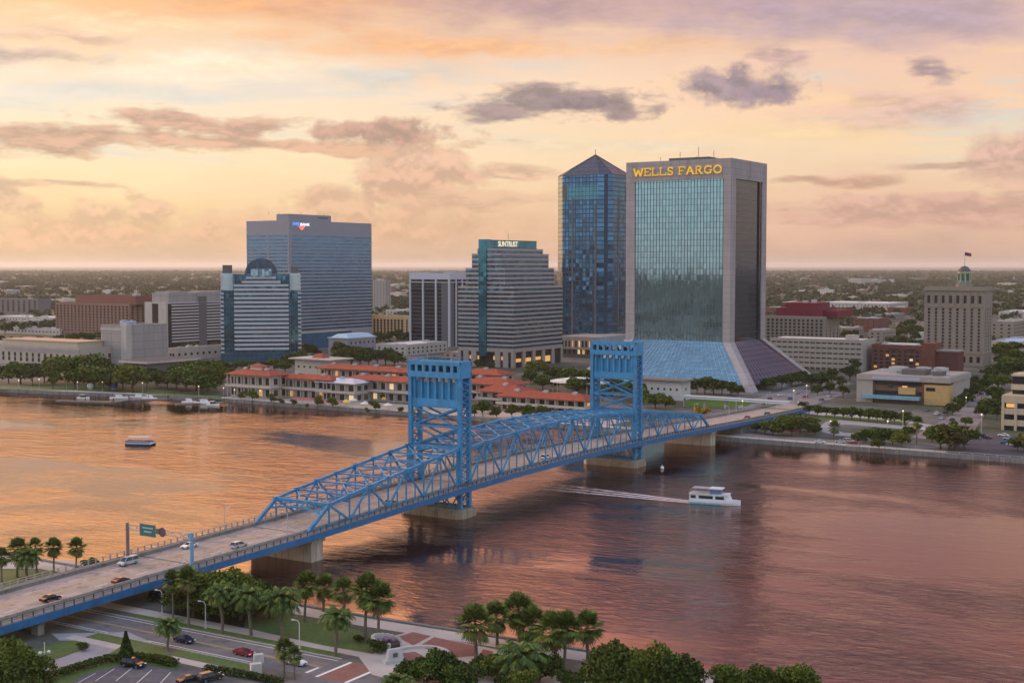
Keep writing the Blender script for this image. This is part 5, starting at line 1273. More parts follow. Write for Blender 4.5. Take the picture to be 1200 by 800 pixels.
for (x, y, L, h) in FARB:
    q = gp(x, y, GZ); a = g_.choice((GRZ, GRZ+1.57)); b = MB(); Wd = L*g_.uniform(.4, .7); hh = h+6
    if any((q.x-c.x)**2+(q.y-c.y)**2 < (r+L*.6)**2 for c, r in SITES): continue
    b.box(-L/2, L/2, -Wd/2, Wd/2, 0, hh, 0); b.box(-L/2-.4, L/2+.4, -Wd/2-.4, Wd/2+.4, hh, hh+.7, 1)
    for k in range(max(1, int(hh/4))): b.box(-L/2-.05, -L/2+.2, -Wd/2+1, Wd/2-1, k*4+1.5, k*4+2.9, 2); b.box(-L/2+1, L/2-1, -Wd/2-.05, -Wd/2+.2, k*4+1.5, k*4+2.9, 2)
    b.box(-L*.2, L*.1, -Wd*.2, Wd*.2, hh+.7, hh+2.2, 1)
    o = b.build('far_building', [g_.choice(far_w), far_w[0], frame_m]); o.location = q; o.rotation_euler = (0, 0, a)
    tag(o, 'small pale flat roofed building far off among the trees toward the horizon', 'building', 'small far buildings among the trees')
# palms
def frond(V, Fc, base, a, lift, L, droop, n=11, leaf=.9, wd=.085):
    """arched rib with leaflets on both sides"""
    dirh = Vector((math.cos(a), math.sin(a), 0)); side = Vector((-math.sin(a), math.cos(a), 0)); p = Vector(base); ang = lift; st_ = L/n; pts = [p.copy()]
    for i in range(n):
        p = p + (dirh*math.cos(ang)+Vector((0, 0, math.sin(ang))))*st_; ang -= droop/n*(.5+1.0*i/n); pts.append(p.copy())
    for i in range(n):
        d = (pts[i+1]-pts[i]).normalized(); up = d.cross(side).normalized()
        b = len(V); V += [tuple(pts[i]-side*.035), tuple(pts[i]+side*.035), tuple(pts[i+1]+side*.03), tuple(pts[i+1]-side*.03)]; Fc.append((b, b+1, b+2, b+3))
        if i == 0: continue
        f = i/n; ll = leaf*(math.sin(math.pi*min(1, f*.92+.10))**.6)
        for s in (-1, 1):
            for j in (0, .5):
                q = pts[i].lerp(pts[i+1], j); e = q + side*s*ll*.82 + d*ll*.50 - Vector((0, 0, ll*(.28+.35*f))) + up*.0
                b = len(V); V += [tuple(q-d*wd), tuple(q+d*wd), tuple(e+d*wd*.5), tuple(e-d*wd*.3)]; Fc.append((b, b+1, b+2, b+3))
def date_palm(seed, trunk, nf=44, L=3.6):
    g = random.Random(seed); root = thing('date_palm', 'x', 'palm'); b = MB(); k = 10
    b.tube([(.12*math.sin(i*.6), .08*math.sin(i*.9+seed), trunk*i/k-.2) for i in range(k+1)], [.38]+[.26+.04*(i % 2) for i in range(k-1)]+[.42], 9); b.build('trunk', barkp, root)
    V = []; Fc = []; top = (.12*math.sin(6), .08*math.sin(9+seed), trunk-.15)
    for i in range(nf):
        f = i/nf; frond(V, Fc, top, i*2.39996+g.uniform(-.15, .15), 1.35-1.55*f**.8+g.uniform(-.1, .1), L*(.72+.28*math.sin(math.pi*f)+g.uniform(-.08, .1)), 1.5+.5*f)
    o = bpy.data.objects.new('crown', numpy_mesh('crown', np.array(V), np.array(Fc), palm_l)); col.objects.link(o); o.parent = root; root['_h'] = trunk+L*.45; root['_t'] = trunk; return root
def fan_palm(seed, trunk, nf=46, r=1.1):
    g = random.Random(seed); root = thing('fan_palm', 'x', 'palm'); b = MB(); lean = g.uniform(-.3, .3)
    b.tube([(lean*(i/6)**2, 0, trunk*i/6-.2) for i in range(7)], [.26, .2, .17, .16, .16, .16, .18], 8); b.build('trunk', barkp, root)
    for nm, mt, lo, hi, cnt in (('crown', palm_f, -.85, 1.5, nf), ('dead_fronds', palm_dead, -1.35, -.85, 7)):
        V = []; Fc = []
        for i in range(cnt):
            a = i*2.39996+g.uniform(-.3, .3); el_ = hi-(hi-lo)*((i+.5)/cnt)**1.25+g.uniform(-.15, .15); d = Vector((math.cos(a)*math.cos(el_), math.sin(a)*math.cos(el_), math.sin(el_))); st_ = .95+.25*(i/cnt)+g.uniform(-.2, .25)
            c = Vector((lean, 0, trunk)) + d*st_; side = d.cross(Vector((0, 0, 1))).normalized(); up = side.cross(d)
            b0 = len(V); p0 = Vector((lean, 0, trunk)); V += [tuple(p0-side*.03), tuple(p0+side*.03), tuple(c+side*.03), tuple(c-side*.03)]; Fc.append((b0, b0+1, b0+2, b0+3))
            for j in range(13):
                th = R(-115+230*j/12); dd = d*math.cos(th)+side*math.sin(th); rr = r*(.75+.25*math.cos(th*.7)); e = c+dd*rr-Vector((0, 0, rr*(.10+.22*abs(math.sin(th)))))+up*.05; sd_ = dd.cross(up).normalized()*.10
                m1 = c+dd*rr*.55-Vector((0, 0, rr*.04))
                b0 = len(V); V += [tuple(c), tuple(m1-sd_), tuple(e), tuple(m1+sd_)]; Fc.append((b0, b0+1, b0+2, b0+3))
        o = bpy.data.objects.new(nm, numpy_mesh(nm, np.array(V), np.array(Fc), mt)); col.objects.link(o); o.parent = root
    root['_h'] = trunk+1.5; root['_t'] = trunk; return root
DATE = [date_palm(1, 7.0), date_palm(2, 8.0, 40), date_palm(3, 6.0, 48, 3.9)]; FAN = [fan_palm(4, 9.0), fan_palm(5, 7.5, 38), fan_palm(6, 10.5, 30)]
def palm_px(pr, x, yb, yc, label, group=None, k=1.0):
    """base row yb, crown-centre row yc"""
    q = gp(x, yb, GZ); h = zat(x, yc, q.y)-GZ; s_ = h/pr['_t']
    o = plant(pr, q, s_*pr['_h'], label, group, cat='palm'); k *= random.uniform(.9, 1.12); o.scale = (k, k, s_); o.rotation_euler = (random.uniform(-.05, .05), random.uniform(-.05, .05), random.uniform(0, 6.28))
    for ch in o.children:
        if not ch.name.startswith('trunk'): ch.scale = (1, 1, k/s_); ch.location.z = pr['_t']*(1-k/s_)
    return o
ordn = ['first', 'second', 'third', 'fourth', 'fifth', 'sixth', 'seventh', 'eighth', 'ninth', 'tenth']
for i, (x, yb, yc, k) in enumerate([(261, 742, 693, 1.2), (294, 744, 697, 1.25), (330, 748, 702, 1.25), (394, 768, 722, 1.2)]):
    palm_px(DATE[i % 3], x, yb, yc, f'{ordn[i]} big feather palm from the left along the near pavement', 'feather palms along the near street', k)
palm_px(DATE[2], 197, 762, 733, 'small feather palm standing in the verge left of the navy car', None, .95)
palm_px(DATE[1], 609, 798, 768, 'full feather palm among shrubs at the bottom centre', None, 1.6)
palm_px(DATE[0], 466, 812, 799, 'feather palm cut off by the bottom edge beside the brick crossing', None, 1.0)
palm_px(DATE[2], 32, 679, 652, 'feather palm on the small lawn behind the bridge approach', None, 1.1)
for i, (x, yb, yc) in enumerate([(357, 728, 684), (379, 716, 687), (404, 727, 691), (428, 748, 691), (443, 752, 700)]):
    palm_px(FAN[i % 3], x, yb, yc, f'{ordn[i]} slender fan palm from the left by the near lawn', 'fan palms by the near lawn', 1.7)
for i, (x, yb, yc) in enumerate([(558, 770, 729), (583, 758, 721), (609, 752, 715), (624, 760, 730), (652, 784, 737), (661, 786, 734), (689, 774, 734)]):
    palm_px(FAN[(i+1) % 3], x, yb, yc, f'{ordn[i]} fan palm from the left along the near riverside walk', 'fan palms along the near riverside walk', 1.85)
palm_px(FAN[0], 333, 792, 759, 'left one of the two fan palms in front of the white car', 'pair of fan palms by the road', 1.0); palm_px(FAN[2], 345, 796, 766, 'right one of the two fan palms in front of the white car', 'pair of fan palms by the road', .85)
for i, (x, yb, yc) in enumerate([(2, 684, 652), (20, 676, 642), (43, 670, 640), (63, 670, 641), (89, 668, 640)]):
    palm_px(FAN[i % 3], x, yb, yc, f'{ordn[i]} fan palm from the left on the lawn behind the bridge approach', 'fan palms behind the bridge approach', 1.35)
palm_px(FAN[1], 221, 733, 677, 'tall fan palm rising beside the bridge where the blue gantry post stands', None, 1.35)
palm_px(FAN[1], 203, 728, 680, 'fan palm half hidden under the bridge edge behind the tall fan palm', None, 1.2)
for i, (x, yb, yc) in enumerate([(1118, 526, 500), (1074, 520, 494), (977, 514, 500)]):
    palm_px(FAN[i % 3], x, yb, yc, ['fan palm rising over the bushes beside the right parking lot', 'fan palm at the right edge of the small riverside park', 'lone fan palm by the curved drive on the right bank'][i], None, 1.5)
# near shrubs and trees
for i, (x, yb, yt) in enumerate([(226, 722, 678), (243, 724, 676), (262, 726, 680), (282, 726, 678), (300, 722, 681), (252, 712, 672), (276, 714, 674), (212, 716, 690), (316, 724, 694)]):
    plant_px(FINE[i % 2], x, yb, yt, 'dark leafy tree in the thicket under the bridge edge', 'thicket under the bridge edge', 1.0)
for i, (x, yb, yt) in enumerate([(716, 826, 757), (748, 824, 764), (790, 832, 768)]):
    plant_px(FINE[i % 2], x, yb, yt, ['leftmost of the dense round trees at the bottom right', 'middle dense round tree at the bottom right', 'rightmost dense round tree at the bottom, over the water'][i], 'dense round trees at the bottom edge', .8)
for i, (x, yb, yt) in enumerate([(858, 822, 783), (896, 824, 782), (930, 826, 783)]):
    plant_px(FINE[(i+1) % 2], x, yb, yt, ['olive toned round treetop at the bottom edge, left of a green pair', 'first of two green treetops at the bottom edge', 'last green treetop at the bottom edge toward the right'][i], 'treetops at the bottom edge', .9)
plant_px(FINE[1], 8, 822, 764, 'big leafy tree cut off by the bottom left corner'); plant_px(FINE[0], 34, 826, 774, 'lower leafy tree beside the bottom left corner tree')
for i in range(14):
    x = 486 + i*14.5 + random.uniform(-4, 4); yb = 796 + random.uniform(-8, 16)
    plant_px(FINE[2+i % 2], x, yb, yb-random.uniform(13, 27), 'rounded shrub in the planted bed at the bottom centre', 'shrubs in the planted bed at the bottom centre', 1.0, cat='shrub')
for i, (x, yb, yt) in enumerate([(440, 764, 752), (100, 664, 657), (108, 662, 655), (96, 762, 754), (420, 752, 745)]):
    plant_px(FINE[2+i % 2], x, yb, yt, ['small shrub beside the white planter', 'dark shrub against the far bridge parapet', 'second dark shrub against the far bridge parapet', 'small shrub on the lawn island', 'low shrub on the near lawn'][i], None, 1.0, cat='shrub')
q = gp(148, 774, GZ); root = thing('conifer', 'pointed dark green conifer at the head of the parking lot', 'tree', q); hgt = zat(148, 740, q.y)-GZ
b = MB(); b.tube([(0, 0, -.2), (0, 0, hgt*.9)], [.2, .05], 6); b.build('trunk', bark, root)
n = 3600; zz = rng.random(n)**1.4; rad = (1-zz)*hgt*.30*(.75+.35*np.sin(zz*40)**2)*np.sqrt(.35+.65*rng.random(n)); aa = rng.random(n)*6.283
o = bpy.data.objects.new('crown', clump_mesh('crown', np.stack([rad*np.cos(aa), rad*np.sin(aa), .4+zz*(hgt-.4)], 1), .42, leaf_d, .4)); col.objects.link(o); o.parent = root
def hedge(label, pts, h, wd, mat_=leaf_d):
    P = [gp(x, y, GZ) for x, y in pts]; Q = []
    for a, c in zip(P, P[1:]):
        k = int((c-a).length*130*wd/2); f = rng.random(k)[:, None]; nn = Vector((-(c-a).y, (c-a).x, 0)).normalized()
        p = np.array(a)[None]*(1-f)+np.array(c)[None]*f + np.array(nn)[None]*((rng.random(k)-.5)*wd)[:, None]; p[:, 2] = GZ+.1+h*np.sqrt(rng.random(k)); Q.append(p)
    o = bpy.data.objects.new('hedge', clump_mesh('hedge', np.concatenate(Q), .34, mat_)); col.objects.link(o); tag(o, label, 'hedge')
hedge('clipped hedge curving along the parking lot edge beside the conifer', [(52, 797), (90, 786), (122, 776), (150, 772), (182, 775), (206, 781)], 1.2, 2.2)
hedge('short hedge between the parking lot and the path near the two dark cars', [(240, 786), (268, 790), (300, 796), (330, 803)], 1.1, 1.6)
for i, (a, c) in enumerate((((300, 703), (322, 716)), )): pass
# ------------------------------------------------------------------ near bank: street, lawns, plaza
ra, rb_ = gp(204, 736, GZ), gp(397, 774, GZ); rdir = (rb_-ra).normalized(); rn = Vector((rdir.y, -rdir.x, 0)); 
if rn.y > 0: rn = -rn                          # towards the camera
def road_pt(s_, o_): return ra + rdir*s_ + rn*o_
def ribbon(name, s0, s1, o0, o1, z, m_): return sheet(name, [road_pt(s0, o0), road_pt(s1, o0), road_pt(s1, o1), road_pt(s0, o1)], z, m_)
RW = 9.3
ribbon('near_street', -260, 120, -1.0, RW+1.0, GZ+.008, asph)
ribbon('road_marking', -120, 44, -.1, .12, GZ+.014, white); ribbon('road_marking', -120, 33, RW-.12, RW+.1, GZ+.014, white)
ribbon('road_marking', -120, 44, 4.45, 4.6, GZ+.014, yellow); ribbon('road_marking', -120, 44, 4.9, 5.05, GZ+.014, yellow)
ribbon('stop_line', 43.2, 43.9, 5.3, RW-.3, GZ+.014, white)
ribbon('brick_crossing', 47.2, 53.2, -.6, RW+.6, GZ+.014, brick); ribbon('crossing_line', 46.4, 47.1, -.6, RW+.6, GZ+.015, white); ribbon('crossing_line', 53.3, 54.0, -.6, RW+.6, GZ+.015, white)
kerb_m = mat('kerb', (.40, .37, .35), .85)
def kerb(s0, s1, o_):
    b = MB(); a = road_pt(s0, o_); c = road_pt(s1, o_); b.bar(a+Vector((0,0,GZ-GZ+.05)), c+Vector((0,0,.05)), .25, .26); return structure(b.build('kerb', kerb_m))
kerb(-90, 44, -1.15); kerb(-60, 31, RW+1.15)
ribbon('grass_verge', -16, 42, -4.2, -1.3, GZ+.03, lawn_m); ribbon('near_pavement', -40, 62, -8.0, -4.2, GZ+.025, pave)
ribbon('grass_verge', -11, 9, RW+1.3, RW+5.0, GZ+.03, lawn_m); ribbon('grass_verge', 12.5, 32, RW+1.3, RW+4.4, GZ+.03, lawn_m)
ribbon('near_pavement', -14, 36, RW+5.0, RW+7.6, GZ+.02, pave)
ribbon('cross_street', 44, 62, RW+1.0, RW+60, GZ+.006, asph)
sheet('near_lawn', px([(288, 722), (330, 716), (352, 722), (420, 738), (446, 752), (438, 766), (380, 756), (330, 745), (286, 735)]), GZ+.03, lawn_m)
sheet('thicket_ground', px([(205, 732), (205, 700), (300, 694), (345, 712), (288, 737)]), GZ+.02, mat('soil', (.05, .045, .03), .95, var=.3))
strip('riverside_walk', SHS[2:8], -.6, -6.2, GZ+.022, pave)
# plaza with brick fields
sheet('plaza', px([(418, 766), (446, 748), (480, 740), (640, 772), (690, 800), (500, 806), (436, 790)]), GZ+.018, pave)
for q in ([(466, 746), (484, 740), (505, 745), (484, 756)], [(509, 746), (560, 757), (556, 768), (535, 770), (490, 757)], [(566, 760), (578, 763), (576, 769), (562, 768)], [(470, 765), (486, 763), (500, 770), (496, 777), (476, 774)]):
    sheet('brick_field', px(q), GZ+.026, brick)
# drive, island and parking lot on the left
drive_m = mat('drive_paving', (.30, .28, .29), .85, var=.15, vs_=.2)
sheet('drive', px([(60, 742), (150, 740), (178, 752), (120, 768), (84, 778), (60, 792), (40, 808), (20, 806), (36, 782), (78, 768), (106, 757), (104, 750), (70, 750)]), GZ+.016, drive_m)
sheet('lawn_island', px([(18, 786), (26, 768), (60, 754), (84, 750), (102, 753), (104, 758), (76, 768), (36, 780)]), GZ+.03, lawn_m)
sheet('hedge_bed', px([(48, 806), (60, 793), (120, 770), (150, 752), (182, 754), (212, 776), (206, 784), (150, 776), (100, 790), (70, 806)]), GZ+.026, lawn_m)
sheet('parking_lot', px([(64, 812), (104, 788), (150, 777), (204, 785), (238, 787), (262, 806), (262, 830), (60, 830)]), GZ+.032, mat('asphalt_blue', (.10, .10, .115), .9, var=.25, vs_=.2, dirt=(.15, .14, .14)))
b = MB()
for (x0, y0, x1, y1) in ((112, 788, 92, 799), (134, 783, 112, 797), (156, 781, 136, 797), (178, 784, 160, 800), (200, 787, 184, 804), (224, 789, 208, 808)):
    p, q = gp(x0, y0, GZ+.038), gp(x1, y1, GZ+.038); d = (q-p).normalized(); n_ = Vector((-d.y, d.x, 0))*.07; b.poly([p-n_, q-n_, q+n_, p+n_])
structure(b.build('bay_lines', white))
sheet('left_lawn', px([(-30, 684), (-30, 668), (60, 668), (108, 676), (60, 688), (10, 692)]), GZ+.03, lawn_m)
sheet('left_walk', px([(-30, 666), (-30, 656), (80, 656), (120, 668), (112, 675), (60, 666)]), GZ+.02, pave)
b = MB(); p, q = gp(20, 688, GZ), gp(64, 680, GZ); b.bar(p+Vector((0,0,.6)), q+Vector((0,0,.6)), .5, 1.3); r_ = gp(40, 690, GZ); b.bar(r_+Vector((0,0,.5)), r_+Vector((9, 4, .5)), .8, 1.1)
tag(b.build('garden_wall', concd), 'low grey concrete wall on the lawn behind the bridge approach', 'wall')
# white planter with seats and the monument on the plaza
wst = mat('white_stone', (.48, .45, .43), .7, var=.12, vs_=.6)
q = gp(454, 757, GZ); root = thing('planter', 'white curved planter wall by the corner of the near lawn', 'planter', q, .3)
b = MB(); n = 14
for i in range(n):
    a0, a1 = R(20+250*i/n), R(20+250*(i+1)/n); r0, r1 = 3.3, 2.7; hh = 1.2+1.0*math.sin(math.pi*i/n)
    P = [(r0*math.cos(a0), r0*math.sin(a0)), (r0*math.cos(a1), r0*math.sin(a1)), (r1*math.cos(a1), r1*math.sin(a1)), (r1*math.cos(a0), r1*math.sin(a0))]; b.prism(P, 0, hh)
b.build('wall', wst, root); b = MB(); b.prism([(2.6*math.cos(R(i*30)), 2.6*math.sin(R(i*30))) for i in range(12)], 0, .8); b.build('soil_bed', mat('bed_dark', (.06, .045, .04), .9), root)
for i in range(4):
    b = MB(); a = R(60*i+30); b.ball((1.6*math.cos(a), 1.6*math.sin(a), 1.1), .6, 5); b.build('flower_clump', mat('flowers_mauve', (.30, .18, .24), .9, var=.3), root)
q = gp(462, 775, GZ); root = thing('monument', 'pale stone monument block on the plaza corner beside the brick crossing', 'monument', q, .5)
b = MB(); b.box(-2.2, 2.2, -1.0, 1.0, 0, .6); b.build('base', wst, root); b = MB(); b.prism([(-1.7, -.6), (1.7, -.6), (1.7, .6), (-1.7, .6)], .6, 2.6, top=[(-1.2, -.4), (1.4, -.4), (1.4, .4), (-1.2, .4)]); b.build('block', wst, root); b = MB(); b.box(-.5, .5, -.66, -.58, 1.1, 1.9); b.build('plaque', frame_m, root)
b = MB(); c0 = gp(492, 768, GZ)
for i in range(16):
    a0, a1 = R(-10+180*i/16), R(-10+180*(i+1)/16); b.prism([(c0.x+6.0*math.cos(a0), c0.y+6.0*math.sin(a0)), (c0.x+6.0*math.cos(a1), c0.y+6.0*math.sin(a1)), (c0.x+5.2*math.cos(a1), c0.y+5.2*math.sin(a1)), (c0.x+5.2*math.cos(a0), c0.y+5.2*math.sin(a0))], GZ, GZ+.5)
tag(b.build('seat_wall', wst), 'half round white seat wall enclosing a small brick field', 'seat wall')
q = gp(303, 776, GZ); root = thing('utility_box', 'pale grey utility cabinet on the verge beside the white car', 'cabinet', q, .4); b = MB(); b.box(-.9, .9, -.6, .6, .15, 1.7); b.build('cabinet', wst, root); b = MB(); b.box(-1.1, 1.1, -.8, .8, 0, .15); b.build('plinth', conc, root)
q = gp(300, 789, GZ); root = thing('utility_box', 'second white cabinet on the path near the two parked dark cars', 'cabinet', q, .4); b = MB(); b.box(-1, 1, -.6, .6, .15, 2.0); b.build('cabinet', wst, root); b = MB(); b.box(-1.2, 1.2, -.8, .8, 0, .15); b.build('plinth', conc, root)

# ------------------------------------------------------------------ street furniture
pole_m = mat('pole_grey', (.42, .40, .38), .5, var=.1); lampw = emat('lamp_glow', (1.0, .80, .5), .8); lampoff = mat('lamp_head', (.55, .53, .50), .5, var=0)
def street_light(loc, h, label, arm=1.6, rz=0.0, group=None, m_=None, z0=None):
    root = thing('street_light', label, 'street light', loc, rz, group); b = MB(); r_ = max(.09, h*.012)
    b.tube([(0, 0, 0), (0, 0, h*.9), (arm*.25, 0, h)], [r_*1.3, r_, r_*.8], 7); b.tube([(arm*.25, 0, h), (arm, 0, h+.05)], r_*.7, 6); b.tube([(0, 0, 0), (0, 0, .4)], r_*2.2, 8); b.build('pole', m_ or pole_m, root)
    b = MB(); b.hexa([(arm*.85, -.16, h-.08), (arm*1.35, -.2, h-.05), (arm*1.35, .2, h-.05), (arm*.85, .16, h-.08), (arm*.85, -.14, h+.12), (arm*1.3, -.12, h+.12), (arm*1.3, .12, h+.12), (arm*.85, .14, h+.12)]); b.build('lamp_head', lampoff, root); return root
for i, (t_, w_, hpx) in enumerate([(-8, 22.3, 22), (-6, 2.0, 20), (296, 20, 20), (292, 1.2, 14), (352, 20, 18), (360, 1.4, 18), (402, 20, 16)]):
    street_light(bw(t_, w_, .2), 7.5 if i > 1 else 6.2, ['slim light pole on the far side of the deck before the left truss portal', 'slim light pole on the near side of the deck before the left truss portal', 'light pole on the far side just past the right truss end', 'light pole on the near side just past the right truss end', 'light pole on the far side of the right hand ramp', 'light pole on the near side of the right hand ramp', 'light pole where the ramp meets the downtown street'][i], 1.6, BRZ+(math.pi/2 if w_ < 10 else -math.pi/2), None)
for i, (x, yb, yt) in enumerate([(190, 718, 692), (241, 736, 705), (351, 760, 727), (205, 748, 736)][:3]):
    q = gp(x, yb, GZ); street_light(q, zat(x, yt, q.y)-GZ, ['white street light beside the underpass near the bridge edge', 'street light among the palms left on the near pavement', 'street light on the verge in front of the near lawn'][i], 1.5, 2.6, None, mat('pole_white', (.6, .58, .55), .5))
q = gp(53, 800, GZ); root = thing('street_light', 'tall white post with two round lamps in the bottom left corner', 'street light', q); hh = zat(53, 752, q.y)-GZ
b = MB(); b.tube([(0, 0, 0), (0, 0, hh)], [.16, .09], 8); b.tube([(-.8, 0, hh*.75), (.8, 0, hh*.78)], .06, 6); b.tube([(0, 0, 0), (0, 0, .5)], .3, 8); b.build('pole', mat('pole_white', (.6, .58, .55), .5), root)
for (x, z) in ((-.8, hh*.75), (.8, hh*.78)):
    b = MB(); b.ball((x, 0, z-.1), .32, 6); b.build('lamp', mat('lamp_globe', (.7, .68, .6), .4), root)
# overhead sign gantry across the approach
root = thing('sign_gantry', 'overhead gantry with a green sign spanning the bridge approach', 'sign gantry', bw(-43, -.9, 0), BRZ)
b = MB(); b.tube([(0, 21.5, .1), (0, 21.5, 8.6)], .42, 10); b.box(-.7, .7, 20.9, 22.1, .1, .5); b.build('post', mat('post_rust', (.20, .15, .14), .7, var=.2), root)
b = MB(); b.tube([(0, 0, .1), (0, 0, 8.4)], [.5, .42], 10); b.box(-.7, .7, -.6, .6, .1, .6); b.box(-.4, .4, -.3, .9, 7.2, 8.3); b.build('post', mat('post_blue', (.16, .32, .44), .5), root)
b = MB()
for (y0, y1, z0, z1) in ((0.3, 21.3, 7.9, 8.2), (0.3, 21.3, 6.9, 7.1)): b.bar((0, y0, z0), (0, y1, z1), .16, .2)
for k in range(14): b.bar((0, .6+k*1.48, 7.0), (0, .6+(k+1)*1.48, 8.0) if k % 2 else (0, .6+k*1.48, 8.0), .1, .1)
b.build('truss_arm', pole_m, root)
b = MB(); b.box(-.35, -.22, 11.6, 16.9, 6.1, 9.0); sgn = b.build('sign_panel', mat('sign_green', (.045, .15, .14), .5, var=.1), root)
b = MB(); 
for (y0, y1, z) in ((12.4, 16.0, 8.1), (12.9, 15.4, 7.2)): b.box(-.40, -.351, y0, y1, z-.12, z+.12)
b.build('sign_text_bars', mat('sign_pale', (.45, .52, .50), .6), sgn)
b = MB(); b.tube([(-.3, 9.4, 7.6), (-.18, 9.4, 7.6)], 1.15, 14); b.build('round_sign', mat('sign_dark', (.13, .09, .11), .6), root)
b = MB(); b.box(-.4, -.2, 10.4, 11.3, 7.1, 8.3); b.build('signal_box', frame_m, root)

# ------------------------------------------------------------------ vehicles
tyre_m = mat('tyre', (.02, .02, .022), .9, var=0); rim_m = mat('rim', (.35, .35, .36), .35, .8, var=0); carglass = mat('car_glass', (.015, .02, .028), .08, 0, var=0)
head_m = mat('headlight', (.75, .75, .70), .2, var=0); tail_m = mat('taillight', (.35, .02, .015), .3, var=0); trim_m = mat('car_trim', (.03, .03, .032), .6, var=0)
KINDS = {'sedan': (4.75, 1.84, [(-2.36,.34),(-2.38,.62),(-2.30,.86),(-1.60,.96),(-1.45,.97),(1.05,.94),(2.05,.80),(2.34,.62),(2.38,.36)], [(-1.55,.95),(-.85,1.40),(.25,1.43),(1.12,.93)]),
         'coupe': (4.6, 1.88, [(-2.28,.32),(-2.30,.66),(-2.22,.90),(-1.5,.95),(.85,.90),(1.9,.76),(2.26,.58),(2.30,.34)], [(-1.75,.93),(-.80,1.30),(.05,1.31),(.98,.89)]),
         'suv': (4.9, 1.95, [(-2.42,.42),(-2.44,.75),(-2.38,1.02),(-1.5,1.06),(1.15,1.04),(2.1,.94),(2.40,.74),(2.44,.42)], [(-2.30,1.04),(-2.02,1.72),(.25,1.74),(1.20,1.03)]),
         'van': (5.3, 2.0, [(-2.62,.42),(-2.64,.8),(-2.6,1.15),(-1.5,1.16),(1.55,1.12),(2.3,.96),(2.60,.74),(2.64,.42)], [(-2.56,1.14),(-2.44,2.0),(.85,2.02),(1.75,1.10)])}
CARS = {}
def car_paint(c):
    m_ = mat('paint_%02x%02x%02x' % tuple(int(x*255) for x in c), c, .14, 0.0, var=.03, spec=.3); p = m_.node_tree.nodes['Principled BSDF']; p.inputs['Coat Weight'].default_value = 0.0; p.inputs['Coat Roughness'].default_value = .05; return m_
def make_car(kind, c, simple=False):
    key = (kind, c)
    if key in CARS: return copy_tree(CARS[key])
    L, Wd, low, cab = KINDS[kind]; root = thing('car', 'x', 'car'); pm = car_paint(c); hw = Wd/2; b = MB()
    secs = [(-hw+.02, .10), (-hw, .0), (-hw+.10, -.03), (0, -.045), (hw-.10, -.03), (hw, 0), (hw-.02, .10)]     # tumblehome across
    n = len(low)
    for side in (-1, 1):
        pass
    ys = [-hw+.03, -hw, -hw*.86, hw*.86, hw, hw-.03]; dzs = [-.10, -.05, .0, .0, -.05, -.10]
    rows = []
    for y, dzz in zip(ys, dzs):
        e = .90 if abs(y) > hw*.95 else 1.0; b0 = len(b.v); rows.append(b0)
        b.v += [(x*(1 if 0 < i < n-1 else 1)*(e if i in (0, n-1, 1, n-2) and abs(y) > hw*.9 else 1.0), y, max(.22, z+dzz*(1 if 1 < i < n-2 else 0))) for i, (x, z) in enumerate(low)]
    for r0, r1 in zip(rows, rows[1:]):
        for i in range(n-1): b.f.append((r0+i, r0+i+1, r1+i+1, r1+i)); b.m.append(0)
        b.f.append((r0, r1, r1+n-1, r0+n-1)); b.m.append(0)
    b.f.append(tuple(rows[0]+i for i in range(n-1, -1, -1))); b.m.append(0); b.f.append(tuple(rows[-1]+i for i in range(n))); b.m.append(0)
    for f_ in range(len(b.f)): b.f[f_] = tuple(reversed(b.f[f_]))
    b.build('body', pm, root)
    g = MB(); (x0, z0), (x1, z1), (x2, z2), (x3, z3) = cab; a, c2 = hw*.90, hw*.70
    g.hexa(((x0, -a, z0), (x3, -a, z3), (x3, a, z3), (x0, a, z0), (x1, -c2, z1-.04), (x2, -c2, z2-.04), (x2, c2, z2-.04), (x1, c2, z1-.04))); g.build('window', carglass, root)
    r_ = MB(); r_.hexa(((x1-.05, -c2-.04, z1-.05), (x2+.08, -c2-.04, z2-.07), (x2+.08, c2+.04, z2-.07), (x1-.05, c2+.04, z1-.05), (x1+.05, -c2+.1, z1+.02), (x2-.05, -c2+.1, z2+.02), (x2-.05, c2-.1, z2+.02), (x1+.05, c2-.1, z1+.02)))
    for y in (-1, 1):
        for (pa, pb) in (((x0, a*y, z0), (x1, c2*y, z1-.03)), ((x3, a*y, z3), (x2, c2*y, z2-.03)), (((x0+x3)/2-.2, a*y, (z0+z3)/2), ((x1+x2)/2-.1, c2*y, (z1+z2)/2-.03))): r_.bar(pa, pb, .09, .09)
    r_.build('roof', pm, root)
    wx = L*.295; wr = .34 if kind in ('sedan', 'coupe') else .38
    for x in (-wx, wx):
        for y in (-1, 1):
            w_ = MB(); w_.tube([(x, y*(hw-.24), wr), (x, y*(hw+.02), wr)], wr, 14); wo_ = w_.build('wheel', tyre_m, root)
            if not simple: w_ = MB(); w_.tube([(x, y*(hw+.0), wr), (x, y*(hw+.035), wr)], wr*.62, 10); w_.build('rim', rim_m, wo_)
    if not simple:
        for y in (-1, 1):
            h_ = MB(); zf = low[-2][1]; h_.box(L/2-.24, L/2+.01, y*hw*.72-.22, y*hw*.72+.22, zf-.03, zf+.11); h_.build('headlight', head_m, root)
            h_ = MB(); zr = low[2][1]; h_.box(-L/2-.01, -L/2+.2, y*hw*.74-.2, y*hw*.74+.2, zr-.16, zr-.02); h_.build('taillight', tail_m, root)
            h_ = MB(); h_.box(x3-.42, x3-.22, y*(hw+.10)-.09, y*(hw+.10)+.09, z3, z3+.13); h_.build('mirror', pm, root)
        h_ = MB(); h_.box(L/2-.06, L/2+.02, -hw*.45, hw*.45, .40, .58); h_.build('grille', trim_m, root)
    CARS[key] = root; return root
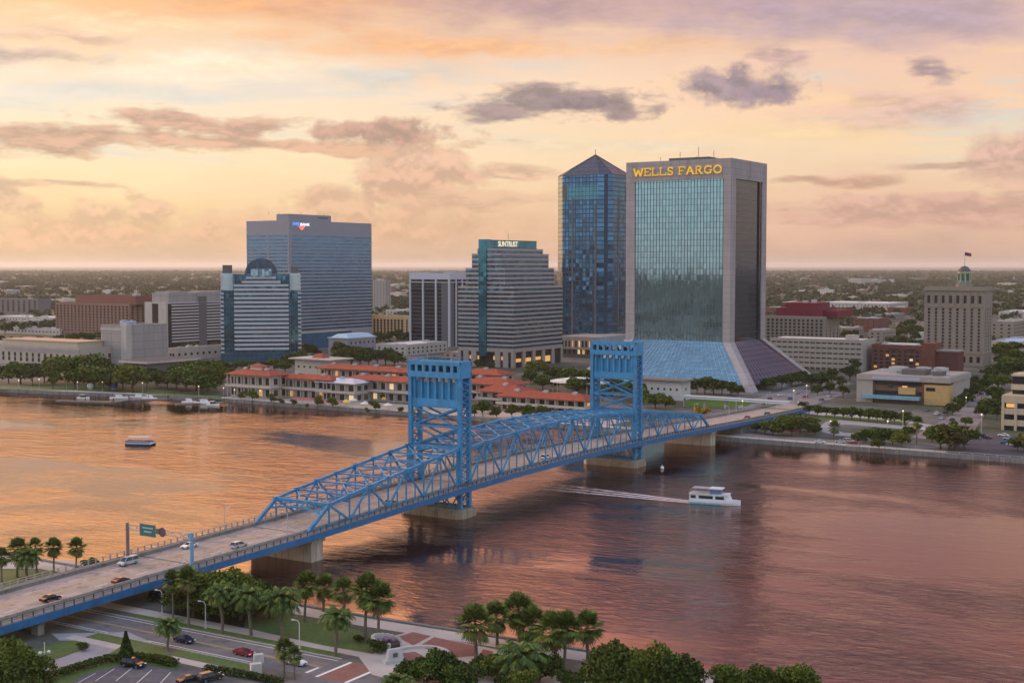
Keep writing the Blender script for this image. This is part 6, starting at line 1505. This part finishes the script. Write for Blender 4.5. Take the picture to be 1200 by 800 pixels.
def put_car(kind, c, loc, rz, label, group=None, name='car', simple=False):
    o = make_car(kind, c, simple); o.location = loc; o.rotation_euler = (0, 0, rz); o['label'] = label; o['category'] = 'car'
    if group: o['group'] = group
    return o
BLK = (.012, .013, .018); SLV = (.42, .43, .46); WHT = (.68, .68, .70); RED = (.26, .018, .028); NAVY = (.018, .026, .055); MAR = (.10, .02, .018); BLU = (.05, .11, .28); GRY = (.14, .14, .15)
rz_b = BRZ
def deck_car(kind, c, x, y, label, flip=False):
    for _ in range(1): q = gp(x, y, 7.5)
    rel = q-BA; t_ = rel.x*BU.x+rel.y*BU.y
    q = gp(x, y, dz(t_)+.5); rel = q-BA; t_ = rel.x*BU.x+rel.y*BU.y; w_ = rel.x*BN.x+rel.y*BN.y-dw(t_); w_ = min(17.0, max(3.2, w_))
    o = put_car(kind, c, bw(t_, w_, .015), rz_b+(math.pi if flip else 0), label); sl_ = (dz(t_+2)-dz(t_-2))/4
    return o
deck_car('sedan', BLK, 59, 701, 'black sedan nearest the left edge on the bridge approach')
deck_car('coupe', MAR, 142, 680, 'dark maroon coupe on the near lanes of the bridge approach')
deck_car('van', SLV, 150, 659, 'silver van on the far lanes of the bridge approach', True)
deck_car('sedan', WHT, 222, 639, 'white sedan passing behind the blue gantry post', True)
deck_car('suv', SLV, 280, 639, 'silver wagon driving toward the left truss portal')
deck_car('sedan', RED, 880, 489, 'red car on the road just past the right truss end', True)
deck_car('sedan', BLK, 905, 484, 'black car farther along the ramp behind the red car', True)
deck_car('sedan', GRY, 478, 590, 'grey car inside the left truss span beneath the bracing'); deck_car('suv', WHT, 640, 536, 'white car inside the lift span seen through the truss')
deck_car('sedan', GRY, 945, 470, 'grey car where the ramp joins the downtown street')
rzr = math.atan2(rdir.y, rdir.x)
def street_car(kind, c, x, y, label, flip=False, rz=None):
    q = gp(x, y+2, GZ); q.z = GZ+.018; return put_car(kind, c, q, (rzr if rz is None else rz)+(math.pi if flip else 0), label)
street_car('sedan', NAVY, 216, 750, 'navy sedan on the near street left of the red car')
street_car('coupe', RED, 286, 765, 'crimson sports car on the near street')
street_car('sedan', WHT, 346, 776, 'white sedan waiting before the brick crossing')
street_car('suv', BLK, 156, 779, 'black car parked under the pointed conifer', rz=rzr+.15); bpy.context.view_layer.update()
street_car('sedan', BLK, 222, 797, 'left one of the two dark cars parked at the bottom edge', rz=rzr+1.3); street_car('suv', (.03, .03, .034), 246, 795, 'right one of the two dark cars parked at the bottom edge', rz=rzr+1.3)
street_car('van', BLK, 186, 702, 'black van standing in the shade under the bridge', rz=rzr)
# far bank traffic and parked cars
FCARS = [(868,478,'sedan',WHT),(884,472,'suv',SLV),(902,468,'sedan',GRY),(914,464,'sedan',WHT),(926,468,'suv',BLU),(934,461,'sedan',SLV),(944,466,'sedan',RED),(952,459,'suv',WHT),(896,475,'sedan',BLU),(938,472,'sedan',WHT),(963,470,'suv',GRY),(972,465,'sedan',SLV)]
for (x, y, k_, c) in FCARS:
    q = gp(x, y, GZ); q.z += .02; put_car(k_, c, q, GRZ+random.uniform(-.2, .2), 'small car in the traffic where the bridge ramp meets the downtown streets', 'cars in the downtown traffic', simple=True)
for i, (x, y, k_, c) in enumerate([(1119,511,'sedan',BLU),(1122,516,'sedan',BLU),(1128,520,'suv',SLV),(1118,523,'suv',BLU),(1148,512,'suv',BLK),(1156,514,'sedan',NAVY),(1178,520,'sedan',BLU),(1186,522,'sedan',WHT),(1194,524,'suv',BLU),(1176,511,'sedan',WHT),(1182,515,'sedan',SLV),(1208,526,'sedan',BLU)]):
    q = gp(x, y, GZ); q.z += .03; put_car(k_, c, q, GRZ+1.57, 'car parked in the lot behind the far right seawall', 'cars in the right hand parking lot', simple=True)
for i, (x, y, k_, c) in enumerate([(961,516,'sedan',WHT),(995,515,'suv',SLV),(1000,518,'sedan',RED),(985,516,'sedan',SLV)]):
    q = gp(x, y+3, GZ); q.z += .03; put_car(k_, c, q, math.atan2(-.496, .868), ['white car on the shore road beside the far right seawall', 'silver wagon on the shore road by the small park', 'red car behind the silver wagon on the shore road', 'silver car ahead of the wagon on the shore road'][i], simple=True)
for i, (x, y, k_, c) in enumerate([(1098,482,'suv',WHT),(1104,487,'sedan',SLV),(1108,480,'sedan',BLK),(1086,478,'sedan',GRY),(1116,489,'sedan',BLK),(1140,466,'sedan',GRY),(1150,458,'suv',BLK)]):
    q = gp(x, y+4, GZ); q.z += .03; put_car(k_, c, q, GRZ, 'car along the avenue beside the wide panelled building', 'cars along the right hand avenue', simple=True)
q = gp(925, 504, GZ); root = thing('kiosk', 'small red and white kiosk on the bank by the bridge end', 'kiosk', q, GRZ); b = MB(); b.box(-3, 3, -3.5, 3.5, 0, 3); b.build('wall', mat('kiosk_red', (.40, .06, .05), .7), root); b = MB(); b.box(-3.5, 3.5, -4, 4, 3, 3.5); b.build('roof', roofw_m, root); b = MB(); b.box(-3.05, -2.9, -2.5, 2.5, 1.0, 2.4); b.build('window', litw, root)

# ------------------------------------------------------------------ far bank grounds
strip('shore_road', shore_pts := [(p.x, p.y) for p in shore(846, 1240, 20)], 9.5, 18.5, GZ+.016, asphw)
strip('market_terrace', [(p.x, p.y) for p in shore(250, 700, 20)], 8, 32, GZ+.02, mat('terrace_paving', (.42, .33, .28), .85))
sheet('park_lawn', px([(-30, 456), (-30, 452), (120, 452), (262, 462), (258, 468), (120, 458)]), GZ+.02, lawn_m)
sheet('plaza_lawn', px([(955, 490), (968, 486), (1066, 494), (1060, 500), (980, 496)]), GZ+.02, lawn_m); sheet('tower_lawn', px([(800, 470), (826, 466), (884, 470), (876, 476), (806, 478)]), GZ+.02, mat('bright_lawn', (.07, .13, .02), .9))
sheet('tower_lawn', px([(805, 463), (880, 468), (872, 471), (800, 466)]), GZ+.024, mat('bright_lawn', (.07, .13, .02), .9))
sheet('curved_drive', px([(960, 500), (968, 494), (985, 492), (1066, 499), (1066, 503), (990, 497), (976, 499), (974, 503), (990, 507), (1020, 508), (1010, 512), (980, 510), (964, 506)]), GZ+.022, drive_m)
sheet('parking_lot', px([(1108, 530), (1124, 506), (1230, 512), (1230, 540)]), GZ+.022, mat('asphalt_purple', (.085, .075, .085), .9))
sheet('avenue', px([(1068, 512), (1112, 488), (1136, 470), (1152, 452), (1166, 436), (1176, 436), (1172, 456), (1160, 478), (1136, 512), (1110, 516)]), GZ+.018, asphw)
sheet('cross_avenue', px([(860, 474), (900, 462), (940, 452), (990, 446), (1000, 450), (950, 460), (925, 474), (880, 482)]), GZ+.018, asphw)
sheet('side_street', px([(925, 474), (1110, 500), (1100, 506), (915, 480)]), GZ+.017, pave)
# elevated guideway
root = thing('guideway', 'pale elevated transit guideway on round columns beside the ramp', 'guideway', (0, 0, 0)); P = [gp(802, 476, GZ), gp(850, 479, GZ), gp(895, 482, GZ), gp(925, 484, GZ)]
gz_ = zat(802, 465, P[0].y); b = MB()
for a, c in zip(P, P[1:]):
    a2 = Vector((a.x, a.y, gz_)); c2 = Vector((c.x, c.y, gz_)); b.bar(a2, c2, 4.0, .9); b.bar(a2+Vector((0,0,.8)), c2+Vector((0,0,.8)), 4.4, .35)
b.build('beam', mat('guideway_pale', (.48, .50, .52), .7, var=.1), root)
for q in P[:-1]+[(P[0]+P[1])/2]:
    b = MB(); b.tube([(q.x, q.y, GZ-.3), (q.x, q.y, gz_-.4)], .7, 10); b.build('column', conc, root)
# lamp globes and poles on the far bank
FL = [(22,455,446),(46,455,445),(78,456,447),(91,457,448),(120,459,448),(167,460,449),(233,465,453),(262,464,455),(275,467,457),(305,468,458),(870,488,470),(945,474,452),(930,480,458),(1040,512,494),(1058,500,482),(1132,478,466),(973,506,494),(1150,506,486)]
for (x, yb, yt) in FL:
    q = gp(x, yb, GZ); root = thing('lamp_post', 'slim lamp post with a pale globe along the far bank', 'lamp post', q, 0, 'lamp posts along the far bank'); h = zat(x, yt, q.y)-GZ
    b = MB(); b.tube([(0, 0, 0), (0, 0, h)], [.2, .12], 6); b.build('pole', rail_m, root); b = MB(); b.ball((0, 0, h+.25), .36, 5); b.build('globe', lampw, root)
# parasols and tents before the market
for i in range(13):
    x = 347 + i*4.4; q = gp(x, 472+i*.35, GZ); root = thing('parasol', 'red pink parasol in the row on the market terrace', 'parasol', q, 0, 'red pink parasols on the market terrace')
    b = MB(); b.tube([(0, 0, 0), (0, 0, 2.6)], .08, 6); b.build('pole', rail_m, root); b = MB(); b.prism([(2.0*math.cos(R(45*k)), 2.0*math.sin(R(45*k))) for k in range(8)], 2.3, 3.3, top=[(.15*math.cos(R(45*k)), .15*math.sin(R(45*k))) for k in range(8)]); b.build('canopy', mat('parasol_red', (.42, .09, .10), .8, var=.15), root)
for i, (x, y, c, lab) in enumerate([(406, 476, (.65, .48, .08), 'yellow parasol at the right end of the red pink row'), (428, 478, (.62, .56, .46), 'cream parasol on the market terrace left of the bridge tower'), (455, 480, (.62, .56, .46), 'cream parasol nearest the bridge tower on the terrace'), (414, 474, (.62, .58, .5), 'pale parasol behind the yellow one')]):
    q = gp(x, y, GZ); root = thing('parasol', lab, 'parasol', q); b = MB(); b.tube([(0, 0, 0), (0, 0, 2.8)], .09, 6); b.build('pole', rail_m, root)
    b = MB(); b.prism([(2.8*math.cos(R(45*k)), 2.8*math.sin(R(45*k))) for k in range(8)], 2.4, 3.8, top=[(.15*math.cos(R(45*k)), .15*math.sin(R(45*k))) for k in range(8)]); b.build('canopy', mat('parasol_%d' % i, c, .8), root)
for (x, yb, yt, c) in [(296,470,458,leaf_g),(318,472,462,leaf_d),(372,476,464,leaf_d),(390,478,466,leaf_g),(440,481,470,leaf_d),(556,488,474,leaf_d),(582,490,476,leaf_d),(618,491,475,leaf_g),(668,491,479,leaf_g),(282,468,459,leaf_d),(360,478,473,leaf_g),(330,474,467,leaf_d),(345,475,468,leaf_d),(455,470,456,leaf_g),(470,484,477,leaf_g),(566,488,470,leaf_g),(600,490,474,leaf_g),(636,492,476,leaf_g),(652,490,480,leaf_d),(430,484,478,leaf_o)]:
    plant_px(PROTO[3 if c is leaf_g else 4], x, yb, yt, 'bush in the planted strip between the market and the water', 'bushes on the market terrace', 1.0, cat='shrub')
yl = leaf_mat('leaf_yellow_lit', (.20, .14, .02), (.42, .30, .06))  # yellow leaf colour stands in for light falling on the bushes
for i, (x, yb, yt) in enumerate([(818, 486, 476), (826, 487, 477)]):
    q = gp(x, yb, GZ); h = zat(x, yt, q.y)-GZ; root = thing('shrub', ['yellow flowering bush beside the right truss end', 'second bush with yellow light painted in its leaves beside the right truss end'][i], 'shrub', q); b = MB(); b.tube([(0, 0, -.2), (0, 0, h*.6)], .15, 5); b.build('stem', bark, root)
    o = bpy.data.objects.new('foliage', clump_mesh('foliage', crown_pts(500, h*.7, h, 0, 7, 30+i), .8, yl)); col.objects.link(o); o.parent = root

# ------------------------------------------------------------------ boats, docks, buoy
hull_w = mat('hull_white', (.66, .65, .64), .35, var=.06); hull_t = mat('hull_teal', (.12, .35, .42), .4); hull_d = mat('hull_dark', (.03, .035, .05), .45)
def hull(m_, L, W_, H_, mi=0, bowrise=.5, n=12):
    rows = []
    for i in range(n+1):
        f = i/n; x = -L/2+L*f; wv = W_/2*min(1, (1-max(0, (f-.55)/.45)**2.2)+.02)*(.9+.1*min(1, f*5)); zt = H_+bowrise*max(0, f-.4)**1.5*2
        b = len(m_.v); rows.append(b); m_.v += [(x, -wv*.75, -.5), (x+.0, -wv, zt*.55), (x, -wv, zt), (x, wv, zt), (x, wv, zt*.55), (x, wv*.75, -.5)]
    for r0, r1 in zip(rows, rows[1:]):
        for k in range(5): m_.f.append((r0+k, r0+k+1, r1+k+1, r1+k)); m_.m.append(mi)
        m_.f.append((r0+5, r0, r1, r1+5)); m_.m.append(mi)
    m_.f.append(tuple(rows[0]+k for k in range(6))[::-1]); m_.m.append(mi); m_.f.append(tuple(rows[-1]+k for k in range(6))); m_.m.append(mi)
    for k in range(len(m_.f)): m_.f[k] = tuple(reversed(m_.f[k]))
    return m_
q0, q1 = gp(809, 588, 0), gp(868, 592, 0); L = (q1-q0).length; bc = (q0+q1)/2; brz = math.atan2((q1-q0).y, (q1-q0).x)
root = thing('tour_boat', 'white two deck tour boat with a dark window band leaving a wake', 'boat', bc, brz); root.scale = (1, 1, .84)
W_ = 5.2; b = hull(MB(), L, W_, 1.5); b.build('hull', hull_w, root); b = MB(); b.box(-L*.5+.1, L*.14, -W_/2-.04, W_/2+.04, .02, .45); b.build('waterline_band', hull_t, root)
b = MB(); b.box(-L*.49, L*.24, -W_*.44, W_*.44, 1.45, 3.9); b.hexa(((L*.24, -W_*.44, 1.45), (L*.32, -W_*.3, 1.45), (L*.32, W_*.3, 1.45), (L*.24, W_*.44, 1.45), (L*.24, -W_*.44, 3.9), (L*.27, -W_*.3, 3.9), (L*.27, W_*.3, 3.9), (L*.24, W_*.44, 3.9))); cabn = b.build('cabin', hull_w, root)
for (x0, x1) in ((-L*.46, -L*.36), (-L*.30, -L*.02), (L*.03, L*.20)):
    for y in (-1, 1):
        b = MB(); b.box(x0, x1, y*W_*.44-.05, y*W_*.44+.05, 2.2, 3.4); b.build('window', carglass, cabn)
b = MB(); b.box(-L*.5, L*.28, -W_*.49, W_*.49, 3.9, 4.1); b.build('upper_deck', hull_w, root)
b = MB(); b.box(-L*.08, L*.13, -W_*.36, W_*.36, 4.1, 6.0); ph = b.build('pilot_house', mat('boat_blue_glass', (.10, .16, .28), .2), root)
b = MB(); b.box(-L*.1, L*.16, -W_*.42, W_*.42, 6.0, 6.3); b.build('roof', hull_w, ph)
b = MB()
for k in range(12):
    x = -L*.48+k*L*.036
    for y in (-W_*.46, W_*.46): b.tube([(x, y, 4.1), (x, y, 5.2)], .05, 5)
for y in (-W_*.46, W_*.46): b.bar((-L*.49, y, 5.2), (-L*.08, y, 5.2), .07, .07); b.bar((-L*.49, y, 4.7), (-L*.08, y, 4.7), .05, .05)
b.bar((-L*.49, -W_*.46, 5.2), (-L*.49, W_*.46, 5.2), .07, .07); b.build('railing', rail_m, root)
b = MB(); b.box(-L*.44, -L*.10, -W_*.4, W_*.4, 6.0, 6.12)
for x in (-L*.43, -L*.27, -L*.11):
    for y in (-W_*.38, W_*.38): b.tube([(x, y, 4.1), (x, y, 6.0)], .05, 5)
b.build('awning', mat('awning_mauve', (.36, .30, .36), .7), root)
# foam trailing behind it
fm = bpy.data.materials.new('wake_foam'); fm.use_nodes = True; t = NT(fm.node_tree); p = fm.node_tree.nodes['Principled BSDF']; p.inputs['Base Color'].default_value = (.75, .60, .58, 1); p.inputs['Roughness'].default_value = .6
oc = t.n('ShaderNodeTexCoord').outputs['Object']; nz = t.noise(t.vm('MULTIPLY', oc, (.25, 1.6, 1)), 1.0, 6, .7); sx = t.n('ShaderNodeSeparateXYZ'); t.l.new(oc, sx.inputs[0])
fade = t.ss(sx.outputs[0], -75, 0, .0, 1.0); t.l.new(t.m('MULTIPLY', t.ss(t.m('ADD', nz, t.m('MULTIPLY', fade, .16)), .48, .62), t.m('ADD', .25, t.m('MULTIPLY', fade, .75))), p.inputs['Alpha'])
b = MB(); n = 24
for i in range(n):
    f0, f1 = i/n, (i+1)/n
    for (o0, o1, s0, s1) in ((-.5, .5, .9, 1.8), (-2.2, -1.2, 1.1, 3.4), (1.2, 2.2, 1.1, 3.4)):
        g0 = lambda f, o: o*(1+f*2.8)
        b.poly([(-78*f0, g0(f0, o0), 0), (-78*f0, g0(f0, o1), 0), (-78*f1, g0(f1, o1), 0), (-78*f1, g0(f1, o0), 0)])
wk_ = b.build('boat_wake', fm); wk_.location = bc - Vector((math.cos(brz), math.sin(brz), 0))*L*.45 + Vector((0, 0, .03)); d_ = gp(690, 574, 0)-bc; wk_.rotation_euler = (0, 0, math.atan2(-d_.y, -d_.x)); tag(wk_, 'pale foamy wake trailing behind the tour boat', kind='stuff')
q = gp(165, 521, 0); rz_ = math.atan2(-.02, 1); root = thing('pontoon_boat', 'small dark hulled pontoon boat with a flat canopy on the orange water', 'boat', q, -.15); L = 12.6
b = MB()
for y in (-1.7, 1.7): b.tube([(-L/2, y, .15), (L/2-1, y, .2), (L/2, y, .6)], [.6, .6, .2], 8)
b.build('pontoon', hull_d, root); b = MB(); b.box(-L/2, L/2-.6, -2.2, 2.2, .7, 1.0); b.build('deck', hull_w, root)
b = MB(); b.box(-L/2+.2, L/2-1.0, -2.15, -2.05, 1.0, 1.9); b.box(-L/2+.2, L/2-1, 2.05, 2.15, 1.0, 1.9); b.box(-L/2+.1, -L/2+.2, -2.1, 2.1, 1, 1.9); b.build('side_panel', mat('boat_blue_panel', (.16, .22, .36), .5), root)
b = MB(); b.box(-L/2+.6, L/2-2.2, -2.3, 2.3, 3.4, 3.6)
for x in (-L/2+1, -1, L/2-2.6):
    for y in (-2.1, 2.1): b.tube([(x, y, 1), (x, y, 3.4)], .06, 5)
b.build('canopy', mat('canopy_cream', (.55, .47, .40), .7), root); b = MB(); b.box(-L/2+1.5, 2, -1.2, 1.2, 1.0, 1.8); b.build('seat', hull_d, root)
def small_boat(x, y, L, label, rz, c=hull_w):
    root = thing('motor_boat', label, 'boat', gp(x, y, 0), rz); hull(MB(), L, L*.32, .9, n=8).build('hull', c, root); b = MB(); b.hexa(((-L*.2, -L*.12, .85), (L*.2, -L*.10, .85), (L*.2, L*.10, .85), (-L*.2, L*.12, .85), (-L*.18, -L*.10, 2.3), (L*.08, -L*.09, 2.3), (L*.08, L*.09, 2.3), (-L*.18, L*.10, 2.3))); b.build('cabin', carglass if L < 9 else hull_w, root)
    b = MB(); b.box(-L*.25, L*.10, -L*.13, L*.13, 2.3, 2.45); b.build('roof', hull_w, root)
for i, a in enumerate([(140, 467, 11, .2), (152, 465, 9, -.2), (164, 466, 12, -.3), (176, 468, 10, -.4), (98, 467, 8, -.3), (222, 472, 9, -.35), (240, 473, 12, -.35), (250, 475, 8, -.35)]):
    small_boat(a[0], a[1], a[2], ['white motor boat at the left end of the left floating dock', 'second white motor boat moored at the left dock', 'largest white cabin boat in the middle of the left dock', 'white boat at the right end of the left dock', 'small boat tied outside the left dock finger', 'small white boat at the left of the second dock', 'long white cabin boat at the second dock', 'short white boat at the right of the second dock'][i], a[3])
def dock(label, pts, wd):
    root = thing('floating_dock', label, 'dock', (0, 0, 0)); b = MB(); P = [gp(x, y, 0) for x, y in pts]
    for a, c in zip(P, P[1:]): b.bar(a+Vector((0,0,.35)), c+Vector((0,0,.35)), wd, .6)
    b.build('deck', concd, root)
    for a, c in zip(P, P[1:]):
        k = max(1, int((c-a).length/9))
        for i in range(k+1): q = a.lerp(c, i/k); b = MB(); b.tube([(q.x, q.y+wd*.55, -2), (q.x, q.y+wd*.55, 2.6)], .25, 6); b.build('piling', mat('piling', (.10, .08, .07), .9), root)
dock('long thin floating dock with pilings off the left park', [(67, 470), (132, 472)], 2.6); dock('floating dock with moored boats below the windowless cube', [(132, 472), (150, 469), (196, 468), (212, 463)], 3.2); dock('second floating dock right of the moored boats', [(205, 474), (262, 472)], 3.0)
q = gp(142, 458, GZ); root = thing('tent', 'blue domed tent roof by the left dock', 'tent', gp(134, 456, GZ)); b = MB(); b.tube([(0, 0, 0), (0, 0, 2.4)], 1.7, 8); b.build('wall', whitew, root); b = MB(); b.ball((0, 0, 2.4), 2.3, 6); b.build('roof', mat('tent_blue', (.10, .12, .50), .6), root)
root = thing('tent', 'white domed tent roof left of the blue one', 'tent', gp(106, 456, GZ)); b = MB(); b.tube([(0, 0, 0), (0, 0, 2.0)], 1.6, 8); b.build('wall', whitew, root); b = MB(); b.ball((0, 0, 2.0), 2.0, 6); b.build('roof', hull_w, root)
root = thing('buoy', 'small round white buoy floating right of the farther bridge pier', 'buoy', gp(776, 549, 0)); b = MB(); b.ball((0, 0, .35), .75, 7); b.build('float', hull_w, root); b = MB(); b.tube([(0, 0, 1.0), (0, 0, 1.7)], .1, 6); b.build('post', hull_w, root)
# prototypes that were never planted are dropped
for pr in PROTO + FINE + DATE + FAN:
    if pr.name not in USED:
        for ch in list(pr.children): bpy.data.objects.remove(ch)
        bpy.data.objects.remove(pr)
